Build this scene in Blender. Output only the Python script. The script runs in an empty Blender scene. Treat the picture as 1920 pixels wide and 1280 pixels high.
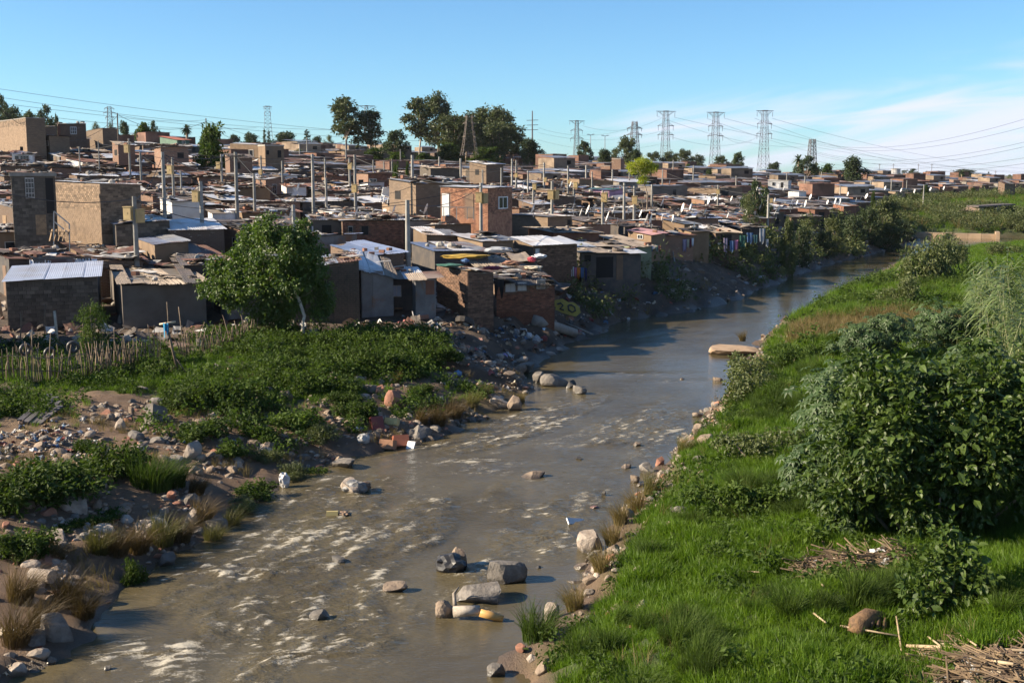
import bpy, math, random
import numpy as np
from mathutils import Vector, Matrix, Euler

R = math.radians
S = bpy.context.scene
COL = S.collection
rng = np.random.default_rng(7)
random.seed(7)

# ------------------------------------------------------------------ camera
CAMZ, FPX, PITCH = 10.0, 2200.0, R(8.02)
cam_data = bpy.data.cameras.new('camera')
cam_data.sensor_fit = 'HORIZONTAL'
cam_data.sensor_width = 36.0
cam_data.lens = 36.0 * FPX / 1920.0
cam_data.clip_start = 0.2
cam_data.clip_end = 20000
cam = bpy.data.objects.new('camera', cam_data)
COL.objects.link(cam)
cam.location = (0, 0, CAMZ)
cam.rotation_euler = (math.pi / 2 - PITCH, 0, 0)
S.camera = cam

# ------------------------------------------------------------------ light and sky
SUN_EL, SUN_AZ = R(27), R(-95)          # azimuth measured from +Y towards +X
SUN_DIR = Vector((math.sin(SUN_AZ) * math.cos(SUN_EL), math.cos(SUN_AZ) * math.cos(SUN_EL), math.sin(SUN_EL)))
sun_data = bpy.data.lights.new('sun', 'SUN')
sun_data.energy = 5.0
sun_data.angle = R(0.5)
sun_data.color = (1.0, 0.85, 0.64)
sun = bpy.data.objects.new('sun', sun_data)
COL.objects.link(sun)
sun.rotation_euler = (-SUN_DIR).to_track_quat('-Z', 'Y').to_euler()

world = bpy.data.worlds.new('World')
S.world = world
world.use_nodes = True
wt = world.node_tree
wt.nodes.clear()


def N(t, kind, **kw):
    n = t.nodes.new(kind)
    for k, v in kw.items():
        setattr(n, k, v)
    return n


def L(t, a, b):
    t.links.new(a, b)


def math_n(t, op, a, b=None, c=None, clamp=False):
    n = N(t, 'ShaderNodeMath', operation=op)
    n.use_clamp = clamp
    for i, v in enumerate((a, b, c)):
        if v is None:
            continue
        if isinstance(v, (int, float)):
            n.inputs[i].default_value = v
        else:
            L(t, v, n.inputs[i])
    return n.outputs[0]


def maprange(t, v, a, b, c=0.0, d=1.0, smooth=True):
    n = N(t, 'ShaderNodeMapRange')
    n.interpolation_type = 'SMOOTHSTEP' if smooth else 'LINEAR'
    n.inputs['From Min'].default_value = a
    n.inputs['From Max'].default_value = b
    n.inputs['To Min'].default_value = c
    n.inputs['To Max'].default_value = d
    if isinstance(v, (int, float)):
        n.inputs['Value'].default_value = v
    else:
        L(t, v, n.inputs['Value'])
    return n.outputs[0]


def mixc(t, fac, a, b, mode='MIX'):
    n = N(t, 'ShaderNodeMix', data_type='RGBA', blend_type=mode)
    for i, v in ((0, fac), (6, a), (7, b)):
        if isinstance(v, (int, float)):
            n.inputs[i].default_value = v
        elif isinstance(v, (tuple, list)):
            n.inputs[i].default_value = (*v[:3], 1)
        else:
            L(t, v, n.inputs[i])
    return n.outputs[2]


SKY_STRENGTH = 0.05
sky = N(wt, 'ShaderNodeTexSky', sky_type='NISHITA')
sky.sun_disc = False
sky.sun_elevation = SUN_EL
sky.sun_rotation = SUN_AZ
sky.altitude = 1600
sky.air_density = 1.0
sky.dust_density = 1.2
sky.ozone_density = 2.5
bg = N(wt, 'ShaderNodeBackground')
bg.inputs[1].default_value = SKY_STRENGTH
wo = N(wt, 'ShaderNodeOutputWorld')
tc = N(wt, 'ShaderNodeTexCoord')
sep = N(wt, 'ShaderNodeSeparateXYZ')
L(wt, tc.outputs['Generated'], sep.inputs[0])
az = math_n(wt, 'ARCTAN2', sep.outputs[0], sep.outputs[1])
el = math_n(wt, 'ARCSINE', sep.outputs[2])
comb = N(wt, 'ShaderNodeCombineXYZ')
L(wt, math_n(wt, 'MULTIPLY', math_n(wt, 'ADD', az, math_n(wt, 'MULTIPLY', el, -1.6)), 5.0), comb.inputs[0])
L(wt, math_n(wt, 'MULTIPLY', math_n(wt, 'SUBTRACT', el, math_n(wt, 'MULTIPLY', az, 0.10)), 34.0), comb.inputs[1])
cn = N(wt, 'ShaderNodeTexNoise')
cn.inputs['Scale'].default_value = 1.0
cn.inputs['Detail'].default_value = 6
cn.inputs['Roughness'].default_value = 0.52
cn.inputs['Distortion'].default_value = 0.9
L(wt, comb.outputs[0], cn.inputs['Vector'])
# a thin bank of cirrus low over the right half of the horizon
top = maprange(wt, math_n(wt, 'SUBTRACT', el, math_n(wt, 'ADD', math_n(wt, 'MULTIPLY', az, 0.12), 0.050)), -0.030, 0.040, 1, 0)
side = maprange(wt, az, -0.02, 0.13)
body = math_n(wt, 'MULTIPLY', top, side)
cl = maprange(wt, math_n(wt, 'ADD', cn.outputs[0], math_n(wt, 'MULTIPLY', math_n(wt, 'SUBTRACT', body, 1.0), 0.42)), 0.30, 0.62)
cl = math_n(wt, 'MULTIPLY', math_n(wt, 'MULTIPLY', cl, body), 0.90, clamp=True)
skyc = mixc(wt, 1.0, sky.outputs[0], (0.86, 1.24, 1.46), 'MULTIPLY')
cloudc = mixc(wt, cl, skyc, (7.4, 7.6, 9.0))
L(wt, cloudc, bg.inputs[0])
L(wt, bg.outputs[0], wo.inputs[0])

S.view_settings.view_transform = 'Standard'
S.view_settings.look = 'None'
S.view_settings.exposure = 1.3
S.view_settings.gamma = 1.0
S.view_settings.use_curve_mapping = False
S.render.engine = 'CYCLES'
try:
    S.cycles.max_bounces = 6
    S.cycles.diffuse_bounces = 2
    S.cycles.glossy_bounces = 3
    S.cycles.transparent_max_bounces = 6
    S.cycles.use_denoising = True
    S.cycles.sample_clamp_indirect = 6
except Exception:
    pass


# ------------------------------------------------------------------ small helpers
def ray(px, py):
    a = (px - 960.0) / FPX
    b = (640.0 - py) / FPX
    return np.array([a, math.cos(PITCH) + b * math.sin(PITCH), -math.sin(PITCH) + b * math.cos(PITCH)])


def at_z(px, py, z=0.0):
    d = ray(px, py)
    return d * ((z - CAMZ) / d[2]) + np.array([0, 0, CAMZ])


def at_y(px, py, Y):
    d = ray(px, py)
    return d * (Y / d[1]) + np.array([0, 0, CAMZ])


def proj(x, y, z):
    dep = y * math.cos(PITCH) - (z - CAMZ) * math.sin(PITCH)
    up = y * math.sin(PITCH) + (z - CAMZ) * math.cos(PITCH)
    return 960 + FPX * x / dep, 640 - FPX * up / dep


def depth_scale(Y):
    """metres per photograph pixel at distance Y"""
    return Y / FPX


_hash = np.random.default_rng(3).random(65536).astype(np.float64)


def vnoise(x, y, seed=0):
    xi = np.floor(x).astype(np.int64)
    yi = np.floor(y).astype(np.int64)
    fx = x - xi
    fy = y - yi
    fx = fx * fx * fx * (fx * (fx * 6 - 15) + 10)
    fy = fy * fy * fy * (fy * (fy * 6 - 15) + 10)

    def h(a, b):
        return _hash[(a * 7919 + b * 104729 + seed * 15731 + (a * b) % 613) & 65535]
    return (h(xi, yi) * (1 - fx) + h(xi + 1, yi) * fx) * (1 - fy) + (h(xi, yi + 1) * (1 - fx) + h(xi + 1, yi + 1) * fx) * fy


def fbm(x, y, octv=4, seed=0, gain=0.5):
    s = 0.0
    a = 1.0
    t = 0.0
    for i in range(octv):
        s = s + a * vnoise(x * 2 ** i + 13.7 * i, y * 2 ** i - 7.1 * i, seed + i)
        t += a
        a *= gain
    return s / t


def sstep(a, b, x):
    t = np.clip((x - a) / (b - a), 0, 1)
    return t * t * (3 - 2 * t)


def mesh_np(name, V, quads=None, tris=None, mats=(), uv=None, midx=None, smooth=False, fattr=None, vattr=None):
    """fast mesh from arrays; uv per loop, midx per face, fattr/vattr dicts of float attributes"""
    V = np.asarray(V, dtype=np.float32).reshape(-1, 3)
    parts, starts, tot = [], [], 0
    if quads is not None and len(quads):
        q = np.asarray(quads, dtype=np.int32).reshape(-1, 4)
        parts.append(q.ravel())
        starts.append(np.arange(len(q), dtype=np.int32) * 4 + tot)
        tot += q.size
    if tris is not None and len(tris):
        q = np.asarray(tris, dtype=np.int32).reshape(-1, 3)
        parts.append(q.ravel())
        starts.append(np.arange(len(q), dtype=np.int32) * 3 + tot)
        tot += q.size
    me = bpy.data.meshes.new(name)
    if tot:
        idx = np.concatenate(parts)
        st = np.concatenate(starts)
        me.vertices.add(len(V))
        me.vertices.foreach_set('co', V.ravel())
        me.loops.add(len(idx))
        me.loops.foreach_set('vertex_index', idx)
        me.polygons.add(len(st))
        me.polygons.foreach_set('loop_start', st)
        if midx is not None:
            me.polygons.foreach_set('material_index', np.asarray(midx, dtype=np.int32))
        if uv is not None:
            l = me.uv_layers.new(name='uv')
            l.data.foreach_set('uv', np.asarray(uv, dtype=np.float32).ravel())
        me.polygons.foreach_set('use_smooth', np.full(len(st), smooth, dtype=bool))
        for dom, dd in (('FACE', fattr), ('POINT', vattr)):
            for k, v in (dd or {}).items():
                a = me.attributes.new(k, 'FLOAT', dom)
                a.data.foreach_set('value', np.asarray(v, dtype=np.float32))
        me.update(calc_edges=True)
        me.validate()
    else:
        me.vertices.add(len(V))
        me.vertices.foreach_set('co', V.ravel())
        for k, v in (vattr or {}).items():
            a = me.attributes.new(k, 'FLOAT', 'POINT')
            a.data.foreach_set('value', np.asarray(v, dtype=np.float32))
        me.update()
    for m in mats:
        me.materials.append(m)
    return me


class MB:
    """collects simple shapes, then becomes ONE mesh"""

    def __init__(self):
        self.v, self.q, self.t, self.uv, self.uvt, self.mq, self.mt, self.n = [], [], [], [], [], [], [], 0

    def add(self, V, quads=(), tris=(), m=0, uvq=None):
        V = np.asarray(V, dtype=float).reshape(-1, 3)
        for i, q in enumerate(quads):
            self.q.append([a + self.n for a in q])
            self.mq.append(m)
            self.uv.append(uvq[i] if uvq is not None else [(V[a][0] + V[a][1], V[a][2]) for a in q])
        for t in tris:
            self.t.append([a + self.n for a in t])
            self.mt.append(m)
            self.uvt.append([(V[a][0] + V[a][1], V[a][2]) for a in t])
        self.v.append(V)
        self.n += len(V)

    def box(self, lo, hi, m=0, M=None):
        x0, y0, z0 = lo
        x1, y1, z1 = hi
        V = np.array([(x0, y0, z0), (x1, y0, z0), (x1, y1, z0), (x0, y1, z0), (x0, y0, z1), (x1, y0, z1), (x1, y1, z1), (x0, y1, z1)], float)
        uvq = []
        Q = [(0, 1, 5, 4), (1, 2, 6, 5), (2, 3, 7, 6), (3, 0, 4, 7), (4, 5, 6, 7), (3, 2, 1, 0)]
        for q in Q:
            P = V[list(q)]
            if abs(np.ptp(P[:, 2])) < 1e-9:
                uvq.append([(p[0], p[1]) for p in P])
            elif abs(np.ptp(P[:, 0])) < 1e-9:
                uvq.append([(p[1], p[2]) for p in P])
            else:
                uvq.append([(p[0], p[2]) for p in P])
        if M is not None:
            V = np.array([M @ Vector(p) for p in V])
        self.add(V, Q, m=m, uvq=uvq)

    def bar(self, p0, p1, w, h=None, m=0):
        """rectangular bar between two points"""
        h = h or w
        p0, p1 = Vector(p0), Vector(p1)
        d = p1 - p0
        l = d.length
        if l < 1e-6:
            return
        M = Matrix.Translation(p0) @ d.to_track_quat('Z', 'Y').to_matrix().to_4x4()
        self.box((-w / 2, -h / 2, 0), (w / 2, h / 2, l), m, M)

    def tube(self, pts, rad, n=6, m=0, cap=True):
        pts = [Vector(p) for p in pts]
        rads = rad if isinstance(rad, (list, tuple)) else [rad] * len(pts)
        V, Q = [], []
        up = Vector((0, 0, 1))
        for i, p in enumerate(pts):
            d = (pts[min(i + 1, len(pts) - 1)] - pts[max(i - 1, 0)]).normalized()
            a = d.cross(up if abs(d.z) < 0.95 else Vector((1, 0, 0))).normalized()
            b = d.cross(a).normalized()
            for k in range(n):
                an = 2 * math.pi * k / n
                V.append(p + (a * math.cos(an) + b * math.sin(an)) * rads[i])
        for i in range(len(pts) - 1):
            for k in range(n):
                k2 = (k + 1) % n
                Q.append((i * n + k, i * n + k2, (i + 1) * n + k2, (i + 1) * n + k))
        T = []
        if cap:
            c0 = len(V)
            V.append(pts[0])
            V.append(pts[-1])
            e = (len(pts) - 1) * n
            for k in range(n):
                k2 = (k + 1) % n
                T.append((c0, k2, k))
                T.append((c0 + 1, e + k, e + k2))
        self.add(V, Q, T, m)

    def mesh(self, name, mats=(), smooth=False):
        uv = [c for f in self.uv for c in f] + [c for f in self.uvt for c in f]
        return mesh_np(name, np.concatenate(self.v) if self.v else np.zeros((0, 3)), self.q, self.t, mats, uv=uv or None, midx=self.mq + self.mt, smooth=smooth)

    def build(self, name, mats, parent=None, smooth=False):
        if not isinstance(mats, (list, tuple)):
            mats = [mats]
        return link(name, self.mesh(name, mats, smooth), parent)


def link(name, me, parent=None, loc=None, rot=None, scale=None):
    o = bpy.data.objects.new(name, me)
    COL.objects.link(o)
    if parent is not None:
        o.parent = parent
    if loc is not None:
        o.location = loc
    if rot is not None:
        o.rotation_euler = rot
    if scale is not None:
        o.scale = scale
    return o


def empty(name, loc, rz=0.0):
    o = bpy.data.objects.new(name, None)
    o.empty_display_size = 0.2
    COL.objects.link(o)
    o.location = loc
    o.rotation_euler = (0, 0, rz)
    return o


def tag(o, label, cat, group=None, kind=None):
    if label:
        o['label'] = label
    if cat:
        o['category'] = cat
    if group:
        o['group'] = group
    if kind:
        o['kind'] = kind
    return o


def setmat(o, m):
    o.material_slots[0].link = 'OBJECT'
    o.material_slots[0].material = m


# ------------------------------------------------------------------ materials
MATS = {}


def base_mat(name):
    m = bpy.data.materials.new(name)
    m.use_nodes = True
    t = m.node_tree
    t.nodes.clear()
    out = N(t, 'ShaderNodeOutputMaterial')
    b = N(t, 'ShaderNodeBsdfPrincipled')
    L(t, b.outputs[0], out.inputs[0])
    MATS[name] = m
    return m, t, b


def objcoord(t):
    return N(t, 'ShaderNodeTexCoord').outputs['Object']


def noise_n(t, scale, detail=4, rough=0.55, vec=None, dist=0.0):
    n = N(t, 'ShaderNodeTexNoise')
    n.inputs['Scale'].default_value = scale
    n.inputs['Detail'].default_value = detail
    n.inputs['Roughness'].default_value = rough
    n.inputs['Distortion'].default_value = dist
    if vec is not None:
        L(t, vec, n.inputs['Vector'])
    return n.outputs[0]


def bump_n(t, h, strength, dist, b):
    n = N(t, 'ShaderNodeBump')
    n.inputs['Strength'].default_value = strength
    n.inputs['Distance'].default_value = dist
    L(t, h, n.inputs['Height'])
    L(t, n.outputs[0], b.inputs['Normal'])


def rnd_value(t, col, lo, hi):
    """brightness varied per object"""
    oi = N(t, 'ShaderNodeObjectInfo')
    v = maprange(t, oi.outputs['Random'], 0, 1, lo, hi, False)
    h = N(t, 'ShaderNodeHueSaturation')
    L(t, v, h.inputs['Value'])
    L(t, col, h.inputs['Color'])
    return h.outputs[0]


def pmat(name, c1, c2, scale=3.0, rough=0.8, metal=0.0, bump=0.0, bscale=None, rnd=(0.8, 1.2), lo=0.35, hi=0.65, c3=None, spec=None):
    """two-tone weathered material; c3 adds sparse stains"""
    m, t, b = base_mat(name)
    geo = N(t, 'ShaderNodeNewGeometry').outputs['Position']
    f = maprange(t, noise_n(t, scale, 5, 0.6, geo), lo, hi)
    c = mixc(t, f, c1, c2)
    if c3 is not None:
        f3 = maprange(t, noise_n(t, scale * 0.37, 6, 0.65, geo, 0.6), 0.52, 0.68)
        c = mixc(t, f3, c, c3)
    if rnd:
        c = rnd_value(t, c, *rnd)
    L(t, c, b.inputs['Base Color'])
    b.inputs['Roughness'].default_value = rough
    b.inputs['Metallic'].default_value = metal
    if spec is not None:
        b.inputs['Specular IOR Level'].default_value = spec
    if bump:
        bump_n(t, noise_n(t, bscale or scale * 3, 4, 0.6, geo), 0.8, bump, b)
    return m


def brick_mat(name, c1, c2, mortar, bw, bh, ms=0.012, stain=(0.12, 0.09, 0.07), rnd=(0.8, 1.15), patch=None):
    m, t, b = base_mat(name)
    uv = N(t, 'ShaderNodeUVMap').outputs[0]
    br = N(t, 'ShaderNodeTexBrick')
    br.inputs['Color1'].default_value = (*c1, 1)
    br.inputs['Color2'].default_value = (*c2, 1)
    br.inputs['Mortar'].default_value = (*mortar, 1)
    br.inputs['Scale'].default_value = 1.0
    br.inputs['Brick Width'].default_value = bw
    br.inputs['Row Height'].default_value = bh
    br.inputs['Mortar Size'].default_value = ms
    br.inputs['Mortar Smooth'].default_value = 0.2
    wob = N(t, 'ShaderNodeTexNoise')
    wob.inputs['Scale'].default_value = 1.3
    L(t, uv, wob.inputs['Vector'])
    add = N(t, 'ShaderNodeVectorMath', operation='MULTIPLY_ADD')
    L(t, wob.outputs['Color'], add.inputs[0])
    add.inputs[1].default_value = (0.04, 0.04, 0)
    L(t, uv, add.inputs[2])
    L(t, add.outputs[0], br.inputs['Vector'])
    geo = N(t, 'ShaderNodeNewGeometry').outputs['Position']
    c = br.outputs['Color']
    if patch:
        f = maprange(t, noise_n(t, 1.1, 4, 0.7, geo), 0.56, 0.64)
        # pale bricks, a few here and there
        wn = N(t, 'ShaderNodeTexWhiteNoise', noise_dimensions='2D')
        sn = N(t, 'ShaderNodeVectorMath', operation='SNAP')
        L(t, add.outputs[0], sn.inputs[0])
        sn.inputs[1].default_value = (bw, bh, 1)
        L(t, sn.outputs[0], wn.inputs['Vector'])
        pf = math_n(t, 'MULTIPLY', maprange(t, wn.outputs[0], 0.72, 0.8), f)
        pf = math_n(t, 'MULTIPLY', pf, math_n(t, 'SUBTRACT', 1.0, br.outputs['Fac']))
        c = mixc(t, pf, c, patch)
    f2 = maprange(t, noise_n(t, 0.55, 6, 0.65, geo), 0.45, 0.75, 0, 0.7)
    c = mixc(t, f2, c, stain)
    if rnd:
        c = rnd_value(t, c, *rnd)
    L(t, c, b.inputs['Base Color'])
    b.inputs['Roughness'].default_value = 0.9
    bump_n(t, math_n(t, 'SUBTRACT', noise_n(t, 25, 3, 0.6, geo), math_n(t, 'MULTIPLY', br.outputs['Fac'], 0.9)), 0.7, 0.012, b)
    return m


def leaf_mat(name, c1, c2, rough=0.45, trans=0.25, rnd=(0.85, 1.15), spec=0.4, scale=0.9):
    """leaves: colour from the per-leaf attribute 'tint', a little light passing through"""
    m, t, b = base_mat(name)
    at = N(t, 'ShaderNodeAttribute', attribute_name='tint')
    geo = N(t, 'ShaderNodeNewGeometry').outputs['Position']
    f = math_n(t, 'ADD', math_n(t, 'MULTIPLY', at.outputs['Fac'], 0.75), math_n(t, 'MULTIPLY', maprange(t, noise_n(t, scale, 2, 0.5, geo), 0.3, 0.7), 0.35), clamp=True)
    c = mixc(t, f, c1, c2)
    if rnd:
        c = rnd_value(t, c, *rnd)
    L(t, c, b.inputs['Base Color'])
    b.inputs['Roughness'].default_value = rough
    b.inputs['Specular IOR Level'].default_value = spec
    tr = N(t, 'ShaderNodeBsdfTranslucent')
    L(t, mixc(t, 1.0, c, (1.5, 1.6, 0.7), 'MULTIPLY'), tr.inputs[0])
    mx = N(t, 'ShaderNodeMixShader')
    mx.inputs[0].default_value = trans
    L(t, b.outputs[0], mx.inputs[1])
    L(t, tr.outputs[0], mx.inputs[2])
    out = [n for n in t.nodes if n.type == 'OUTPUT_MATERIAL'][0]
    L(t, mx.outputs[0], out.inputs[0])
    return m
# ------------------------------------------------------------------ river plan (metres, from the shore seen in the picture)
_pairs = [((40, 1275), (940, 1278)), ((150, 1215), (1012, 1218)), ((215, 1120), (1072, 1125)), ((300, 1055), (1112, 1060)),
          ((400, 995), (1142, 1005)), ((490, 930), (1190, 940)), ((585, 880), (1225, 890)), ((705, 850), (1262, 850)),
          ((820, 822), (1305, 805)), ((900, 785), (1332, 765)), ((985, 745), (1368, 728)), ((985, 700), (1400, 692)),
          ((1030, 664), (1428, 648)), ((1112, 627), (1455, 614)), ((1192, 599), (1502, 594)), ((1300, 581), (1552, 566)),
          ((1392, 556), (1602, 542)), ((1462, 528), (1642, 521)), ((1542, 500), (1670, 502)), ((1642, 475), (1700, 482)),
          ((1712, 455), (1738, 468)), ((1722, 444), (1765, 461)), ((1790, 443), (1822, 458)), ((1870, 444), (1885, 455))]
PL = np.array([(-11.5, 3.0), (-10.5, 14.0)] + [tuple(at_z(*a)[:2]) for a, b in _pairs] + [(200.0, 207.0)])
PR = np.array([(3.0, 3.0), (1.6, 14.0)] + [tuple(at_z(*b)[:2]) for a, b in _pairs] + [(200.0, 176.0)])


def dense(P, n):
    """smooth resampling of a polyline (Catmull-Rom)"""
    out = []
    for i in range(len(P) - 1):
        p0, p1, p2, p3 = P[max(i - 1, 0)], P[i], P[i + 1], P[min(i + 2, len(P) - 1)]
        for k in range(n):
            t = k / n
            out.append(0.5 * ((2 * p1) + (-p0 + p2) * t + (2 * p0 - 5 * p1 + 4 * p2 - p3) * t * t + (-p0 + 3 * p1 - 3 * p2 + p3) * t ** 3))
    out.append(P[-1])
    return np.array(out)


PLd, PRd = dense(PL, 4), dense(PR, 4)


def seg_dist(P, x, y):
    """distance to a polyline"""
    best = np.full(x.shape, 1e9)
    for i in range(len(P) - 1):
        a, b = P[i], P[i + 1]
        d = b - a
        t = np.clip(((x - a[0]) * d[0] + (y - a[1]) * d[1]) / (d @ d + 1e-9), 0, 1)
        best = np.minimum(best, np.hypot(x - a[0] - t * d[0], y - a[1] - t * d[1]))
    return best


_poly = np.concatenate([PLd, PRd[::-1]])


def in_poly(x, y, P=None):
    P = _poly if P is None else P
    ins = np.zeros(x.shape, bool)
    n = len(P)
    for i in range(n):
        x0, y0 = P[i]
        x1, y1 = P[(i + 1) % n]
        if y0 == y1:
            continue
        c = ((y0 > y) != (y1 > y)) & (x < (x1 - x0) * (y - y0) / (y1 - y0) + x0)
        ins ^= c
    return ins


def uvz(rows):
    return [(u * Y, Y, z) for u, pts in rows for Y, z in pts]


_left = uvz([
    (-0.75, [(10, 1.5), (30, 1.8), (60, 2.4), (80, 4.2), (100, 6.0), (125, 8.5), (165, 12.5), (230, 14.5), (400, 19), (800, 24), (2000, 27)]),
    (-0.436, [(10, 0.9), (22, 0.9), (30, 1.1), (45, 1.8), (58, 2.1), (64, 2.3), (80, 3.9), (100, 6.0), (125, 8.5), (163, 12.0), (220, 14), (400, 18.5), (900, 24)]),
    (-0.3, [(30, 0.8), (45, 1.6), (58, 2.0), (64, 2.3), (80, 3.7), (100, 5.6), (125, 7.6), (163, 10.6), (200, 13.2), (260, 15), (400, 18), (900, 24)]),
    (-0.15, [(40, 0.9), (50, 1.6), (58, 2.1), (64, 2.4), (85, 4.0), (100, 5.0), (130, 6.8), (180, 9.5), (260, 13.5), (400, 19.5), (600, 24.5), (900, 27)]),
    (0.0, [(52, 0.8), (58, 1.7), (64, 2.4), (88, 4.0), (110, 5.0), (150, 6.8), (200, 9), (260, 11.7), (400, 16.6), (600, 20.5), (900, 23)]),
    (0.1, [(70, 1.0), (77, 2.2), (90, 2.8), (110, 3.8), (150, 5.8), (200, 8), (300, 11.4), (450, 15.3), (700, 18), (1200, 19)]),
    (0.2, [(88, 1.2), (95, 2.4), (115, 2.9), (150, 4.4), (200, 6.5), (300, 9.4), (450, 12.2), (700, 13.4), (1200, 14)]),
    (0.3, [(140, 1.8), (155, 3.0), (200, 4.3), (300, 7), (500, 10.0), (800, 10.8), (1300, 10)]),
    (0.35, [(192, 1.0), (205, 2.2), (235, 4.6), (262, 4.6), (300, 5.0), (500, 8.0), (800, 9.3), (1500, 9)]),
    (0.41, [(200, 1.4), (225, 4.0), (250, 5.8), (300, 5.0), (500, 6.6), (800, 8), (1500, 9)]),
    (0.48, [(210, 2.0), (235, 4.8), (260, 6.4), (300, 5.5), (500, 6.4), (800, 8), (1500, 9)]),
    (0.75, [(250, 5), (300, 6), (500, 7), (1500, 9)]),
    (-0.4, [(4000, 28)]), (0.0, [(4000, 19)]), (0.4, [(4000, 9.0)]), (1.0, [(4000, 9), (1500, 9), (400, 6)]), (-1.1, [(4000, 30), (1000, 28), (200, 14), (60, 2.6), (15, 1.8)])])
_right = uvz([
    (0.3, [(8, 1.5)]), (1.2, [(8, 2.4)]),
    (0.07, [(22, 0.7)]), (0.2, [(22, 1.3)]), (0.3, [(22, 1.6)]), (0.44, [(22, 2.0)]), (0.8, [(22, 2.6)]),
    (0.13, [(32, 0.7)]), (0.2, [(35, 1.1)]), (0.3, [(35, 1.7)]), (0.44, [(35, 2.3)]), (0.8, [(35, 3)]),
    (0.23, [(60, 1.0)]), (0.3, [(60, 1.7)]), (0.37, [(60, 2.2)]), (0.44, [(60, 2.7)]), (0.8, [(60, 3.4)]),
    (0.29, [(100, 1.1)]), (0.36, [(100, 1.5)]), (0.42, [(100, 1.9)]), (0.5, [(100, 3)]), (0.9, [(100, 3.5)]),
    (0.36, [(125, 1.0)]), (0.42, [(125, 1.2)]), (0.36, [(150, 0.6)]), (0.41, [(150, 0.7)]), (0.5, [(150, 1.2)]), (0.9, [(150, 2)]), (0.5, [(178, 0.5)]), (0.4, [(172, 0.4)])])


class Surface:
    """smooth surface through the measured heights"""

    def __init__(self, pts):
        p = np.array(pts, float)
        self.k = self.warp(p[:, 0], p[:, 1])
        n = len(p)
        d = np.linalg.norm(self.k[:, None] - self.k[None], axis=2)
        A = np.zeros((n + 3, n + 3))
        A[:n, :n] = -d - np.eye(n) * 0.03 * -1
        A[:n, :n] = d - np.eye(n) * 0.04
        A[:n, n] = 1
        A[:n, n + 1:] = self.k
        A[n, :n] = 1
        A[n + 1:, :n] = self.k.T
        b = np.zeros(n + 3)
        b[:n] = p[:, 2]
        self.w = np.linalg.solve(A, b)

    @staticmethod
    def warp(x, y):
        y = np.maximum(y, 4.0)
        return np.stack([np.arctan(x / y) * 4.0, np.log(y) * 2.2], axis=-1)

    def __call__(self, x, y):
        q = self.warp(x, y)
        n = len(self.k)
        z = self.w[n] + q @ self.w[n + 1:]
        for i in range(n):
            z = z + self.w[i] * np.hypot(q[..., 0] - self.k[i, 0], q[..., 1] - self.k[i, 1])
        return z


SL, SR = Surface(_left), Surface(_right)


def ground_info(x, y):
    """height, distance to the water (negative in it), is-right-bank"""
    x = np.asarray(x, float)
    y = np.asarray(y, float)
    dl, dr = seg_dist(PLd, x, y), seg_dist(PRd, x, y)
    ins = in_poly(x, y)
    right = (dr < dl)
    sd = np.where(ins, -np.minimum(dl, dr), np.where(right, dr, dl))
    jag = (fbm(x * 0.9, y * 0.9, 3, 5) - 0.5) * np.where(y < 60, 1.6, 2.6)
    sdj = sd + jag
    zl = np.where(right, SR(x, y), SL(x, y) - 2.3 * sstep(230, 420, y) * (1 - sstep(0.22, 0.32, x / np.maximum(y, 1))))
    rough = (fbm(x * 0.45, y * 0.45, 4, 11) - 0.5)
    fine = (fbm(x * 1.9, y * 1.9, 3, 23) - 0.5)
    near = 1 - sstep(60, 140, y)
    zl = zl + near * (rough * 0.55 + fine * 0.16) * np.where((y > 54) & ~right, 0.35, np.where(right, 1.7, 1.0))
    slope = np.where(right, 0.55 - 0.46 * sstep(132, 150, y), np.where(y < 54, 0.30, 0.52))
    bank = slope * sdj + 0.02
    k = 0.5
    h = np.clip(0.5 + 0.5 * (bank - zl) / k, 0, 1)
    z = bank * (1 - h) + zl * h - k * h * (1 - h)
    z = np.where(sdj < 0, np.maximum(sdj * 0.4, -0.9), z)
    return z, sd, right


def gz(x, y):
    return float(ground_info(np.array([x]), np.array([y]))[0][0])


def gzs(x, y):
    return ground_info(x, y)[0]


def hit(px, py, off=0.0, y0=12.0, y1=900.0):
    """where the sight line through a picture point meets the ground raised by off"""
    d = ray(px, py)
    t = np.geomspace(y0, y1, 500) / d[1]
    x, y, z = d[0] * t, d[1] * t, CAMZ + d[2] * t
    g = np.maximum(gzs(x, y), 0.0) + off
    b = np.nonzero(z <= g)[0]
    if not len(b):
        return None
    i = max(b[0], 1)
    a0, a1 = z[i - 1] - g[i - 1], z[i] - g[i]
    f = a0 / (a0 - a1 + 1e-9)
    return np.array([x[i - 1] + f * (x[i] - x[i - 1]), y[i - 1] + f * (y[i] - y[i - 1]), z[i - 1] + f * (z[i] - z[i - 1])])


# ------------------------------------------------------------------ ground sheet
rows = np.concatenate([np.linspace(3, 60, 190), np.geomspace(60.4, 320, 170)[0:], np.geomspace(325, 6000, 50)])
us = np.concatenate([np.linspace(-1.6, -0.62, 16)[:-1], np.linspace(-0.62, 0.62, 300), np.linspace(0.62, 1.6, 16)[1:]])
UU, YY = np.meshgrid(us, rows)
XX = UU * np.maximum(YY, 14)
ZZ, SD, RT = ground_info(XX.ravel(), YY.ravel())
nr, nc = XX.shape
ii = (np.arange(nr - 1)[:, None] * nc + np.arange(nc - 1)[None]).ravel()
quads = np.stack([ii, ii + 1, ii + nc + 1, ii + nc], 1)

xf, yf = XX.ravel(), YY.ravel()
gn = fbm(xf * 0.16, yf * 0.16, 4, 41)
gn2 = fbm(xf * 0.5, yf * 0.5, 4, 47)


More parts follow.
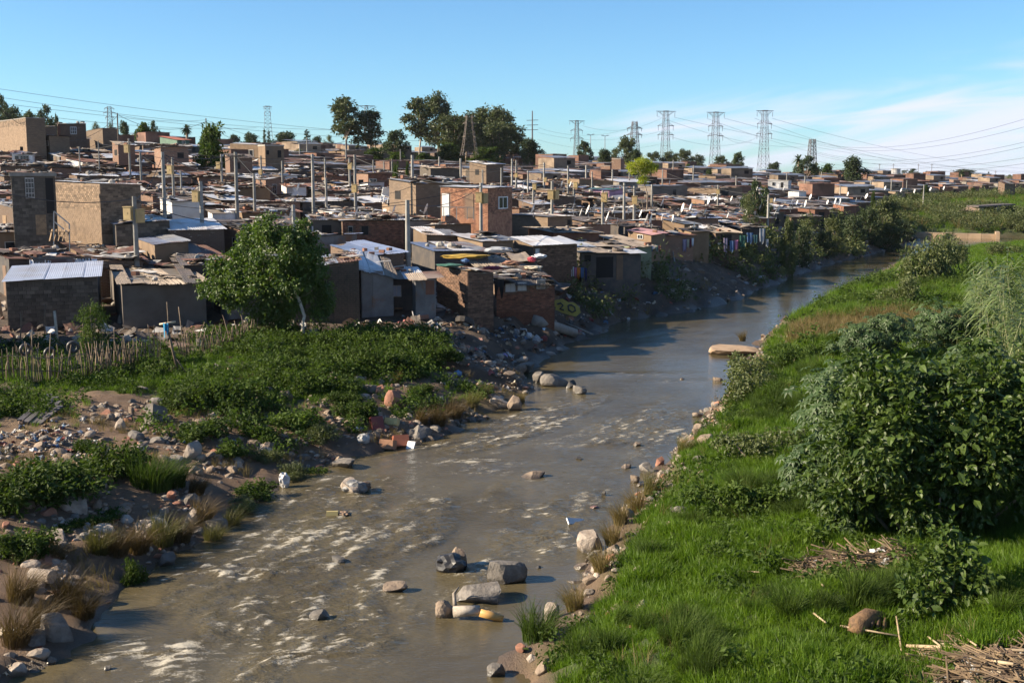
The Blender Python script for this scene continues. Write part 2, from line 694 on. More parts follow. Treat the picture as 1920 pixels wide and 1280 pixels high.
def green_left(x, y, sd, n1, n2):
    """how grassy the left bank is, 0 to 1"""
    X = x / np.maximum(y, 1)
    patch = sstep(0.44, 0.56, 0.5 * n1 + 0.5 * n2)
    strip = sstep(44, 47, y) * (1 - sstep(51.5, 54, y)) * (1 - sstep(-0.27, -0.2, X))
    herb = sstep(36, 43, y) * (1 - sstep(57, 60, y)) * sstep(-0.29, -0.2, X) * (1 - sstep(-0.03, 0.0, X)) * sstep(3.2, 5.5, sd)
    g = np.maximum(np.maximum(strip, herb * (0.55 + 0.6 * patch)), patch * 0.30 * (1 - sstep(52, 56, y)) * sstep(38, 43, y))
    g = g * (1 - sstep(57, 61, y))
    far = sstep(185, 200, y) * sstep(0.31, 0.33, X) * (1 - sstep(270, 300, y))
    top = sstep(290, 360, y) * (0.6 * patch + 0.2)
    return np.clip(np.maximum(np.maximum(g, far), top), 0, 1)


veg = np.where(RT, sstep(0.3, 1.6, SD + (gn2 - 0.5) * 1.2), green_left(xf, yf, SD, gn, gn2))
wet = 1 - sstep(-0.2, 0.9, SD)

gm, t, b = base_mat('earth')
av = N(t, 'ShaderNodeAttribute', attribute_name='veg').outputs['Fac']
aw = N(t, 'ShaderNodeAttribute', attribute_name='wet').outputs['Fac']
ah = N(t, 'ShaderNodeAttribute', attribute_name='yard').outputs['Fac']
geo = N(t, 'ShaderNodeNewGeometry').outputs['Position']
n1 = noise_n(t, 0.7, 6, 0.65, geo)
n2 = noise_n(t, 7.0, 5, 0.7, geo)
dirt = mixc(t, maprange(t, n1, 0.35, 0.65), (0.13, 0.082, 0.05), (0.20, 0.128, 0.08))
dirt = mixc(t, maprange(t, n2, 0.5, 0.68), dirt, (0.13, 0.085, 0.06))
yard = mixc(t, maprange(t, n1, 0.35, 0.65), (0.065, 0.046, 0.033), (0.115, 0.08, 0.055))
dirt = mixc(t, ah, dirt, yard)
grass = mixc(t, maprange(t, n2, 0.35, 0.65), (0.030, 0.055, 0.012), (0.075, 0.10, 0.022))
c = mixc(t, av, dirt, grass)
c = mixc(t, math_n(t, 'MULTIPLY', aw, 0.7), c, (0.07, 0.05, 0.035))
L(t, c, b.inputs['Base Color'])
L(t, maprange(t, aw, 0, 1, 0.95, 0.45), b.inputs['Roughness'])
bump_n(t, math_n(t, 'ADD', n2, noise_n(t, 28, 4, 0.7, geo)), 0.9, 0.06, b)
yardv = np.where(RT, 0, sstep(52, 55, yf) * (1 - sstep(170, 200, yf)))
gme = mesh_np('ground', np.stack([xf, yf, ZZ], 1), quads, mats=[gm], smooth=True, vattr={'veg': veg, 'wet': wet, 'yard': yardv})
tag(link('ground', gme), 'brown earth banks and settled hillside on both sides of the muddy river', 'ground', kind='structure')

# ------------------------------------------------------------------ river
Ls, Rs = dense(PL, 60), dense(PR, 60)
mid = (Ls + Rs) / 2
arc = np.concatenate([[0], np.cumsum(np.linalg.norm(np.diff(mid, axis=0), axis=1))])
yat = np.interp(np.arange(0, arc[-1], 0.05), arc, mid[:, 1])
s, samp = 0.0, []
while s < arc[-1]:
    samp.append(s)
    Yc = np.interp(s, arc, mid[:, 1])
    s += 0.11 if 16 < Yc < 60 else (0.3 if Yc <= 16 else min(0.11 * (Yc / 60) ** 2 * 1.4, 2.5))
samp = np.array(samp)
la = np.stack([np.interp(samp, arc, Ls[:, k]) for k in (0, 1)], 1)
ra = np.stack([np.interp(samp, arc, Rs[:, k]) for k in (0, 1)], 1)
NCOL = 100
tt = np.linspace(-0.16, 1.16, NCOL)
P = la[:, None] * (1 - tt[None, :, None]) + ra[:, None] * tt[None, :, None]
x, y = P[..., 0], P[..., 1]
wid = np.linalg.norm(ra - la, axis=1)[:, None]
ss = samp[:, None] + 0 * x
ww = (tt[None] * wid)
# rough water in the near reach, calm pool by the right shore and beyond
rap = (1 - sstep(40, 62, y)) * 1.0 + 0.25 * sstep(62, 70, y) * (1 - sstep(72, 84, y))
calm = sstep(0.70, 0.95, tt[None]) * (1 - sstep(26, 31, y)) + sstep(0.86, 1.0, tt[None])
patch = sstep(0.40, 0.62, fbm(ss * 0.16 + 3, ww * 0.35, 3, 71))
rap = rap * (1 - 0.85 * np.clip(calm, 0, 1)) * (0.30 + 0.9 * patch)
rap = rap * sstep(0.0, 0.12, tt[None] + 0 * x)
warp1 = (fbm(ss * 0.5, ww * 0.5, 3, 81) - 0.5) * 3.0
wv = 1 - np.abs(2 * fbm(ss * 0.62 + warp1 * 0.55 + ww * 0.35, ww * 0.75 + warp1 * 0.5, 3, 83) - 1)
wv2 = 1 - np.abs(2 * fbm(ss * 1.7 - ww * 0.7 + warp1, ww * 1.9 + warp1, 3, 87) - 1)
wv3 = fbm(ss * 4.5, ww * 4.5, 3, 91) - 0.5
wv4 = 1 - np.abs(2 * fbm(ss * 2.6 + ww * 1.2 + warp1, ww * 3.4 - warp1, 2, 89) - 1)
lines = np.maximum(np.maximum(sstep(0.955, 0.995, wv) , 0.9 * sstep(0.95, 0.995, wv2)), 0.75 * sstep(0.94, 0.995, wv4))
wv = np.clip(wv, 0, 1) ** 3
wv2 = np.clip(wv2, 0, 1) ** 4
z = rap * (0.055 * wv + 0.04 * wv2 + 0.05 * wv3) + 0.012 * (fbm(ss * 0.8, ww * 1.6, 3, 95) - 0.5)
streak = fbm(ss * 0.9 + warp1, ww * 4.2 + warp1 * 1.2, 4, 99)
foam = lines * np.clip(rap * 1.3, 0, 1) * (0.35 + 0.65 * sstep(0.40, 0.56, streak)) * sstep(0.30, 0.55, fbm(ss * 0.35, ww * 0.5, 3, 109))
foam = np.clip(foam * 0.80 + rap * sstep(0.54, 0.72, streak) * 0.36 * sstep(0.45, 0.6, fbm(ss * 1.3, ww * 1.3, 3, 103)), 0, 1)
# two standing breakers in the near left corner, where the photograph shows white water
for bx, by, ax, ay, am in ((268, 1215, 0.9, 0.5, 1.0), (330, 1245, 0.55, 1.1, 1.0), (215, 1245, 0.5, 0.5, 0.8), (890, 868, 1.6, 0.6, 0.8), (905, 885, 1.2, 0.5, 0.6),
                           (1010, 800, 2.0, 0.5, 0.6), (1060, 835, 1.4, 0.5, 0.6), (650, 1000, 0.8, 0.6, 0.7), (470, 1075, 1.3, 0.5, 0.6), (560, 1240, 1.6, 0.5, 0.6), (592, 1172, 0.55, 0.22, 0.5), (733, 1118, 0.6, 0.22, 0.5), (1001, 903, 0.9, 0.3, 0.4), (845, 1078, 0.7, 0.3, 0.45), (905, 1146, 1.0, 0.25, 0.35), (652, 934, 0.8, 0.3, 0.45), (632, 1064, 0.6, 0.25, 0.55), (720, 1085, 0.3, 0.9, 0.4), (520, 1010, 1.4, 0.4, 0.5), (770, 960, 1.2, 0.4, 0.4), (1180, 702, 4.0, 0.8, 0.4), (1300, 716, 3.0, 0.7, 0.4)):
    p = at_z(bx, by)
    e = np.exp(-(((x - p[0]) / ax) ** 2 + ((y - p[1]) / ay) ** 2))
    z = z + e * 0.10 * am * (0.4 + wv3 + 0.5)
    foam = np.clip(foam + e * am * 0.8 * sstep(0.46, 0.66, fbm(x * 2.2 + y * 1.5, y * 5.5 - x * 2, 4, 107, 0.6)), 0, 1)
nr, nc = x.shape
ii = (np.arange(nr - 1)[:, None] * nc + np.arange(nc - 1)[None]).ravel()
q = np.stack([ii, ii + 1, ii + nc + 1, ii + nc], 1)

wm, t, b = base_mat('muddy_water')
af = N(t, 'ShaderNodeAttribute', attribute_name='foam').outputs['Fac']
ar = N(t, 'ShaderNodeAttribute', attribute_name='rap').outputs['Fac']
geo = N(t, 'ShaderNodeNewGeometry').outputs['Position']
big = noise_n(t, 0.25, 4, 0.6, geo)
c = mixc(t, maprange(t, big, 0.35, 0.65), (0.078, 0.062, 0.033), (0.102, 0.083, 0.046))
mf = N(t, 'ShaderNodeMapping')
mf.inputs['Scale'].default_value = (7.5, 17.0, 7.5)
mf.inputs['Rotation'].default_value = (0, 0, R(-25))
L(t, geo, mf.inputs[0])
fn = noise_n(t, 1.0, 6, 0.78, mf.outputs[0], 1.2)
sp = math_n(t, 'MULTIPLY', maprange(t, fn, 0.66, 0.72), math_n(t, 'MULTIPLY', ar, 0.6))
fm = math_n(t, 'MULTIPLY', maprange(t, math_n(t, 'ADD', fn, math_n(t, 'MULTIPLY', af, 0.42)), 0.58, 0.84), maprange(t, af, 0.01, 0.16), clamp=True)
fm = math_n(t, 'MAXIMUM', fm, sp)
c = mixc(t, fm, c, (0.46, 0.42, 0.34))
L(t, c, b.inputs['Base Color'])
L(t, maprange(t, fm, 0, 0.7, 0.07, 0.6), b.inputs['Roughness'])
b.inputs['IOR'].default_value = 1.33
mp = N(t, 'ShaderNodeMapping')
mp.inputs['Scale'].default_value = (1.0, 2.2, 1.0)
mp.inputs['Rotation'].default_value = (0, 0, R(-20))
L(t, geo, mp.inputs[0])
h = math_n(t, 'ADD', math_n(t, 'MULTIPLY', noise_n(t, 1.1, 5, 0.6, mp.outputs[0]), math_n(t, 'ADD', math_n(t, 'MULTIPLY', ar, 0.8), 0.24)), math_n(t, 'MULTIPLY', noise_n(t, 5.0, 4, 0.65, mp.outputs[0]), math_n(t, 'ADD', math_n(t, 'MULTIPLY', ar, 0.9), 0.11)))
bump_n(t, h, 0.85, 0.08, b)
rme = mesh_np('river', np.stack([x, y, z], -1).reshape(-1, 3), q, mats=[wm], smooth=True, vattr={'foam': foam.ravel(), 'rap': np.clip(rap, 0, 1).ravel()})
tag(link('river', rme), 'shallow brown river with foaming riffles running between the banks', 'river', kind='structure')
# ------------------------------------------------------------------ scattering (only for what nobody could count)
PROTO = bpy.data.collections.new('protos')


def scatter(name, P, scale, protos, mats_label, tilt=0.15, rot=None):
    """one object of kind stuff: small pieces at points P, picked from a few shapes"""
    coll = bpy.data.collections.new(name + '_shapes')
    for i, me in enumerate(protos):
        o = bpy.data.objects.new(name + '_shape', me)
        coll.objects.link(o)
    r = np.random.default_rng(len(P) + 17)
    n = len(P)
    ang = np.stack([r.normal(0, tilt, n), r.normal(0, tilt, n), r.uniform(0, 6.283, n)], 1) if rot is None else rot
    me = bpy.data.meshes.new(name)
    me.vertices.add(n)
    me.vertices.foreach_set('co', np.asarray(P, np.float32).ravel())
    a = me.attributes.new('rot', 'FLOAT_VECTOR', 'POINT')
    a.data.foreach_set('vector', ang.astype(np.float32).ravel())
    sc = np.asarray(scale, np.float32)
    if sc.ndim == 1:
        sc = np.repeat(sc[:, None], 3, 1)
    a = me.attributes.new('sc', 'FLOAT_VECTOR', 'POINT')
    a.data.foreach_set('vector', sc.ravel())
    a = me.attributes.new('pick', 'INT', 'POINT')
    a.data.foreach_set('value', r.integers(0, len(protos), n).astype(np.int32))
    me.update()
    o = link(name, me)
    g = bpy.data.node_groups.new(name, 'GeometryNodeTree')
    g.interface.new_socket('Geometry', in_out='INPUT', socket_type='NodeSocketGeometry')
    g.interface.new_socket('Geometry', in_out='OUTPUT', socket_type='NodeSocketGeometry')
    gi, go = g.nodes.new('NodeGroupInput'), g.nodes.new('NodeGroupOutput')
    ip = g.nodes.new('GeometryNodeInstanceOnPoints')
    ci = g.nodes.new('GeometryNodeCollectionInfo')
    ci.inputs['Collection'].default_value = coll
    ci.inputs['Separate Children'].default_value = True
    ci.inputs['Reset Children'].default_value = True

    def named(k, ty):
        n_ = g.nodes.new('GeometryNodeInputNamedAttribute')
        n_.data_type = ty
        n_.inputs['Name'].default_value = k
        return n_.outputs['Attribute']
    e2r = g.nodes.new('FunctionNodeEulerToRotation')
    g.links.new(named('rot', 'FLOAT_VECTOR'), e2r.inputs[0])
    g.links.new(gi.outputs[0], ip.inputs['Points'])
    g.links.new(ci.outputs[0], ip.inputs['Instance'])
    ip.inputs['Pick Instance'].default_value = True
    g.links.new(named('pick', 'INT'), ip.inputs['Instance Index'])
    g.links.new(e2r.outputs[0], ip.inputs['Rotation'])
    g.links.new(named('sc', 'FLOAT_VECTOR'), ip.inputs['Scale'])
    g.links.new(ip.outputs[0], go.inputs[0])
    md = o.modifiers.new('scatter', 'NODES')
    md.node_group = g
    tag(o, mats_label[0], mats_label[1], kind='stuff')
    return o


# ------------------------------------------------------------------ leaves and blades
def unit(v):
    return v / (np.linalg.norm(v, axis=-1, keepdims=True) + 1e-9)


def leaves(P, D, size, r, width=0.42, droop=0.3, up=0.5):
    """folded diamond leaves at P pointing along D. returns V, quads, tint per face"""
    n = len(P)
    size = np.broadcast_to(size, (n,)).astype(float) * r.uniform(0.65, 1.25, n)
    D = unit(D + r.normal(0, 0.45, (n, 3)))
    D[:, 2] -= droop * r.uniform(0, 1.3, n)
    D = unit(D)
    nrm = unit(r.normal(0, 1, (n, 3)) * (1 - up) + np.array([-0.15, -0.15, 1.0]) * up)
    side = unit(np.cross(D, nrm))
    nrm = unit(np.cross(side, D))
    w = (size * width)[:, None]
    l = size[:, None]
    base = P
    m = P + D * l * 0.42
    tip = P + D * l - nrm * l * 0.14
    a = m + side * w * 0.5 + nrm * w * 0.16
    b = m - side * w * 0.5 + nrm * w * 0.16
    V = np.stack([base, a, tip, b, m], 1).reshape(-1, 3)
    i = np.arange(n)[:, None] * 5
    T = np.concatenate([i + np.array([[0, 1, 4]]), i + np.array([[1, 2, 4]]), i + np.array([[2, 3, 4]]), i + np.array([[3, 0, 4]])], 1).reshape(-1, 3)
    tint = np.repeat(r.uniform(0, 1, n), 4)
    return V, T, tint


def leafmesh(name, P, D, size, r, mat, **kw):
    V, T, tint = leaves(P, D, size, r, **kw)
    return mesh_np(name, V, tris=T, mats=[mat], fattr={'tint': tint})


def blades(n, r, rad, h, width, lean=0.35, wind=(0, 0), seg=3, mat=None, name='blades', taper=True):
    """a tuft of curved grass blades growing from the origin"""
    a = r.uniform(0, 6.283, n)
    rr = rad * np.sqrt(r.uniform(0, 1, n))
    base = np.stack([rr * np.cos(a), rr * np.sin(a), np.zeros(n) - 0.02], 1)
    hh = h * r.uniform(0.55, 1.15, n)
    a2 = a + r.normal(0, 0.8, n)
    ln = lean * r.uniform(0.2, 1.4, n)
    dirx = np.cos(a2) * ln + wind[0]
    diry = np.sin(a2) * ln + wind[1]
    fa = r.uniform(0, 6.283, n)
    sx, sy = np.cos(fa) * width / 2, np.sin(fa) * width / 2
    V = []
    for k in range(seg + 1):
        f = k / seg
        bend = f ** 1.8
        w = (1 - f ** 1.5 * 0.92) if taper else 1
        c = base + np.stack([dirx * bend * hh, diry * bend * hh, hh * f * (1 - 0.35 * bend * np.minimum(1, np.hypot(dirx, diry)))], 1)
        o = np.stack([sx * w, sy * w, 0 * sx], 1)
        V += [c - o, c + o]
    V = np.stack(V, 1).reshape(-1, 3)
    m = 2 * (seg + 1)
    i = np.arange(n)[:, None] * m
    Q = np.concatenate([i + np.array([[2 * k, 2 * k + 1, 2 * k + 3, 2 * k + 2]]) for k in range(seg)], 1).reshape(-1, 4)
    tint = np.repeat(r.uniform(0, 1, n), seg)
    return mesh_np(name, V, Q, mats=[mat], fattr={'tint': tint})


G_LAWN = leaf_mat('lawn_grass', (0.042, 0.094, 0.006), (0.112, 0.180, 0.015), 0.5, 0.35, (0.8, 1.2), 0.25)
G_WEED = leaf_mat('weed_leaf', (0.028, 0.054, 0.010), (0.074, 0.110, 0.023), 0.6, 0.3, (0.75, 1.2), 0.12)
G_BUSH = leaf_mat('bush_leaf', (0.024, 0.046, 0.009), (0.068, 0.100, 0.020), 0.58, 0.28, (0.85, 1.15), 0.15)
G_MULB = leaf_mat('mulberry_leaf', (0.024, 0.050, 0.008), (0.074, 0.112, 0.018), 0.48, 0.3, (0.9, 1.1), 0.35)
G_TREE = leaf_mat('tree_leaf', (0.030, 0.064, 0.010), (0.098, 0.148, 0.026), 0.45, 0.3, (0.9, 1.1), 0.4)
G_CAST = leaf_mat('castor_leaf', (0.026, 0.054, 0.016), (0.068, 0.104, 0.034), 0.50, 0.22, (0.8, 1.2), 0.3)
G_DRY = leaf_mat('dry_grass', (0.105, 0.078, 0.034), (0.20, 0.150, 0.068), 0.6, 0.25, (0.8, 1.2), 0.2)
G_BROWN = leaf_mat('brown_grass', (0.055, 0.036, 0.016), (0.120, 0.080, 0.034), 0.55, 0.2, (0.8, 1.2), 0.3)
G_OLIVE = leaf_mat('olive_grass', (0.060, 0.062, 0.018), (0.130, 0.120, 0.040), 0.55, 0.25, (0.8, 1.2), 0.3)
G_REED = leaf_mat('reed_leaf', (0.058, 0.092, 0.026), (0.140, 0.180, 0.062), 0.42, 0.3, (0.85, 1.15), 0.5)
G_GUM = leaf_mat('gum_leaf', (0.030, 0.042, 0.016), (0.085, 0.100, 0.040), 0.5, 0.2, (0.85, 1.15), 0.3, 0.2)
G_DARK = leaf_mat('dark_leaf', (0.022, 0.036, 0.014), (0.055, 0.078, 0.028), 0.5, 0.2, (0.85, 1.15), 0.3, 0.2)
G_LIME = leaf_mat('lime_leaf', (0.19, 0.23, 0.012), (0.36, 0.38, 0.03), 0.5, 0.35, (0.95, 1.05), 0.3)
G_SCRUB = leaf_mat('scrub_leaf', (0.050, 0.070, 0.022), (0.110, 0.125, 0.045), 0.5, 0.25, (0.8, 1.2), 0.3)
M_BARK = pmat('bark', (0.16, 0.12, 0.09), (0.26, 0.20, 0.15), 5, 0.9, bump=0.01)
M_PALEBARK = pmat('pale_bark', (0.24, 0.20, 0.16), (0.38, 0.33, 0.27), 6, 0.85, bump=0.01)
M_STALK = pmat('stalk', (0.09, 0.10, 0.03), (0.17, 0.15, 0.06), 6, 0.8)


def blob_points(n, r, blobs, shell=0.55):
    """points in a set of ellipsoids (cx,cy,cz,rx,ry,rz), denser towards their skins; outward directions too"""
    b = np.array(blobs, float)
    vol = b[:, 3] * b[:, 4] * b[:, 5]
    k = r.choice(len(b), n, p=vol ** 0.75 / (vol ** 0.75).sum())
    d = unit(r.normal(0, 1, (n, 3)))
    rad = (shell + (1 - shell) * r.uniform(0, 1, n)) * (0.86 + 0.28 * r.uniform(0, 1, n))
    P = b[k, :3] + d * b[k, 3:6] * rad[:, None]
    return P, d


def sprays(n_spray, per, r, blobs, spread=0.22, shell=0.6):
    """leaves gathered in little sprays, so gaps open between them"""
    C, d = blob_points(n_spray, r, blobs, shell)
    P = np.repeat(C, per, 0) + r.normal(0, spread, (n_spray * per, 3)) * np.array([1, 1, 0.8])
    D = np.repeat(d, per, 0) + r.normal(0, 0.5, (n_spray * per, 3))
    return P, D


def clump(blobs, seed, k=6, f=0.46):
    """break each mass into smaller clumps round its skin, so gaps and shade open between them"""
    r = np.random.default_rng(seed)
    out = []
    for b in blobs:
        for _ in range(k):
            d = unit(r.normal(0, 1, 3))
            q = r.uniform(0.7, 1.2) * f
            out.append((b[0] + d[0] * b[3] * 0.68, b[1] + d[1] * b[4] * 0.68, b[2] + d[2] * b[5] * 0.68, b[3] * q, b[4] * q, b[5] * q))
    return out


def bush_blobs(r, R_, H, n):
    out = []
    for _ in range(n):
        a, q = r.uniform(0, 6.283), math.sqrt(r.uniform(0, 1))
        rr = R_ * r.uniform(0.28, 0.46)
        z = r.uniform(0.25, 0.78) * H * (1 - 0.42 * q)
        out.append((R_ * 0.68 * q * math.cos(a), R_ * 0.68 * q * math.sin(a), max(z, rr * 0.5), rr, rr, min(rr, H * 0.34)))
    return out


def stems(r, blobs, base_r, rad, mat, name='stem', n=None):
    m = MB()
    for bl in blobs[:n or len(blobs)]:
        p0 = Vector((bl[0] * base_r, bl[1] * base_r, -0.1))
        p2 = Vector(bl[:3])
        p1 = (p0 + p2) / 2 + Vector((r.normal(0, 0.1), r.normal(0, 0.1), 0.1))
        m.tube([p0, p1, p2], [rad, rad * 0.7, rad * 0.3], 5)
    return m.mesh(name, [mat], True)


# shrub kinds: (foliage mesh, stem mesh) of about 1 m radius and 1 m height
def shrub_kind(seed, H, leaf, ns, per, mat, nb=9, spread=0.12, width=0.45, droop=0.25, R_=1.0):
    r = np.random.default_rng(seed)
    bl = bush_blobs(r, R_, H, nb)
    P, D = sprays(ns, per, r, clump(bl, seed, 5, 0.5), spread * 0.7, 0.3)
    k = P[:, 2] > 0.0
    return leafmesh('foliage', P[k], D[k], leaf, r, mat, width=width, droop=droop), stems(r, bl, 0.25, 0.025, M_STALK)


SHRUBS = {
    'broad': [shrub_kind(s, 1.0, 0.17, 420, 5, G_WEED, 11) for s in (1, 2, 3)],
    'dense': [shrub_kind(s, 1.0, 0.14, 520, 6, G_BUSH, 13) for s in (11, 12, 13)],
    'low': [shrub_kind(s, 0.55, 0.16, 360, 5, G_WEED, 10, 0.10) for s in (21, 22, 23)],
    'scrub': [shrub_kind(s, 1.0, 0.13, 520, 6, G_SCRUB, 12, 0.12, 0.3) for s in (31, 32, 33)],
    'dark': [shrub_kind(s, 1.0, 0.15, 520, 6, G_DARK, 12) for s in (41, 42)],
}


def shrub(x, y, R_, H, kind, label, cat='bush', group=None, rz=None, name='bush', var=None):
    f, st = SHRUBS[kind][random.randrange(len(SHRUBS[kind])) if var is None else var]
    e = empty(name, (x, y, gz(x, y) - 0.05), random.uniform(0, 6.28) if rz is None else rz)
    e.scale = (R_, R_, H)
    link('foliage', f, e)
    link('stem', st, e)
    return tag(e, label, cat, group)


TUFTS = {
    'brown': [blades(420, np.random.default_rng(50 + s), 0.28, 1.0, 0.012, 0.55, (0.45, -0.12), 4, G_BROWN, 'grass_tuft') for s in range(3)],
    'olive': [blades(380, np.random.default_rng(60 + s), 0.30, 1.0, 0.014, 0.5, (0.30, -0.1), 4, G_OLIVE, 'grass_tuft') for s in range(3)],
    'green': [blades(420, np.random.default_rng(70 + s), 0.36, 1.0, 0.020, 0.6, (0.2, 0), 4, G_WEED, 'grass_tuft') for s in range(3)],
    'dry': [blades(360, np.random.default_rng(80 + s), 0.24, 1.0, 0.012, 0.5, (-0.25, -0.1), 4, G_DRY, 'grass_tuft') for s in range(3)],
}


def tuft(x, y, size, kind, label, group=None, h=None):
    me = TUFTS[kind][random.randrange(3)]
    o = link('grass_tuft', me, None, (x, y, gz(x, y) - 0.03), (0, 0, random.uniform(-0.5, 0.5)), (size, size, h or size))
    return tag(o, label, 'grass tuft', group)


def at(px, py, off=0.0):
    p = hit(px, py, off)
    return p if p is not None else at_z(px, py, 0)
# ------------------------------------------------------------------ right bank: lawn-like grass
CL = [blades(26, np.random.default_rng(100 + s), 0.17, 0.36, 0.020, 0.55, (0.08, -0.05), 2, G_LAWN, 'grass_clump') for s in range(5)]
CLW = [leafmesh('weed_clump', *sprays(16, 5, np.random.default_rng(130 + s), [(0, 0, 0.15, 0.22, 0.22, 0.16)], 0.07, 0.3), 0.085, np.random.default_rng(140 + s), G_WEED, width=0.55) for s in range(4)]
CLD = [blades(18, np.random.default_rng(150 + s), 0.16, 0.6, 0.014, 0.4, (0.1, -0.05), 3, G_DRY, 'dry_clump') for s in range(4)]
CLS = [leafmesh('scrub_clump', *sprays(26, 5, np.random.default_rng(160 + s), [(0, 0, 0.35, 0.45, 0.45, 0.38)], 0.12, 0.3), 0.17, np.random.default_rng(170 + s), G_SCRUB, width=0.4) for s in range(4)]


def region_points(n, x0, x1, y0, y1, seed, keep):
    r = np.random.default_rng(seed)
    x, y = r.uniform(x0, x1, n), r.uniform(y0, y1, n)
    px = x / y
    k = (px > -0.52) & (px < 0.52)
    x, y = x[k], y[k]
    z, sd, rt = ground_info(x, y)
    k = keep(x, y, z, sd, rt, r)
    return np.stack([x, y, z], 1)[k]


# bare patches where flood litter lies: (px, py, radius)
LITTER = [(1550, 1058, 0.55), (1640, 1052, 0.5), (1865, 1255, 0.95), (1760, 1226, 0.4), (1915, 1262, 0.85), (1830, 524, 2.2)]
LIT = [(at(a, b), c) for a, b, c in LITTER]


def litter_mask(x, y):
    m = np.zeros(x.shape)
    for p, c in LIT:
        m = np.maximum(m, 1 - sstep(0.6, 1.1, np.hypot((x - p[0]) / 1.35, y - p[1]) / c))
    return m


def keep_lawn(x, y, z, sd, rt, r):
    n = fbm(x * 0.5, y * 0.5, 3, 201)
    return rt & (sd > np.where(y > 138, 5.5, np.where((y > 26) & (y < 62), 0.8, 0.5) + 1.3 * (n - 0.2))) & (litter_mask(x, y) < 0.5)


A = region_points(46000, -1, 30, 17, 45, 1, keep_lawn)
B = region_points(26000, 5, 55, 45, 100, 2, keep_lawn)
C_ = region_points(9000, 30, 95, 100, 180, 3, keep_lawn)
P = np.concatenate([A, B, C_])
big = fbm(P[:, 0] * 0.33, P[:, 1] * 0.33, 3, 211)
sc = np.concatenate([np.full(len(A), 0.85), np.full(len(B), 1.35), np.full(len(C_), 1.4)]) * (0.55 + 0.95 * big)
r = np.random.default_rng(5)
scatter('lawn', P, np.stack([sc * 1.1, sc * 1.1, sc * r.uniform(0.7, 1.2, len(P))], 1), CL, ('bright green grass covering the near river bank', 'grass'), 0.12)
W = region_points(5200, 0, 50, 17, 100, 6, lambda x, y, z, sd, rt, r: rt & (sd > 0.7) & (fbm(x * 0.28, y * 0.28, 3, 221) > 0.535) & (litter_mask(x, y) < 0.5))
scatter('bank_weeds', W, np.random.default_rng(8).uniform(0.8, 2.0, len(W)) * (1 + (W[:, 1] > 50) * 0.5), CLW, ('broad leaved weeds growing among the green bank grass', 'weeds'), 0.15)
Tg = region_points(5000, -1, 40, 17, 90, 21, lambda x, y, z, sd, rt, r: rt & (sd > 1.5) & (litter_mask(x, y) < 0.4) & (fbm(x * 0.4, y * 0.4, 3, 261) > 0.55))
scatter('tall_bank_grass', Tg, np.random.default_rng(22).uniform(0.35, 0.8, len(Tg)), [bpy.data.meshes[n_.name] for n_ in TUFTS['green']], ('taller tufts standing in the bright green bank grass', 'grass'), 0.2)
Dq = region_points(900, -1, 40, 17, 90, 23, lambda x, y, z, sd, rt, r: rt & (sd > 1.0))
scatter('dry_stems', Dq, np.random.default_rng(24).uniform(0.5, 1.1, len(Dq)), CLD, ('scattered dead stems in the green bank grass', 'dry grass'), 0.3)
Dp = region_points(2600, 0, 40, 17, 75, 7, lambda x, y, z, sd, rt, r: rt & (sd > 0.15) & (sd < 1.5) & (fbm(x * 0.5, y * 0.5, 3, 231) > 0.46))
scatter('dry_bank_grass', Dp, np.random.default_rng(9).uniform(0.5, 1.1, len(Dp)), CLD, ('straw coloured grass fringing the water under the green bank', 'dry grass'), 0.25)
# reddish brown seeding grass in the band above the big castor oil bush
q0, q1 = at(1520, 640), at(1720, 600)
c0 = (q0 + q1) / 2
Sg = region_points(2300, c0[0] - 7, c0[0] + 7, c0[1] - 8, c0[1] + 6, 11, lambda x, y, z, sd, rt, r: rt & (sd > 2.0) & (((x - c0[0]) / 6) ** 2 + ((y - c0[1]) / 6) ** 2 < 0.5 + 0.7 * fbm(x * 0.7, y * 0.7, 3, 235)))
scatter('seeding_grass', Sg, np.random.default_rng(12).uniform(1.0, 1.9, len(Sg)), CLD, ('reddish brown seeding grass behind the large bush', 'dry grass'), 0.2)
# far bank beyond the bend
Fp = region_points(7000, 55, 150, 192, 305, 13, lambda x, y, z, sd, rt, r: ~rt & (sd > 1.5) & (x / y > 0.315) & (fbm(x * 0.1, y * 0.1, 3, 241) > 0.42) & (x / y > 0.33 + (y - 262) * 0.003))
scatter('far_bank_scrub', Fp, np.random.default_rng(14).uniform(0.9, 2.4, len(Fp)), CLS, ('scrub and rank grass on the slope beyond the river bend', 'scrub'), 0.15)
Fg = region_points(14000, 55, 150, 192, 305, 15, lambda x, y, z, sd, rt, r: ~rt & (sd > 1.0) & (x / y > 0.315) & (x / y > 0.33 + (y - 262) * 0.003))
scatter('far_bank_grass', Fg, np.random.default_rng(16).uniform(1.5, 2.6, len(Fg)), CL, ('green grass on the slope beyond the river bend', 'grass'), 0.15)

Fd = region_points(2600, 55, 150, 196, 305, 19, lambda x, y, z, sd, rt, r: ~rt & (sd > 1.5) & (x / y > 0.33 + (y - 262) * 0.003) & (fbm(x * 0.12, y * 0.12, 3, 251) > 0.52))
scatter('far_dry_grass', Fd, np.random.default_rng(20).uniform(1.6, 3.4, len(Fd)), CLD, ('tan dry grass patches on the slope beyond the river bend', 'dry grass'), 0.2)

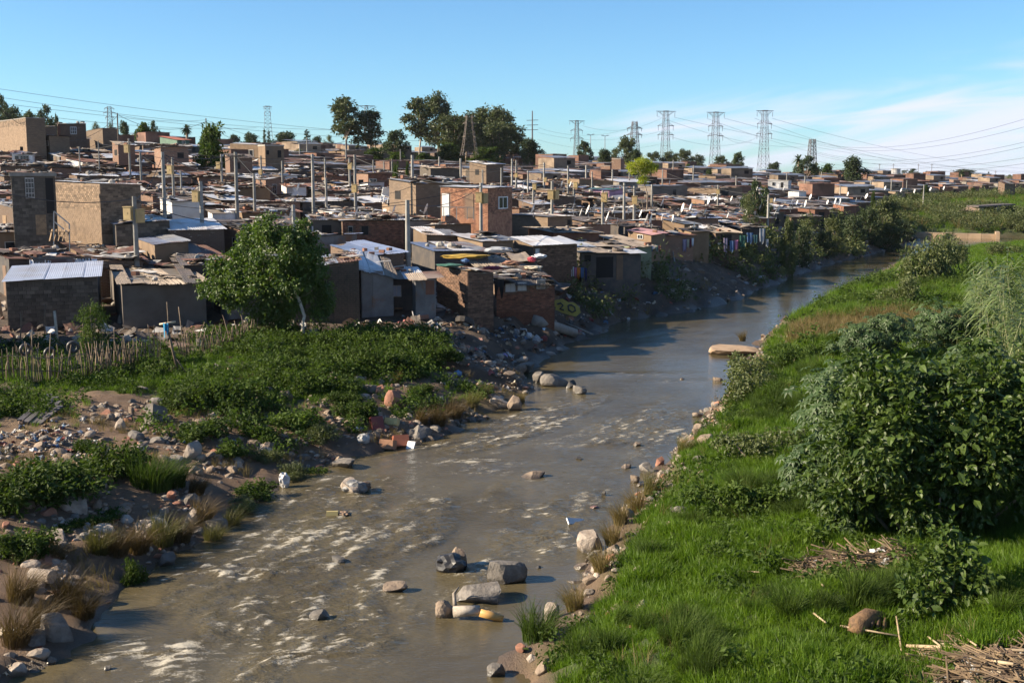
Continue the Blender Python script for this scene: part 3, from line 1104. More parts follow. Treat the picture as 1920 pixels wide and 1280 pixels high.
# ------------------------------------------------------------------ castor oil plants: each large leaf a part
def palmate(r, lobes=7, size=1.0):
    V, T, m = [(0, 0, 0)], [], []
    for k in range(lobes):
        a = (k - (lobes - 1) / 2) * 0.78 / (lobes / 7)
        l = size * (0.62 - 0.16 * abs(k - (lobes - 1) / 2) / (lobes / 2))
        c, s_ = math.cos(a), math.sin(a)
        mx, my = c * l * 0.5, s_ * l * 0.5
        w = l * 0.17
        i = len(V)
        V += [(mx - s_ * w, my + c * w, 0.015), (c * l, s_ * l, -l * 0.22), (mx + s_ * w, my - c * w, 0.015), (mx, my, 0.05)]
        T += [(0, i + 2, i + 3), (0, i + 3, i), (i, i + 3, i + 1), (i + 2, i + 1, i + 3)]
    return np.array(V), np.array(T)


PALM = []
for s in range(4):
    r = np.random.default_rng(300 + s)
    V, T = palmate(r, 7 + s % 2)
    V = V + r.normal(0, 0.012, V.shape)
    PALM.append(mesh_np('leaf', V, tris=T, mats=[G_CAST], fattr={'tint': np.full(len(T), 0.2 + 0.22 * s)}))


def castor_plant(x, y, R_, H, n_leaf, n_fill, label, seed, leafsize=0.42, zoff=0.0):
    r = np.random.default_rng(seed)
    z0 = gz(x, y) + zoff
    e = empty('castor_oil_plant', (x, y, z0))
    bl = bush_blobs(r, R_, H, 12)
    # the leaves one can pick apart stand on the outside, towards the light and the viewer
    C, d = blob_points(n_leaf * 4, r, bl, 0.85)
    sc = d @ np.array([-0.25, -0.7, 0.65]) + 0.25 * (C @ np.array([-0.1, -0.6, 0.5])) / R_ + r.normal(0, 0.12, len(C))
    pick = np.argsort(-sc)[:n_leaf]
    for i in pick:
        dd = d[i]
        q = Vector((dd[0] * 0.5, dd[1] * 0.5 - 0.1, 0.75)).normalized().to_track_quat('Z', 'X')
        o = link('leaf', PALM[r.integers(0, 4)], e)
        o.location = C[i]
        o.rotation_mode = 'QUATERNION'
        o.rotation_quaternion = q @ Euler((0, 0, math.atan2(dd[1], dd[0]) + r.normal(0, 0.8))).to_quaternion()
        s_ = leafsize * r.uniform(0.7, 1.3)
        o.scale = (s_, s_, s_)
    # the mass of leaves behind them
    Vp, Tp = palmate(r)
    C, d = blob_points(n_fill, r, bl, 0.55)
    Vs, Ts = [], []
    for i in range(n_fill):
        q = Vector((d[i][0] * 0.6, d[i][1] * 0.6, 0.7)).normalized().to_track_quat('Z', 'X') @ Euler((0, 0, r.uniform(0, 6.28))).to_quaternion()
        M = np.array(q.to_matrix())
        Vs.append(Vp @ M.T * leafsize * r.uniform(0.7, 1.3) + C[i])
        Ts.append(Tp + i * len(Vp))
    tint = np.repeat(r.uniform(0, 1, n_fill), len(Tp))
    f = link('foliage', mesh_np('foliage', np.concatenate(Vs), tris=np.concatenate(Ts), mats=[G_CAST], fattr={'tint': tint}), e)
    f['kind'] = 'stuff'
    link('stem', stems(r, bl, 0.3, 0.03, M_STALK), e)
    return tag(e, label, 'plant')


def big_bush(x, y, blobs, ns, per, leaf, mat, label, seed, cat='bush', name='leafy_bush', width=0.55, spread=0.2, droop=0.55, parts=0):
    r = np.random.default_rng(seed)
    e = empty(name, (x, y, gz(x, y)))
    P, D = sprays(ns, per, r, clump(blobs, seed, 9, 0.42), spread * 0.6, 0.3)
    k = P[:, 2] > -0.1
    f = link('foliage', leafmesh('foliage', P[k], D[k], leaf, r, mat, width=width, droop=droop), e)
    f['kind'] = 'stuff'
    link('stem', stems(r, blobs, 0.35, 0.05, M_BARK), e)
    if parts:
        C, d = blob_points(parts * 5, r, blobs, 0.9)
        sc = d @ np.array([-0.3, -0.75, 0.55]) + r.normal(0, 0.15, len(C)) + 0.2 * C[:, 2] / 4
        for i in np.argsort(-sc)[:parts]:
            o = link('leaf', LEAF1[r.integers(0, 3)], e)
            o.location = C[i]
            o.rotation_euler = (r.normal(0.3, 0.4), r.normal(0.2, 0.4), math.atan2(d[i][1], d[i][0]) + r.normal(0, 0.7))
            s_ = leaf * r.uniform(1.1, 1.7)
            o.scale = (s_, s_, s_)
    return tag(e, label, cat)


LEAF1 = []
for s in range(3):
    V = np.array([(0, 0, 0), (0.35, 0.27, 0.04), (0.75, 0.2, 0.0), (1, 0, -0.16), (0.75, -0.2, 0.0), (0.35, -0.27, 0.04), (0.5, 0, -0.03)]) + np.random.default_rng(s).normal(0, 0.015, (7, 3))
    T = [(0, 6, 1), (1, 6, 2), (2, 6, 3), (3, 6, 4), (4, 6, 5), (5, 6, 0)]
    LEAF1.append(mesh_np('leaf', V, tris=T, mats=[G_MULB], fattr={'tint': np.full(6, 0.3 + 0.3 * s)}))

# the big bush mass at the right: placed by where its foot stands
p = at(1760, 1050)
bx, by = p[0] + 0.4, p[1] + 2.1
big_bush(bx, by, [(-1.3, -0.2, 1.56, 1.2, 1.3, 1.38), (-0.2, 0.3, 2.73, 1.4, 1.4, 1.50), (0.9, 0.0, 2.08, 1.3, 1.3, 1.62), (2.1, 0.2, 2.47, 1.3, 1.4, 1.75), (2.9, -0.5, 1.56, 1.1, 1.2, 1.50),
                  (0.1, -0.7, 1.17, 1.2, 1.0, 1.12), (-0.9, 0.8, 3.12, 1.1, 1.1, 1.12), (1.6, 1.2, 3.25, 1.3, 1.2, 1.38), (-2.0, 0.4, 1.17, 0.8, 0.9, 1.00), (3.3, 1.0, 2.86, 1.2, 1.2, 1.50)],
         3600, 7, 0.185, G_MULB, 'tall leafy green bush above the flood litter on the right bank', 401, spread=0.22, parts=260)
p = at(1545, 1015)
castor_plant(p[0] + 0.7, p[1] + 1.0, 1.15, 2.0, 120, 200, 'grey green castor oil plant at the foot of the tall leafy bush, beside the grass', 402, 0.36)
p = at(1800, 700)
castor_plant(bx - 0.2, by + 3.6, 2.3, 5.0, 230, 560, 'widest castor oil plant, spreading behind the tall leafy bush', 403, 0.42)
castor_plant(bx + 2.5, by + 4.0, 1.8, 5.0, 120, 330, 'tall castor oil plant between the leafy bush and the reeds', 407, 0.42)
q = at(1650, 690)
castor_plant(q[0], q[1] + 1.5, 2.3, 2.6, 130, 420, 'low wide castor oil plant below the brown seeding grass', 411, 0.42)
q = at(1790, 668)
castor_plant(q[0], q[1] + 1.5, 2.3, 3.0, 130, 420, 'castor oil plant between the reeds and the brown seeding grass', 412, 0.42)
castor_plant(bx - 1.5, by + 3.2, 1.3, 3.2, 110, 260, 'castor oil plant sloping down to the grass at the river side of the bush mass', 404, 0.38)
p = at(1790, 1165)
big_bush(p[0] + 0.1, p[1] + 0.7, [(0, 0, 0.55, 0.65, 0.6, 0.5), (-0.35, 0.1, 0.9, 0.45, 0.45, 0.4), (0.35, 0.15, 1.0, 0.5, 0.5, 0.42), (0.6, -0.2, 0.55, 0.5, 0.5, 0.42), (-0.55, -0.25, 0.4, 0.45, 0.4, 0.3), (0.1, 0.3, 1.35, 0.3, 0.3, 0.35)],
         430, 6, 0.135, G_MULB, 'young leafy shrub growing over the dead stump and flood litter', 405, 'shrub', 'young_shrub', spread=0.12, parts=110)
p = at(1400, 980)
big_bush(p[0], p[1] + 0.6, [(0, 0, 0.25, 0.9, 0.6, 0.35), (-0.9, 0.5, 0.25, 0.6, 0.5, 0.3), (0.8, 0.4, 0.3, 0.7, 0.6, 0.35)], 300, 6, 0.15, G_WEED, 'low patch of pale broad leaved weeds in the middle of the lush grass', 406, 'weeds', 'weed_patch', spread=0.13)
p = at(1420, 860)
big_bush(p[0], p[1], [(0, 0, 0.35, 0.8, 0.7, 0.4), (0.9, 0.6, 0.45, 0.8, 0.8, 0.45), (-0.6, 0.8, 0.35, 0.7, 0.7, 0.4)], 340, 6, 0.13, G_SCRUB, 'rounded yellow green shrub casting a shadow on the grass by the river', 408, spread=0.13)
p = at(1395, 760)
big_bush(p[0] + 0.3, p[1] + 0.5, [(0, 0, 0.7, 1.0, 0.9, 0.7), (0.6, 1.5, 0.8, 0.9, 1.0, 0.75), (-0.5, -0.8, 0.5, 0.7, 0.7, 0.5), (0.7, 3.2, 0.9, 0.9, 1.1, 0.8)], 560, 6, 0.16, G_SCRUB, 'bushy green shrub overhanging the water edge opposite the rocks', 409, spread=0.16)
p = at(1490, 690)
big_bush(p[0], p[1], [(0, 0, 0.5, 1.3, 1.2, 0.6), (1.6, 1.0, 0.5, 1.1, 1.1, 0.6)], 400, 6, 0.16, G_WEED, 'loose weedy shrub on the bank slope above the sandy islet', 410, spread=0.17)
for (px, py, R_, H, lab) in ((1738, 528, 2.6, 4.4, 'tall rounded bush at the water edge near the river bend'), (1795, 500, 1.7, 3.2, 'smaller bush tucked behind the tall rounded bush at the bend'),
                             (1697, 570, 1.6, 2.0, 'grey green low bush in front of the tall rounded bush'), (1880, 640, 1.6, 1.4, 'weedy bush among the reeds by the picture edge'),
                             (1772, 640, 1.3, 1.2, 'dark bush between the brown seeding grass and the reeds'), (1850, 560, 1.6, 1.1, 'low bush behind the pale dry litter heap beside the reeds'),
                             (1885, 480, 2.2, 1.8, 'bush on the bank top behind the reeds'), (1905, 430, 3.2, 3.0, 'round bush on the slope above the concrete ledge')):
    p = at(px, py)
    shrub(p[0], p[1], R_, H, 'scrub' if 'dark' not in lab else 'dark', lab)

# reeds: each cane of the stand a plant with stem and leaves
M_CANE = pmat('cane', (0.20, 0.22, 0.10), (0.34, 0.33, 0.18), 8, 0.5)


def reed_meshes(seed):
    r = np.random.default_rng(seed)
    m = MB()
    pts = [Vector((0.03 * k * k * 0.12, 0, k * 0.55)) for k in range(7)]
    m.tube(pts, [0.014 - 0.0016 * k for k in range(7)], 4)
    V, Q = [], []
    for k in range(18):
        z = 0.6 + 2.7 * k / 17
        a = r.uniform(0, 6.28)
        l = r.uniform(0.55, 0.95)
        c, s_ = math.cos(a), math.sin(a)
        base = len(V)
        for j in range(5):
            f = j / 4
            w = 0.046 * (1 - f ** 2) + 0.002
            x_ = l * f * 0.9
            zz = z + l * (0.55 * f - 0.95 * f * f)
            V += [(c * x_ - s_ * w, s_ * x_ + c * w, zz), (c * x_ + s_ * w, s_ * x_ - c * w, zz + 0.02)]
        Q += [(base + 2 * j, base + 2 * j + 1, base + 2 * j + 3, base + 2 * j + 2) for j in range(4)]
    return m.mesh('stem', [M_CANE]), mesh_np('leaves', V, Q, mats=[G_REED], fattr={'tint': np.repeat(r.uniform(0, 1, 18), 4)})


REEDS = [reed_meshes(500 + i) for i in range(5)]
r = np.random.default_rng(77)
cnt = 0
c = at(1905, 640)
while cnt < 150:
    x, y = r.uniform(c[0] - 4.2, c[0] + 4.5), r.uniform(c[1] - 9, c[1] + 17)
    px, py = proj(x, y, gz(x, y) + 1.5)
    if px > 1950 or px < 1815 + 0.25 * max(0, 560 - py) + 40 * vnoise(np.array([y * 0.4]), np.array([0.0]))[0]:
        continue
    e = empty('reed', (x, y, gz(x, y)), r.uniform(0, 6.28))
    st, lf = REEDS[r.integers(0, 5)]
    link('stem', st, e)
    link('leaves', lf, e)
    s_ = r.uniform(0.75, 1.15)
    e.scale = (s_, s_, s_ * r.uniform(0.75, 1.05))
    e.rotation_euler = (r.normal(0, 0.13), r.normal(0.06, 0.13), r.uniform(0, 6.28))
    tag(e, 'tall green reed in the stand above the castor oil plants at the right edge', 'reed', 'giant reeds standing on the right bank')
    cnt += 1
for (px, py) in ((1822, 600), (1838, 625), (1805, 690), (1790, 700), (1772, 650)):
    p = at(px, py)
    e = empty('reed', (p[0], p[1], p[2]), r.uniform(0, 6.28))
    st, lf = REEDS[r.integers(0, 5)]
    link('stem', st, e)
    link('leaves', lf, e)
    e.scale = (0.7, 0.7, 0.62)
    tag(e, 'short reed standing apart between the reed stand and the dark bushes', 'reed', 'short reeds apart from the stand')
# ------------------------------------------------------------------ wall and roof materials
W_RED = brick_mat('wall_red_brick', (0.23, 0.112, 0.07), (0.155, 0.075, 0.048), (0.27, 0.21, 0.16), 0.24, 0.085, patch=(0.46, 0.38, 0.30))
W_BROWN = brick_mat('wall_brown_brick', (0.145, 0.082, 0.052), (0.10, 0.058, 0.038), (0.20, 0.16, 0.12), 0.26, 0.09, patch=(0.36, 0.29, 0.22))
W_TAN = brick_mat('wall_tan_brick', (0.21, 0.147, 0.097), (0.155, 0.107, 0.07), (0.14, 0.106, 0.08), 0.36, 0.14, ms=0.010)
W_BLOCK = brick_mat('wall_grey_block', (0.125, 0.102, 0.080), (0.094, 0.077, 0.060), (0.075, 0.062, 0.05), 0.40, 0.20, ms=0.014)
W_PTAN = pmat('wall_tan_plaster', (0.21, 0.142, 0.09), (0.155, 0.104, 0.065), 0.9, 0.92, bump=0.006, c3=(0.16, 0.12, 0.085))
W_PGREY = pmat('wall_grey_plaster', (0.142, 0.120, 0.10), (0.104, 0.086, 0.072), 0.9, 0.92, bump=0.006, c3=(0.13, 0.115, 0.10))
W_PWHITE = pmat('wall_white_plaster', (0.62, 0.61, 0.60), (0.50, 0.49, 0.48), 0.8, 0.85, bump=0.004, c3=(0.30, 0.27, 0.24))
W_PINK = pmat('wall_pink_paint', (0.45, 0.25, 0.36), (0.38, 0.20, 0.30), 0.9, 0.8, rnd=None)
W_GREEN = pmat('wall_green_paint', (0.09, 0.16, 0.12), (0.07, 0.12, 0.09), 0.9, 0.8, rnd=None)
W_SAGE = pmat('wall_sage_sheet', (0.20, 0.23, 0.15), (0.15, 0.17, 0.115), 0.9, 0.7, rnd=None)
W_METAL = pmat('wall_sheet_metal', (0.165, 0.17, 0.18), (0.115, 0.115, 0.12), 1.2, 0.55, 0.3, c3=(0.17, 0.09, 0.05))
W_DARK = pmat('wall_dark_board', (0.05, 0.045, 0.045), (0.085, 0.07, 0.06), 1.5, 0.85)
W_RUST = pmat('wall_rust_sheet', (0.20, 0.085, 0.05), (0.13, 0.06, 0.04), 1.5, 0.8, 0.1)
WALL = {'red': W_RED, 'brown': W_BROWN, 'tan': W_TAN, 'block': W_BLOCK, 'ptan': W_PTAN, 'pgrey': W_PGREY, 'pwhite': W_PWHITE, 'pink': W_PINK, 'green': W_GREEN,
        'sage': W_SAGE, 'metal': W_METAL, 'dark': W_DARK, 'rust': W_RUST}
R_GREY = pmat('roof_grey_sheet', (0.34, 0.345, 0.36), (0.23, 0.225, 0.225), 0.7, 0.42, 0.55, rnd=(0.7, 1.25), c3=(0.17, 0.095, 0.06))
R_PALE = pmat('roof_pale_sheet', (0.62, 0.62, 0.64), (0.50, 0.49, 0.49), 0.7, 0.42, 0.25, rnd=(0.8, 1.2), c3=(0.33, 0.25, 0.19))
R_BLUE = pmat('roof_bluish_sheet', (0.27, 0.31, 0.42), (0.20, 0.22, 0.30), 0.7, 0.36, 0.5, rnd=(0.8, 1.2), c3=(0.20, 0.16, 0.14))
R_ICE = pmat('roof_ice_sheet', (0.50, 0.54, 0.64), (0.42, 0.45, 0.53), 0.5, 0.4, 0.25, rnd=(0.92, 1.08), c3=(0.36, 0.33, 0.32))
R_RUST = pmat('roof_rust_sheet', (0.17, 0.075, 0.05), (0.11, 0.06, 0.045), 0.9, 0.75, 0.15, rnd=(0.65, 1.3), c3=(0.26, 0.20, 0.17))
R_DARK = pmat('roof_dark_sheet', (0.075, 0.068, 0.065), (0.13, 0.10, 0.085), 1.0, 0.7, 0.1, rnd=(0.6, 1.3))
R_TAN = pmat('roof_tan_board', (0.32, 0.26, 0.20), (0.23, 0.18, 0.14), 1.2, 0.8, 0.0, rnd=(0.7, 1.25), c3=(0.13, 0.10, 0.08))
R_PINK = pmat('roof_pink_sheet', (0.42, 0.24, 0.24), (0.33, 0.18, 0.18), 0.9, 0.6, 0.1, rnd=(0.9, 1.1))
R_GREEN = pmat('roof_green_sheet', (0.03, 0.20, 0.11), (0.03, 0.14, 0.08), 0.9, 0.5, rnd=None)
R_RED = pmat('roof_red_tile', (0.27, 0.09, 0.055), (0.20, 0.065, 0.045), 2.0, 0.8, rnd=None)
ROOF = {'ice': R_ICE, 'grey': R_GREY, 'pale': R_PALE, 'blue': R_BLUE, 'rust': R_RUST, 'dark': R_DARK, 'tan': R_TAN, 'pink': R_PINK, 'green': R_GREEN, 'red': R_RED}
M_FRAME = pmat('window_frame_steel', (0.42, 0.40, 0.37), (0.30, 0.27, 0.24), 3, 0.6)
M_WOOD = pmat('weathered_wood', (0.26, 0.17, 0.095), (0.17, 0.11, 0.065), 4, 0.85)
M_WHITE = pmat('white_paint', (0.72, 0.72, 0.72), (0.60, 0.60, 0.60), 2, 0.5)
M_DOORB = pmat('brown_door', (0.16, 0.095, 0.055), (0.115, 0.07, 0.045), 2, 0.7)
M_HOLE, _t, _b = base_mat('dark_opening')
_b.inputs['Base Color'].default_value = (0.012, 0.011, 0.011, 1)
_b.inputs['Roughness'].default_value = 0.9
M_GLASS, _t, _b = base_mat('window_glass')
_b.inputs['Base Color'].default_value = (0.02, 0.023, 0.028, 1)
_b.inputs['Roughness'].default_value = 0.08
M_CONC = pmat('concrete', (0.33, 0.30, 0.26), (0.25, 0.225, 0.195), 2.5, 0.9, bump=0.005)
DOORM = {'white': M_WHITE, 'brown': M_DOORB, 'wood': M_WOOD, 'dark': M_HOLE, 'metal': W_METAL, 'rust': W_RUST, 'blue': R_BLUE}


# corrugated sheets of 1 x 1 m, scaled to fit
def sheet_mesh(n, seed, warp=0.0, ragged=0.0, amp=0.018):
    r = np.random.default_rng(seed)
    k = n * 4 + 1
    rowsn = 4
    V = []
    xs = np.linspace(0, 1, k)
    for j in range(rowsn):
        yj = j / (rowsn - 1)
        for i, x in enumerate(xs):
            y = yj
            if j == 0:
                y -= ragged * r.uniform(-1, 1)
            if j == rowsn - 1:
                y += ragged * r.uniform(-1, 1)
            z = amp * math.sin(x * n * 2 * math.pi) + warp * (math.sin(x * 3 + seed) * math.cos(yj * 4 + seed * 2) + 0.3 * r.normal())
            V.append((x, y, z))
    Q = [(j * k + i, j * k + i + 1, (j + 1) * k + i + 1, (j + 1) * k + i) for j in range(rowsn - 1) for i in range(k - 1)]
    return mesh_np('roof_sheet', V, Q, mats=[R_GREY])


SHEETS = [sheet_mesh(10, 1, 0.006, 0, 0.005), sheet_mesh(10, 2, 0.014, 0.02, 0.007), sheet_mesh(9, 3, 0.02, 0.03, 0.013), sheet_mesh(8, 4, 0.03, 0.04, 0.014), sheet_mesh(1, 5, 0.03, 0.03, 0.004), sheet_mesh(1, 6, 0.05, 0.06, 0.004)]
_unit = MB()
_unit.box((-0.5, -0.5, -0.5), (0.5, 0.5, 0.5))


def frame_mesh(mx, my):
    m = MB()
    b = 0.07
    m.box((-0.5, -0.6, -0.5), (0.5, 0.4, -0.5 + b))
    m.box((-0.5, -0.6, 0.5 - b), (0.5, 0.4, 0.5))
    m.box((-0.5, -0.6, -0.5 + b), (-0.5 + b * 0.8, 0.4, 0.5 - b))
    m.box((0.5 - b * 0.8, -0.6, -0.5 + b), (0.5, 0.4, 0.5 - b))
    for i in range(1, mx):
        x = -0.5 + i / mx
        m.box((x - 0.02, -0.4, -0.5 + b), (x + 0.02, 0.3, 0.5 - b))
    for i in range(1, my):
        z = -0.5 + i / my
        m.box((-0.5 + b * 0.8, -0.3, z - 0.015), (0.5 - b * 0.8, 0.2, z + 0.015))
    return m.mesh('frame', [M_FRAME])


FRAMES = {(a, b_): frame_mesh(a, b_) for a, b_ in ((1, 1), (2, 1), (2, 2), (3, 2), (3, 4))}
_p = MB()
_p.box((-0.5, -0.5, -0.5), (0.5, 0.5, 0.5))
PANE = _p.mesh('pane', [M_GLASS])
SLAB = _p.mesh('door', [M_WOOD])
_h = MB()
_h.box((-0.5, -0.5, -0.5), (0.5, 0.5, 0.5))
HOLE = _h.mesh('opening', [M_HOLE])
BRICKS = {}


def brick_mesh(kind):
    if kind not in BRICKS:
        cc = {'red': ((0.24, 0.10, 0.058), (0.16, 0.068, 0.042)), 'brown': ((0.17, 0.098, 0.062), (0.115, 0.066, 0.044)), 'orange': ((0.36, 0.18, 0.105), (0.24, 0.11, 0.068)), 'tan': ((0.215, 0.148, 0.096), (0.155, 0.105, 0.068)),  # orange: lit copy of the red brick, sunlight put into its colour
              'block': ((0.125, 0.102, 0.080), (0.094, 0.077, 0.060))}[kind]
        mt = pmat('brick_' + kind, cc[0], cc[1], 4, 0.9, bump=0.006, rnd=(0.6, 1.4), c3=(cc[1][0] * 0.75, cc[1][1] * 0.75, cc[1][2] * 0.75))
        m = MB()
        e = 0.04
        V = []
        for z in (-0.5, 0.5):
            V += [(-0.5, 0.5, z), (0.5, 0.5, z)]
        for z in (-0.5 + e, 0.5 - e):
            V += [(-0.5 + e, -0.5, z), (0.5 - e, -0.5, z)]
        m.add(V, [(4, 5, 7, 6), (0, 1, 5, 4), (6, 7, 3, 2), (0, 4, 6, 2), (5, 1, 3, 7)])
        BRICKS[kind] = (m.mesh('brick', [mt]), mt)
    return BRICKS[kind]


def face_matrix(face, w, d):
    """face-local frame: x along the wall from the near corner, y inwards, z up"""
    if face == 'B':
        return Matrix.Identity(4)
    if face == 'A':            # wall x=0, running back from the corner; outward is -x
        return Matrix.Rotation(math.pi / 2, 4, 'Z') @ Matrix.Scale(-1, 4, (0, 1, 0)) if False else Matrix(((0, 1, 0, 0), (1, 0, 0, 0), (0, 0, 1, 0), (0, 0, 0, 1)))
    if face == 'R':            # wall x=w, facing +x, running back from its front edge
        return Matrix(((0, -1, 0, w), (1, 0, 0, 0), (0, 0, 1, 0), (0, 0, 0, 1)))
    raise ValueError(face)


def place(o, M, c, s):
    o.matrix_local = M @ Matrix.Translation(c) @ Matrix.Diagonal((*s, 1))
    return o


def add_window(root, face, w, d, x0, z0, ww, hh, grid=(2, 1), frame=None, kind='glass', mat=None):
    M = face_matrix(face, w, d)
    if kind == 'hole':
        o = link('window_opening', HOLE, root)
        place(o, M, (x0 + ww / 2, -0.006, z0 + hh / 2), (ww, 0.02, hh))
        return o
    o = link('window', FRAMES[grid], root)
    place(o, M, (x0 + ww / 2, -0.02, z0 + hh / 2), (ww, 0.07, hh))
    p = link('pane', PANE, o)
    p.location = (0, 0.12, 0)
    p.scale = (0.86, 0.5, 0.87)
    if frame is not None:
        setmat(o, frame)
    if mat is not None:
        setmat(p, mat)
    return o


def add_door(root, face, w, d, x0, ww, hh, mat='wood', z0=0.0):
    M = face_matrix(face, w, d)
    o = link('door', SLAB, root)
    place(o, M, (x0 + ww / 2, -0.012, z0 + hh / 2), (ww, 0.045, hh))
    setmat(o, DOORM[mat])
    return o


def brickwork(root, face, w, d, length, hfun, bw, bh, kind, limit=300, skip=(), x0=0.0, z0=0.0):
    """separate bricks laid in courses, 14 mm proud of the wall behind; the lowest ones past the limit are joined"""
    me, mt = brick_mesh(kind)
    M = face_matrix(face, w, d)
    cells = []
    r = random.Random(int(length * 100) + int(bw * 1000))
    row = 0
    zz = z0
    while zz + bh * 0.6 < max(hfun(0), hfun(length)):
        off = (row % 2) * bw / 2
        x = x0 - off
        while x < length - 0.02:
            a, b_ = max(x, x0), min(x + bw, length)
            top = min(hfun(a), hfun(b_))
            if b_ - a > 0.05 and zz + bh <= top + 0.01:
                cx, cz = (a + b_) / 2, zz + bh / 2
                if not any(sx0 - 0.02 < b_ and a < sx1 + 0.02 and sz0 - 0.02 < zz + bh and zz < sz1 + 0.02 for sx0, sx1, sz0, sz1 in skip):
                    cells.append((a, b_, cx, cz))
            x += bw
        zz += bh
        row += 1
    cells.sort(key=lambda c: -c[3])
    g = 0.012
    for a, b_, cx, cz in cells[:limit]:
        o = link('brick', me, root)
        place(o, M, (cx, -0.008 + r.uniform(-0.002, 0.002), cz), (b_ - a - g, 0.020, bh - g))
    if len(cells) > limit:
        m = MB()
        for a, b_, cx, cz in cells[limit:]:
            y0 = -0.016 + r.uniform(-0.004, 0.004)
            m.box((a + g / 2, y0, cz - bh / 2 + g / 2), (b_ - g / 2, 0.004, cz + bh / 2 - g / 2))
        o = link('brickwork', m.mesh('brickwork', [mt]), root)
        o.matrix_local = M
        o['kind'] = 'stuff'


HOUSES = []          # (x, y, radius) taken ground


def house_core(root, w, d, h, sr, sb, wall, roofs, seed, over=0.22, nsheet=None, sag=0.02, flat=False, thick=0.0, wallname='wall', split=1):
    """a box with a single-pitch sheet roof; h at the near corner, rising sr to the right and sb to the back"""
    r = random.Random(seed)
    H = {'c': h, 'r': h + sr, 'b': h + sb, 'rb': h + sr + sb}
    V = [(0, 0, -0.8), (w, 0, -0.8), (w, d, -0.8), (0, d, -0.8), (0, 0, H['c']), (w, 0, H['r']), (w, d, H['rb']), (0, d, H['b'])]
    Q = [(0, 1, 5, 4), (1, 2, 6, 5), (2, 3, 7, 6), (3, 0, 4, 7), (4, 5, 6, 7)]
    uvl = []
    for qi, q in enumerate(Q):
        for a in q:
            p = V[a]
            uvl.append((p[0], p[2]) if qi in (0, 2) else ((p[1], p[2]) if qi in (1, 3) else (p[0], p[1])))
    link(wallname, mesh_np('wall', V, Q, mats=[WALL[wall] if isinstance(wall, str) else wall], uv=uvl), root)
    if flat:
        m = MB()
        m.box((-over, -over, h + 0.003), (w + over, d + over, h + 0.003 + flat))
        m.build('roof_slab', [M_CONC], root)
        return
    n = nsheet or max(2, int(round(w / 1.25)))
    ax, ay = -math.atan2(sr, w), math.atan2(sb, d)
    xw = (w + 2 * over) / n
    lay = []
    for i in range(n):
        for j in range(split):
            x = -over + i * xw
            ln = (d + 2 * over) / split
            y = -over + j * ln
            lay.append((x, y, xw, ln, j))
    for i, (x, y, xw_, ln, j) in enumerate(lay):
        o = link('roof_sheet', SHEETS[r.randrange(len(SHEETS)) if not isinstance(sag, str) else 0], root)
        z = h + 0.05 + (x / w) * sr + (y / d) * sb + 0.02 * (i % 2) + 0.03 * j + r.uniform(0, sag if not isinstance(sag, str) else 0.004)
        o.location = (x + r.uniform(-0.03, 0.03), y + r.uniform(-0.12, 0.08), z)
        o.rotation_euler = (ay + r.uniform(-0.4, 0.4) * (sag if not isinstance(sag, str) else 0), ax + r.uniform(-0.5, 0.5) * (sag if not isinstance(sag, str) else 0), r.uniform(-1, 1) * (sag * 0.8 if not isinstance(sag, str) else 0))
        o.scale = (xw_ * 1.07, ln * r.uniform(0.97, 1.05), 1)
        setmat(o, ROOF[roofs[i % len(roofs)] if isinstance(roofs, (list, tuple)) else roofs])


ROOFS = []           # (matrix, w, d, h, sr, sb, density) for debris


def solve_house(cx, ty, ax, bx, Y, th):
    p = at_y(cx, ty, Y)
    c, s = math.cos(th), math.sin(th)
    cp, sp = math.cos(PITCH), math.sin(PITCH)

    def solve(px, ux, uy):
        k = (px - 960) / FPX
        return (k * (p[1] * cp - (p[2] - CAMZ) * sp) - p[0]) / (ux - k * uy * cp)
    return p, max(solve(bx, c, s), 0.3), max(solve(ax, -s, c), 0.3)


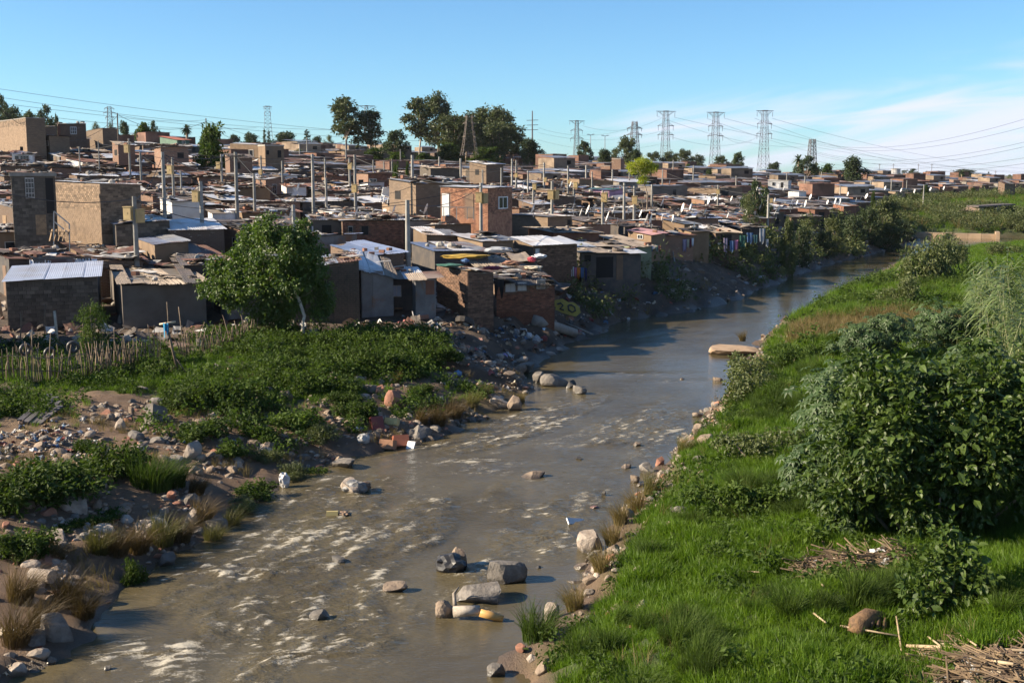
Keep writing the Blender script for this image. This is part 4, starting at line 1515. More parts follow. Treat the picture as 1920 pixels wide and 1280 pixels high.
def house(label, cx, ty, ax, bx, Y, deg, wall, roofs, sr=0.0, sb=0.25, base=None, wins=(), doors=(), cat='house', name='house', seed=None, dmax=None, debris=1.0, brick=(), **kw):
    th = R(deg)
    if Y < 20:           # a wall height: the house stands where a wall of that height meets the sight line
        q = None
        for ex in np.arange(0, 8, 0.5):
            q = hit(cx, ty, Y + ex)
            if q is not None:
                break
        Y = q[1] if q is not None else 180.0
    p, w, d = solve_house(cx, ty, ax, bx, Y, th)
    if dmax:
        d = dmax
    c, s = math.cos(th), math.sin(th)
    xs = np.array([p[0], p[0] + w * c, p[0] + w * c - d * s, p[0] - d * s])
    ys = np.array([p[1], p[1] + w * s, p[1] + w * s + d * c, p[1] + d * c])
    zb = float(gzs(xs, ys).min()) if base is None else base
    h = p[2] - zb - 0.05
    root = empty(name, (p[0], p[1], zb), th)
    house_core(root, w, d, h, sr, sb, wall, roofs, seed or int(cx * 7 + ty), **kw)
    # windows and doors: (face, left px, top py, right px, bottom py, ...)
    def face_xy(face, px, py):
        # picture point to wall coordinates
        k = (px - 960) / FPX
        ux, uy = (c, s) if face == 'B' else ((-s, c) if face == 'A' else (-s, c))
        ox, oy = (p[0], p[1]) if face != 'R' else (p[0] + w * c, p[1] + w * s)
        t_ = (k * (oy * math.cos(PITCH) - (p[2] - CAMZ) * math.sin(PITCH)) - ox) / (ux - k * uy * math.cos(PITCH))
        yy = oy + t_ * uy
        return t_, at_y(px, py, yy)[2] - zb
    for wn in wins:
        f, x0, y0, x1, y1 = wn[:5]
        o = dict(wn[5]) if len(wn) > 5 else {}
        a, za = face_xy(f, x0, y0)
        b_, zb2 = face_xy(f, x1, y1)
        lo, hi = min(a, b_), max(a, b_)
        add_window(root, f, w, d, lo, min(za, zb2), hi - lo, abs(za - zb2), **o)
    for dn in doors:
        f, x0, y0, x1, y1 = dn[:5]
        a, za = face_xy(f, x0, y0)
        b_, zb2 = face_xy(f, x1, y1)
        lo, hi = min(a, b_), max(a, b_)
        add_door(root, f, w, d, lo, hi - lo, abs(za - zb2), dn[5] if len(dn) > 5 else 'wood', min(za, zb2))
    for br in brick:
        f, bw, bh, kind, limit = br[:5]
        skip = []
        for wn in list(wins) + list(doors):
            if wn[0] == f:
                a, za = face_xy(f, wn[1], wn[2])
                b_, zb2 = face_xy(f, wn[3], wn[4])
                skip.append((min(a, b_), max(a, b_), min(za, zb2), max(za, zb2)))
        if f == 'B':
            hf = lambda x, _w=w: h + sr * x / _w - 0.02
            ln = w
        else:
            hf = lambda x, _d=d: h + sb * x / _d - 0.02
            ln = d
        brickwork(root, f, w, d, ln, hf, bw, bh, kind, limit, skip)
    tag(root, label, cat)
    HOUSES.append((p[0] + (w * c - d * s) / 2, p[1] + (w * s + d * c) / 2, math.hypot(w, d) / 2, w, d, th))
    root_m = Matrix.Translation((p[0], p[1], zb)) @ Matrix.Rotation(th, 4, 'Z')
    if debris and not kw.get('flat'):
        ROOFS.append((root_m, w, d, h, sr, sb, debris))
    root['_size'] = (w, d, h)
    return root, root_m, w, d, h


def hidden_base(py_vis, px, extra=0.0):
    return None
G32 = dict(grid=(3, 4))
# ---- front row along the bank
house('grey block house with a broad white metal roof behind the junk strewn fence', 10, 527, -70, 183, 60, 18, 'block', ['ice', 'ice', 'ice', 'ice', 'ice'], sr=0.15, sb=0.35, sag='flat', over=0.15, nsheet=5,
      brick=[('B', 0.40, 0.20, 'block', 150)], dmax=6.0, debris=0)
house('low plaster shack roofed with loose tan boards, a white patch on its sunlit end', 228, 534, 176, 385, 60.5, 22, 'pgrey', ['tan', 'tan', 'tan', 'dark', 'tan', 'tan', 'tan'], sr=0.0, sb=0.40, split=2, nsheet=7, sag=0.09, over=0.28,
      wins=[('A', 182, 536, 212, 574, dict(kind='glass', grid=(1, 1), frame=M_WHITE, mat=W_PWHITE))], debris=0.6)
house('corrugated shack with a striped sunlit end wall under the leafy tree', 428, 552, 395, 500, 62, 24, 'metal', ['rust', 'dark', 'tan'], sr=0.0, sb=0.2, wins=[('A', 401, 562, 412, 590, dict(kind='hole'))])
house('plain grey walled house with a stone weighted roof beside the metal lean-to', 545, 508, 510, 673, 61.5, 12, 'tan', ['tan', 'grey', 'rust', 'tan'], sr=0.55, sb=0.15, over=0.12, brick=[('B', 0.30, 0.11, 'block', 0)], dmax=4.5, debris=1.6)
house('lean-to of two tall pale metal sheets under a sloping awning', 677, 505, 672, 737, 63.2, 14, 'metal', ['pale', 'pale', 'tan'], sr=-0.42, sb=0.75, nsheet=3, dmax=4.2,
      doors=[('B', 679, 510, 696, 583, 'metal'), ('B', 698, 508, 718, 580, 'metal')], debris=0.3)
house('dark doorless shack with a patched tan roof between the lean-to and the corrugated booth', 724, 522, 719, 790, 65, 12, 'dark', ['tan', 'pale', 'tan'], sr=-0.05, sb=0.3, dmax=4.0,
      wins=[('B', 735, 535, 752, 556, dict(grid=(2, 1), mat=R_BLUE))], debris=0.8)
house('narrow booth walled with upright corrugated sheets beside the corner brick house', 779, 523, 772, 817, 62.6, 10, 'metal', ['tan', 'rust', 'tan'], sr=0.06, sb=0.12, dmax=1.8, over=0.35, cat='booth',
      doors=[('B', 780, 526, 797, 583, 'metal'), ('B', 798, 526, 814, 552, 'rust')], debris=0.3)
house('brown brick house standing corner on above the rubbish slope', 877, 508, 819, 925, 64.5, 38, 'brown', ['tan', 'rust', 'dark'], sr=-0.12, sb=0.15, over=0.1, brick=[('A', 0.30, 0.11, 'brown', 260), ('B', 0.30, 0.11, 'brown', 260)], debris=1.2)
house('long low shack heaped with rags and yellow tarpaulin, standing nearest the yellow painted sheet', 931, 533, 926, 1040, 69, 15, 'brown', ['dark', 'tan', 'dark', 'tan'], sr=-0.05, sb=1.15, dmax=9.0, split=2, sag=0.10, over=0.3,
      wins=[('B', 947, 531, 967, 547, dict(mat=W_PWHITE)), ('B', 970, 529, 987, 545, dict(mat=W_PWHITE)), ('B', 1006, 525, 1022, 541, dict(mat=R_TAN))], brick=[('B', 0.24, 0.10, 'red', 200)], debris=2.2)
house('shack with a bright white corrugated roof overlooking the rag heaped roof', 1000, 459, 962, 1082, 2.3, 28, 'tan', ['pale', 'pale', 'pale', 'pale'], sr=0.0, sb=0.4, sag=0.01, over=0.25, wins=[('B', 1003, 466, 1011, 480, dict(grid=(1, 1), mat=W_PWHITE))],
      brick=[('B', 0.30, 0.12, 'brown', 120)], debris=0)
house('dark open fronted shack under overlapping pale sheets, washing beside it', 1090, 473, 1083, 1202, 2.3, 16, 'dark', ['tan', 'pale', 'tan', 'pale', 'tan'], sr=-0.2, sb=0.45, split=2, sag=0.05, over=0.35, dmax=6.0,
      wins=[('B', 1118, 482, 1150, 520, dict(kind='hole')), ('B', 1096, 478, 1108, 490, dict(kind='hole'))], doors=[('B', 1156, 478, 1168, 524, 'brown')], debris=0.5)
house('sage green sheet shack next to the dark open fronted shack', 1196, 462, 1188, 1222, 2.3, 16, 'sage', ['tan', 'tan', 'grey'], sr=0.0, sb=0.45, dmax=7.5, over=0.4, debris=0.6)
house('tan plaster house with a pinkish roof and red washing at its corner', 1221, 440, 1178, 1248, 2.3, 36, 'ptan', ['pink', 'pink', 'grey'], sr=0.1, sb=0.25, wins=[('A', 1196, 440, 1206, 448, dict(grid=(2, 1), frame=M_WHITE))], debris=0.5)
house('tan plaster shack with a torn awning and white washing along its front', 1296, 434, 1272, 1330, 2.3, 26, 'ptan', ['dark', 'dark', 'grey'], sr=0.0, sb=0.2, debris=1.2)
house('low shack behind two washing lines, a lilac sheet drying at its door', 1342, 436, 1334, 1386, 2.2, 14, 'brown', ['tan', 'pale', 'tan', 'dark'], sr=0.0, sb=0.4, dmax=5.5, split=2, sag=0.08, wins=[('B', 1352, 440, 1372, 460, dict(kind='hole'))], debris=1.5)
house('ragged shack hung with blue and green tarpaulins at the bank edge', 1391, 428, 1384, 1436, 2.3, 14, 'dark', ['dark', 'pale', 'dark', 'grey'], sr=0.0, sb=0.5, dmax=6.5, split=2, sag=0.12, debris=1.8)
house('reddish sheet shack standing alone above the spoil bank', 1528, 392, 1487, 1556, 2.4, 30, 'rust', ['grey', 'dark', 'rust'], sr=0.0, sb=0.2, wins=[('A', 1500, 398, 1508, 410, dict(kind='hole')), ('B', 1535, 398, 1546, 432, dict(kind='hole'))])
house('small rust red shack beside the dark river trees', 1582, 386, 1562, 1606, 2.3, 26, 'rust', ['pale', 'rust', 'pale'], sr=0.0, sb=0.3, debris=1.0)

house('low shack roofed with white and rusty sheets right behind the grey block house', 62, 497, -30, 172, 68, 24, 'brown', ['pale', 'rust', 'pale', 'tan', 'rust', 'dark'], sr=-0.05, sb=0.5, sag=0.07, debris=2.2)
house('rust roofed shack at the foot of the tan tower house', 176, 487, 130, 268, 70, 24, 'brown', ['rust', 'rust', 'dark', 'rust', 'rust'], sr=-0.1, sb=0.35, sag=0.06, debris=2.0)
house('scrap covered shack between the tan plaster shed and the leafy tree', 345, 497, 290, 440, 68, 22, 'dark', ['dark', 'rust', 'grey', 'dark'], sr=0.0, sb=0.3, sag=0.07, debris=2.6)

# ---- second row and the taller buildings among the roofs
house('two storey grey brown house with a tall barred window at the left edge', 20, 329, -40, 103, 6.2, 24, 'block', None, flat=0.22, over=0.1, brick=[('B', 0.40, 0.20, 'block', 280)], wins=[('B', 46, 333, 63, 372, G32)], doors=[('B', 84, 334, 99, 400, 'dark'), ('B', 62, 403, 82, 440, 'wood')])
house('tall tan brick tower house with a blank sunlit side', 187, 344, 100, 263, 5.6, 42, 'tan', ['pale', 'pale', 'dark'], sr=-0.05, sb=0.1, over=0.06, brick=[('A', 0.36, 0.14, 'tan', 300), ('B', 0.36, 0.14, 'tan', 200)], debris=0.8)
house('low grey block room with a bluish roof below the tan tower house', 217, 421, 192, 318, 3.0, 24, 'block', ['blue', 'blue', 'grey'], sr=0.25, sb=0.1, over=0.12, brick=[('B', 0.40, 0.20, 'block', 120)], debris=0.3)
house('tan plaster shed with a slate blue sheet roof beside the twin box pole', 290, 459, 258, 353, 2.6, 26, 'ptan', ['blue', 'grey', 'grey'], sr=0.2, sb=0.1, over=0.1, debris=0)
house('brown brick room with a dazzling white roof, seen over the tree', 320, 431, 300, 420, 2.6, 26, 'brown', ['pale', 'pale', 'pale'], sr=0.0, sb=0.55, sag=0.005, over=0.15, debris=0)
house('bare white plastered gable house behind the dazzling white roof', 322, 378, 300, 376, 3.2, 28, 'pwhite', ['grey', 'dark', 'grey'], sr=0.1, sb=0.25, wins=[('B', 354, 412, 368, 428, dict(frame=M_WHITE, grid=(2, 1)))], debris=1.0)
house('white rendered room with a tan side wall partly hidden by the leafy tree', 398, 399, 390, 446, 2.6, 30, 'pwhite', ['tan', 'pale', 'rust'], sr=0.0, sb=0.2, debris=1.6)
house('tan walled house with a littered roof behind the crown of the leafy tree', 456, 398, 446, 560, 2.5, 22, 'ptan', ['rust', 'pale', 'rust', 'dark'], sr=0.0, sb=0.3, dmax=6, debris=2.4)
house('long brown brick house with a shaded porch and two small windows', 642, 413, 580, 757, 2.7, 14, 'brown', ['pale', 'pale', 'dark', 'pale', 'rust', 'pale'], sr=0.0, sb=0.2, over=0.3, dmax=5.5, brick=[('B', 0.24, 0.10, 'red', 300)],
      wins=[('B', 653, 424, 661, 443, dict(grid=(1, 1))), ('B', 678, 424, 690, 440, dict(kind='hole'))], debris=2.6)
house('shaded porch room with a grey sheet wall joining the long brown brick house', 585, 411, 575, 640, 2.7, 14, 'pgrey', ['grey', 'dark', 'grey'], sr=0.0, sb=0.2, over=0.25, dmax=5, wins=[('B', 603, 422, 621, 455, dict(kind='hole'))], doors=[('B', 584, 424, 587, 452, 'white')], debris=2.2)
house('shed roofed with a stone studded bluish sheet below the long brown brick house', 690, 481, 620, 757, 2.6, 20, 'brown', ['blue', 'blue', 'grey', 'blue'], sr=0.22, sb=0.1, over=0.15, sag=0.008, debris=0)
house('red brick upper storey with two doors, a window and a steel balcony rail', 915, 352, 826, 960, 5.0, 62, 'red', ['pale', 'pale', 'blue'], sr=0.05, sb=0.1, over=0.14, sag=0.006, dmax=None, brick=[('A', 0.24, 0.085, 'orange', 300), ('B', 0.24, 0.085, 'orange', 300)],  # red brick in its brightened copy, sunlit look carried by the colour
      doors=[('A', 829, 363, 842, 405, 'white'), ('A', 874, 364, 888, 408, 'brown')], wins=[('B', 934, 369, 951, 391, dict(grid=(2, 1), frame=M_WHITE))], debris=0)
house('long low block house with a pale flat roof right of the red brick upper storey', 1027, 406, 958, 1072, 2.4, 40, 'tan', ['grey', 'pale', 'grey', 'grey'], sr=0.0, sb=0.1, sag=0.01, over=0.2, wins=[('B', 1064, 412, 1070, 422, dict(kind='hole'))], debris=0.6)
house('shed with a sagging pale plastic roof beside the lone grey pole', 800, 440, 775, 862, 2.3, 24, 'ptan', ['pale', 'grey', 'green', 'grey'], sr=-0.1, sb=0.3, sag=0.06, over=0.2, debris=0.8)
house('tan walled room under a pale stone weighted roof in the middle of the front roofs', 905, 452, 858, 962, 2.3, 34, 'ptan', ['pale', 'grey', 'pale', 'pale'], sr=0.0, sb=0.3, sag=0.02, over=0.25, debris=1.4)
house('dark shed with two bluish sheets stepping down to the rag heaped roof', 815, 470, 772, 915, 2.2, 22, 'dark', ['blue', 'pale', 'grey', 'blue'], sr=-0.1, sb=0.25, sag=0.03, over=0.2, debris=0.5)
house('pink walled house with a green sheet on its roof', 1142, 356, 1096, 1170, 2.7, 56, 'pink', ['blue', 'green', 'blue'], sr=0.1, sb=0.1, over=0.25, wins=[('A', 1119, 360, 1126, 376, dict(kind='hole')), ('A', 1134, 359, 1140, 370, dict(grid=(2, 1)))], debris=0.3)
house('long tan walled building behind the pink walled house', 1086, 335, 1078, 1150, 2.8, 20, 'ptan', ['dark', 'dark', 'rust', 'dark'], sr=-0.3, sb=0.1, dmax=7, debris=0.8)
house('grey brown plastered house with a blank stained wall right of the lime tree trunk', 1222, 349, 1196, 1289, 3.0, 22, 'pgrey', ['grey', 'grey', 'grey'], sr=0.05, sb=0.1, over=0.1, sag=0.008, wins=[('B', 1262, 356, 1268, 366, dict(kind='hole'))], debris=0.2)
house('flat topped tan building with a sunlit front beside a rust red post', 1345, 353, 1295, 1392, 2.8, 50, 'tan', ['dark', 'tan', 'dark'], sr=0.05, sb=0.05, over=0.12, doors=[('B', 1352, 356, 1366, 378, 'dark')], debris=0.5)
house('small bright white cube house with two dark windows', 1478, 339, 1440, 1484, 3.4, 72, 'pwhite', None, flat=0.12, over=0.03, wins=[('A', 1448, 342, 1453, 348, dict(grid=(1, 1))), ('A', 1464, 342, 1469, 352, dict(kind='hole'))], doors=[('A', 1458, 344, 1462, 354, 'white')])
house('pale grey rendered house right of the white cube house', 1531, 341, 1496, 1540, 3.0, 60, 'pwhite', ['grey', 'grey'], sr=0, sb=0.1, wins=[('A', 1499, 343, 1507, 350, dict(grid=(1, 1))), ('A', 1512, 343, 1518, 349, dict(grid=(2, 1)))])
house('low white walled room in front of the white cube house', 1498, 359, 1478, 1512, 2.6, 40, 'pwhite', ['grey', 'grey'], sr=0, sb=0.1)
house('tan plaster house below the round tree by the skyline tower', 1571, 327, 1537, 1578, 3.4, 62, 'ptan', ['rust', 'grey'], sr=0, sb=0.25, wins=[('A', 1559, 331, 1566, 340, dict(frame=M_WHITE, grid=(2, 1)))])
house('brown brick house with a small barred window left of the white scrawled wall', 498, 336, 480, 534, 2.6, 38, 'red', ['pale', 'dark'], sr=0.25, sb=0.05, wins=[('B', 510, 345, 518, 365, dict(grid=(2, 2)))], debris=1.5)
house('white walled room streaked with black soot', 537, 350, 533, 574, 2.6, 18, 'pwhite', ['rust', 'rust', 'pale'], sr=0, sb=0.2, dmax=4, debris=1.8)
house('red brick room with a square window behind the leaning white chair', 690, 325, 664, 745, 3.0, 18, 'red', ['dark', 'rust', 'dark'], sr=0.1, sb=0.1, brick=[('B', 0.24, 0.09, 'red', 220)], wins=[('B', 692, 335, 706, 350, dict(grid=(2, 1)))], doors=[('B', 672, 337, 681, 365, 'dark')], debris=0.8)
house('grey block house with a blank sunlit side above the red brick upper storey', 922, 319, 873, 940, 3.2, 56, 'block', ['dark', 'grey'], sr=0, sb=0.05, over=0.05, debris=0.2)
house('white painted long low wall room left of the two door brick storey', 754, 369, 748, 827, 2.6, 16, 'pwhite', ['rust', 'grey', 'rust'], sr=0, sb=0.15, dmax=4, debris=1.5)
house('wide tan plaster house with a black window right of the dark leafy hillside tree', 484, 272, 431, 497, 4.0, 66, 'ptan', ['tan', 'pale', 'tan'], sr=0.1, sb=0.3, over=0.1, wins=[('A', 459, 281, 475, 295, dict(grid=(2, 1)))], debris=0.2)
house('unfinished two storey grey building beside the wide tan plaster house', 497, 273, 484, 532, 5.0, 28, 'ptan', None, flat=0.15, over=0.05, wins=[('B', 520, 282, 527, 296, dict(kind='hole'))], doors=[('B', 499, 282, 504, 290, 'dark')])
house('tan gabled room on the slope beyond the unfinished grey building', 646, 283, 616, 682, 3.0, 40, 'ptan', ['tan', 'grey', 'dark'], sr=0.05, sb=0.1)
house('low tan wall room below the tan gabled room', 630, 302, 590, 665, 2.6, 46, 'tan', ['dark', 'dark', 'rust'], sr=0, sb=0.1)

# ---- upper left hillside
house('large blank brown brick house highest at the left edge', 48, 221, -30, 84, 5.0, 38, 'tan', None, flat=0.1, over=0.02, brick=[('A', 0.45, 0.2, 'tan', 200)])
house('brown house with a dark window below the highest left brick house', 77, 238, 48, 106, 4.2, 44, 'brown', ['tan', 'grey'], sr=0.05, sb=0.1, over=0.1, wins=[('B', 89, 254, 97, 268, dict(kind='hole')), ('B', 81, 256, 87, 268, dict(grid=(1, 1)))], doors=[('A', 65, 251, 71, 268, 'white')])
house('brown upper room with a blue awning and a red door', 108, 232, 100, 161, 5.0, 22, 'brown', ['tan', 'grey', 'pale'], sr=0.12, sb=0.2, dmax=4, doors=[('B', 107, 236, 113, 254, 'rust'), ('B', 116, 238, 124, 253, 'brown')], wins=[('B', 131, 238, 143, 252, dict(grid=(3, 2), frame=M_WHITE))])
house('brown brick house with one wide black window under the blue awning room', 110, 258, 104, 168, 2.9, 20, 'brown', ['blue', 'blue', 'blue'], sr=-0.1, sb=0.1, dmax=4, over=0.15, wins=[('B', 137, 269, 158, 277, dict(kind='hole')), ('B', 146, 277, 151, 285, dict(kind='hole'))])
house('dark brick house with a red curtained window beside the box pole', 170, 260, 165, 210, 2.9, 16, 'brown', ['blue', 'grey'], sr=0, sb=0.1, dmax=4, wins=[('B', 188, 267, 197, 279, dict(grid=(2, 1), mat=W_RUST))])
house('tan gabled brick house behind the box pole on the hill', 192, 240, 161, 220, 3.0, 46, 'tan', ['rust', 'tan'], sr=0.05, sb=-0.3, over=0.06)
house('white painted house with three dark windows at the far left', 22, 288, 14, 60, 2.7, 18, 'pwhite', ['blue', 'grey'], sr=-0.1, sb=0.35, dmax=4, wins=[('B', 38, 275 + 0, 44, 283, dict(kind='hole')), ('B', 27, 292, 35, 301, dict(grid=(1, 1))), ('B', 37, 292, 54, 301, dict(grid=(3, 2)))])
house('red roofed hillside house with a green gable', 332, 262, 300, 355, 2.8, 40, 'green', ['red', 'red', 'red', 'red'], sr=0, sb=0.7, over=0.3, wins=[('B', 341, 264, 347, 272, dict(frame=M_WHITE, grid=(2, 1)))], debris=0)
house('long brick house with a pale roof left of the dark leafy hillside tree', 268, 272, 250, 360, 2.8, 22, 'brown', ['pale', 'grey', 'tan', 'dark'], sr=0.1, sb=0.25, wins=[('B', 320, 284, 343, 292, dict(grid=(3, 2), frame=M_WHITE)), ('B', 268, 279, 282, 290, dict(mat=R_BLUE))])
house('brown brick tower standing up from the far roofs left of the lime tree', 1164, 298, 1147, 1170, 4.5, 60, 'red', None, flat=0.1, over=0.02)
house('squat brown brick room in front of the brick tower', 1144, 311, 1126, 1150, 3.0, 60, 'red', None, flat=0.1, over=0.02)
house('brown brick room with a sunlit corner far behind the pink house', 1342, 329, 1310, 1358, 2.8, 50, 'tan', ['dark', 'tan'], sr=0, sb=0.1, wins=[('A', 1322, 332, 1326, 338, dict(kind='hole'))])
house('small red brick house at the far right end of the settlement', 1788, 338, 1780, 1800, 2.8, 30, 'red', None, flat=0.1, over=0.05)
house('last brown house on the flat before the green slope', 1884, 344, 1872, 1904, 2.8, 30, 'brown', ['rust', 'grey'], sr=0, sb=0.5)

# ---- the rest of the settlement
LM = [('the leafy riverside tree', 505, 500), ('the lime green tree', 1205, 320), ('the dark leafy hillside tree', 395, 265), ('the red brick upper storey', 895, 380), ('the tan tower house', 182, 390),
      ('the white cube house', 1460, 345), ('the pink walled house', 1130, 365), ('the barred window house', 50, 380), ('the long brown brick house', 690, 435), ('the white corrugated roof', 1020, 455),
      ('the blue awning room', 135, 245), ('the wide tan plaster house', 470, 285), ('the paired gum trees', 675, 220), ('the tall gum grove', 850, 230), ('the lattice tower', 880, 250),
      ('the stained grey house', 1255, 365), ('the flat topped tan building', 1345, 365), ('the dark river trees', 1650, 400), ('the round skyline tree', 1597, 317), ('the palm topped tree', 1503, 308),
      ('the tall washing lines', 1290, 455), ('the bright white roof room', 370, 425), ('the sooty white room', 553, 365), ('the square window room', 700, 345), ('the far water tank', 1680, 322),
      ('the pale stone weighted roof', 910, 445), ('the yellow painted sheet', 1060, 580), ('the concrete ledge', 1790, 440), ('the brick tower', 1156, 305), ('the red roofed house', 330, 258), ('the lone grey pole', 765, 420),
      ('the spoil bank shack', 1520, 400), ('the tarpaulin shack', 1410, 440), ('the striped corrugated shack', 450, 570)]


def relation(px, py):
    n, lx, ly = min(LM, key=lambda l: math.hypot(l[1] - px, (l[2] - py) * 1.5))
    dx, dy = px - lx, py - ly
    d = math.hypot(dx, dy)
    if d < 18:
        return 'beside', n
    far = '' if d < 55 else 'far '
    if abs(dx) > abs(dy) * 1.3:
        return far + ('right of' if dx > 0 else 'left of'), n
    return far + ('below' if dy > 0 else 'above'), n


LABELS_USED = {}
ORD = ['', 'second ', 'third ', 'fourth ', 'fifth ', 'sixth ', 'seventh ', 'eighth ', 'ninth ', 'tenth ']


def unique_label(head, px, py, tail=''):
    """a label from the look and the nearest landmark; the order counts outward from that landmark"""
    rel, n = relation(px, py)
    k = (head, rel, n, tail)
    c = LABELS_USED.get(k, 0)
    LABELS_USED[k] = c + 1
    return f'{ORD[min(c, 9)]}{head} {rel} {n}{tail}'.strip()


def obb_hit(x, y, w, d, th, pad=0.35):
    """does a rotated rectangle overlap one already taken?"""
    def corners(cx, cy, w_, d_, t_):
        c, s = math.cos(t_), math.sin(t_)
        return np.array([(cx + c * a - s * b, cy + s * a + c * b) for a, b in ((-w_ / 2, -d_ / 2), (w_ / 2, -d_ / 2), (w_ / 2, d_ / 2), (-w_ / 2, d_ / 2))])
    A_ = corners(x, y, w + pad, d + pad, th)
    for hx, hy, hr, hw, hd, ht in HOUSES:
        if math.hypot(hx - x, hy - y) > hr + math.hypot(w, d) / 2 + pad:
            continue
        B_ = corners(hx, hy, hw, hd, ht)
        sep_ = False
        for t_ in (th, ht):
            for ax_ in ((math.cos(t_), math.sin(t_)), (-math.sin(t_), math.cos(t_))):
                pa, pb = A_ @ np.array(ax_), B_ @ np.array(ax_)
                if pa.max() < pb.min() or pb.max() < pa.min():
                    sep_ = True
        if not sep_:
            return True
    return False


front_line = np.array([at(px, py)[:2] for px, py in ((-300, 590), (0, 592), (400, 592), (700, 585), (930, 580), (1040, 540), (1180, 515), (1280, 482), (1380, 470), (1450, 435), (1560, 430), (1620, 412))] + [(75, 200), (100, 290), (210, 330), (400, 360)])


def behind_front(x, y):
    fx = front_line[:, 0]
    if x <= fx[0]:
        return y > front_line[0, 1] + 1.5
    i = np.searchsorted(fx, x) - 1
    if i >= len(fx) - 1:
        return False
    f = (x - fx[i]) / (fx[i + 1] - fx[i] + 1e-9)
    return y > front_line[i, 1] * (1 - f) + front_line[i + 1, 1] * f + 1.5


# ground kept open: tree stands and green gaps (x, y, r)
OPEN = []
for px, py, Y, rr in ((850, 285, 300, 32), (850, 285, 252, 26), (765, 285, 258, 18), (700, 285, 262, 16), (945, 285, 275, 22), (890, 285, 226, 13), (790, 285, 225, 12), (640, 285, 262, 12)):
    q = at_y(px, py, Y)
    OPEN.append((q[0], q[1], rr))

WALLWORD = {'red': 'red brick', 'brown': 'brown brick', 'tan': 'tan brick', 'block': 'grey block', 'ptan': 'tan plaster', 'pgrey': 'grey plaster', 'pwhite': 'white walled', 'metal': 'sheet metal', 'rust': 'rusty sheet', 'dark': 'dark'}
ROOFWORD = {'grey': 'grey sheet roof', 'pale': 'pale sheet roof', 'blue': 'bluish sheet roof', 'rust': 'rusty roof', 'dark': 'dark roof', 'tan': 'board roof'}
cand = []
gr = random.Random(21)
gth = R(34)
gc, gs_ = math.cos(gth), math.sin(gth)
for step, y0_, y1_ in ((5.8, 60, 128), (4.5, 128, 420)):
    for i in range(-int(640 / step), int(880 / step)):
        for j in range(-12, int(800 / step)):
            a = i * step + gr.uniform(-0.8, 0.8)
            b_ = j * step * 0.93 + gr.uniform(-0.8, 0.8)
            x, y = gc * a - gs_ * b_, 60 + gs_ * a + gc * b_
            if y0_ < y < y1_ and abs(x / y) < 0.47:
                cand.append((x, y))
cand.sort(key=lambda c: c[1])
r0 = random.Random(99)
FAR_PTS = []
n_ind = 0
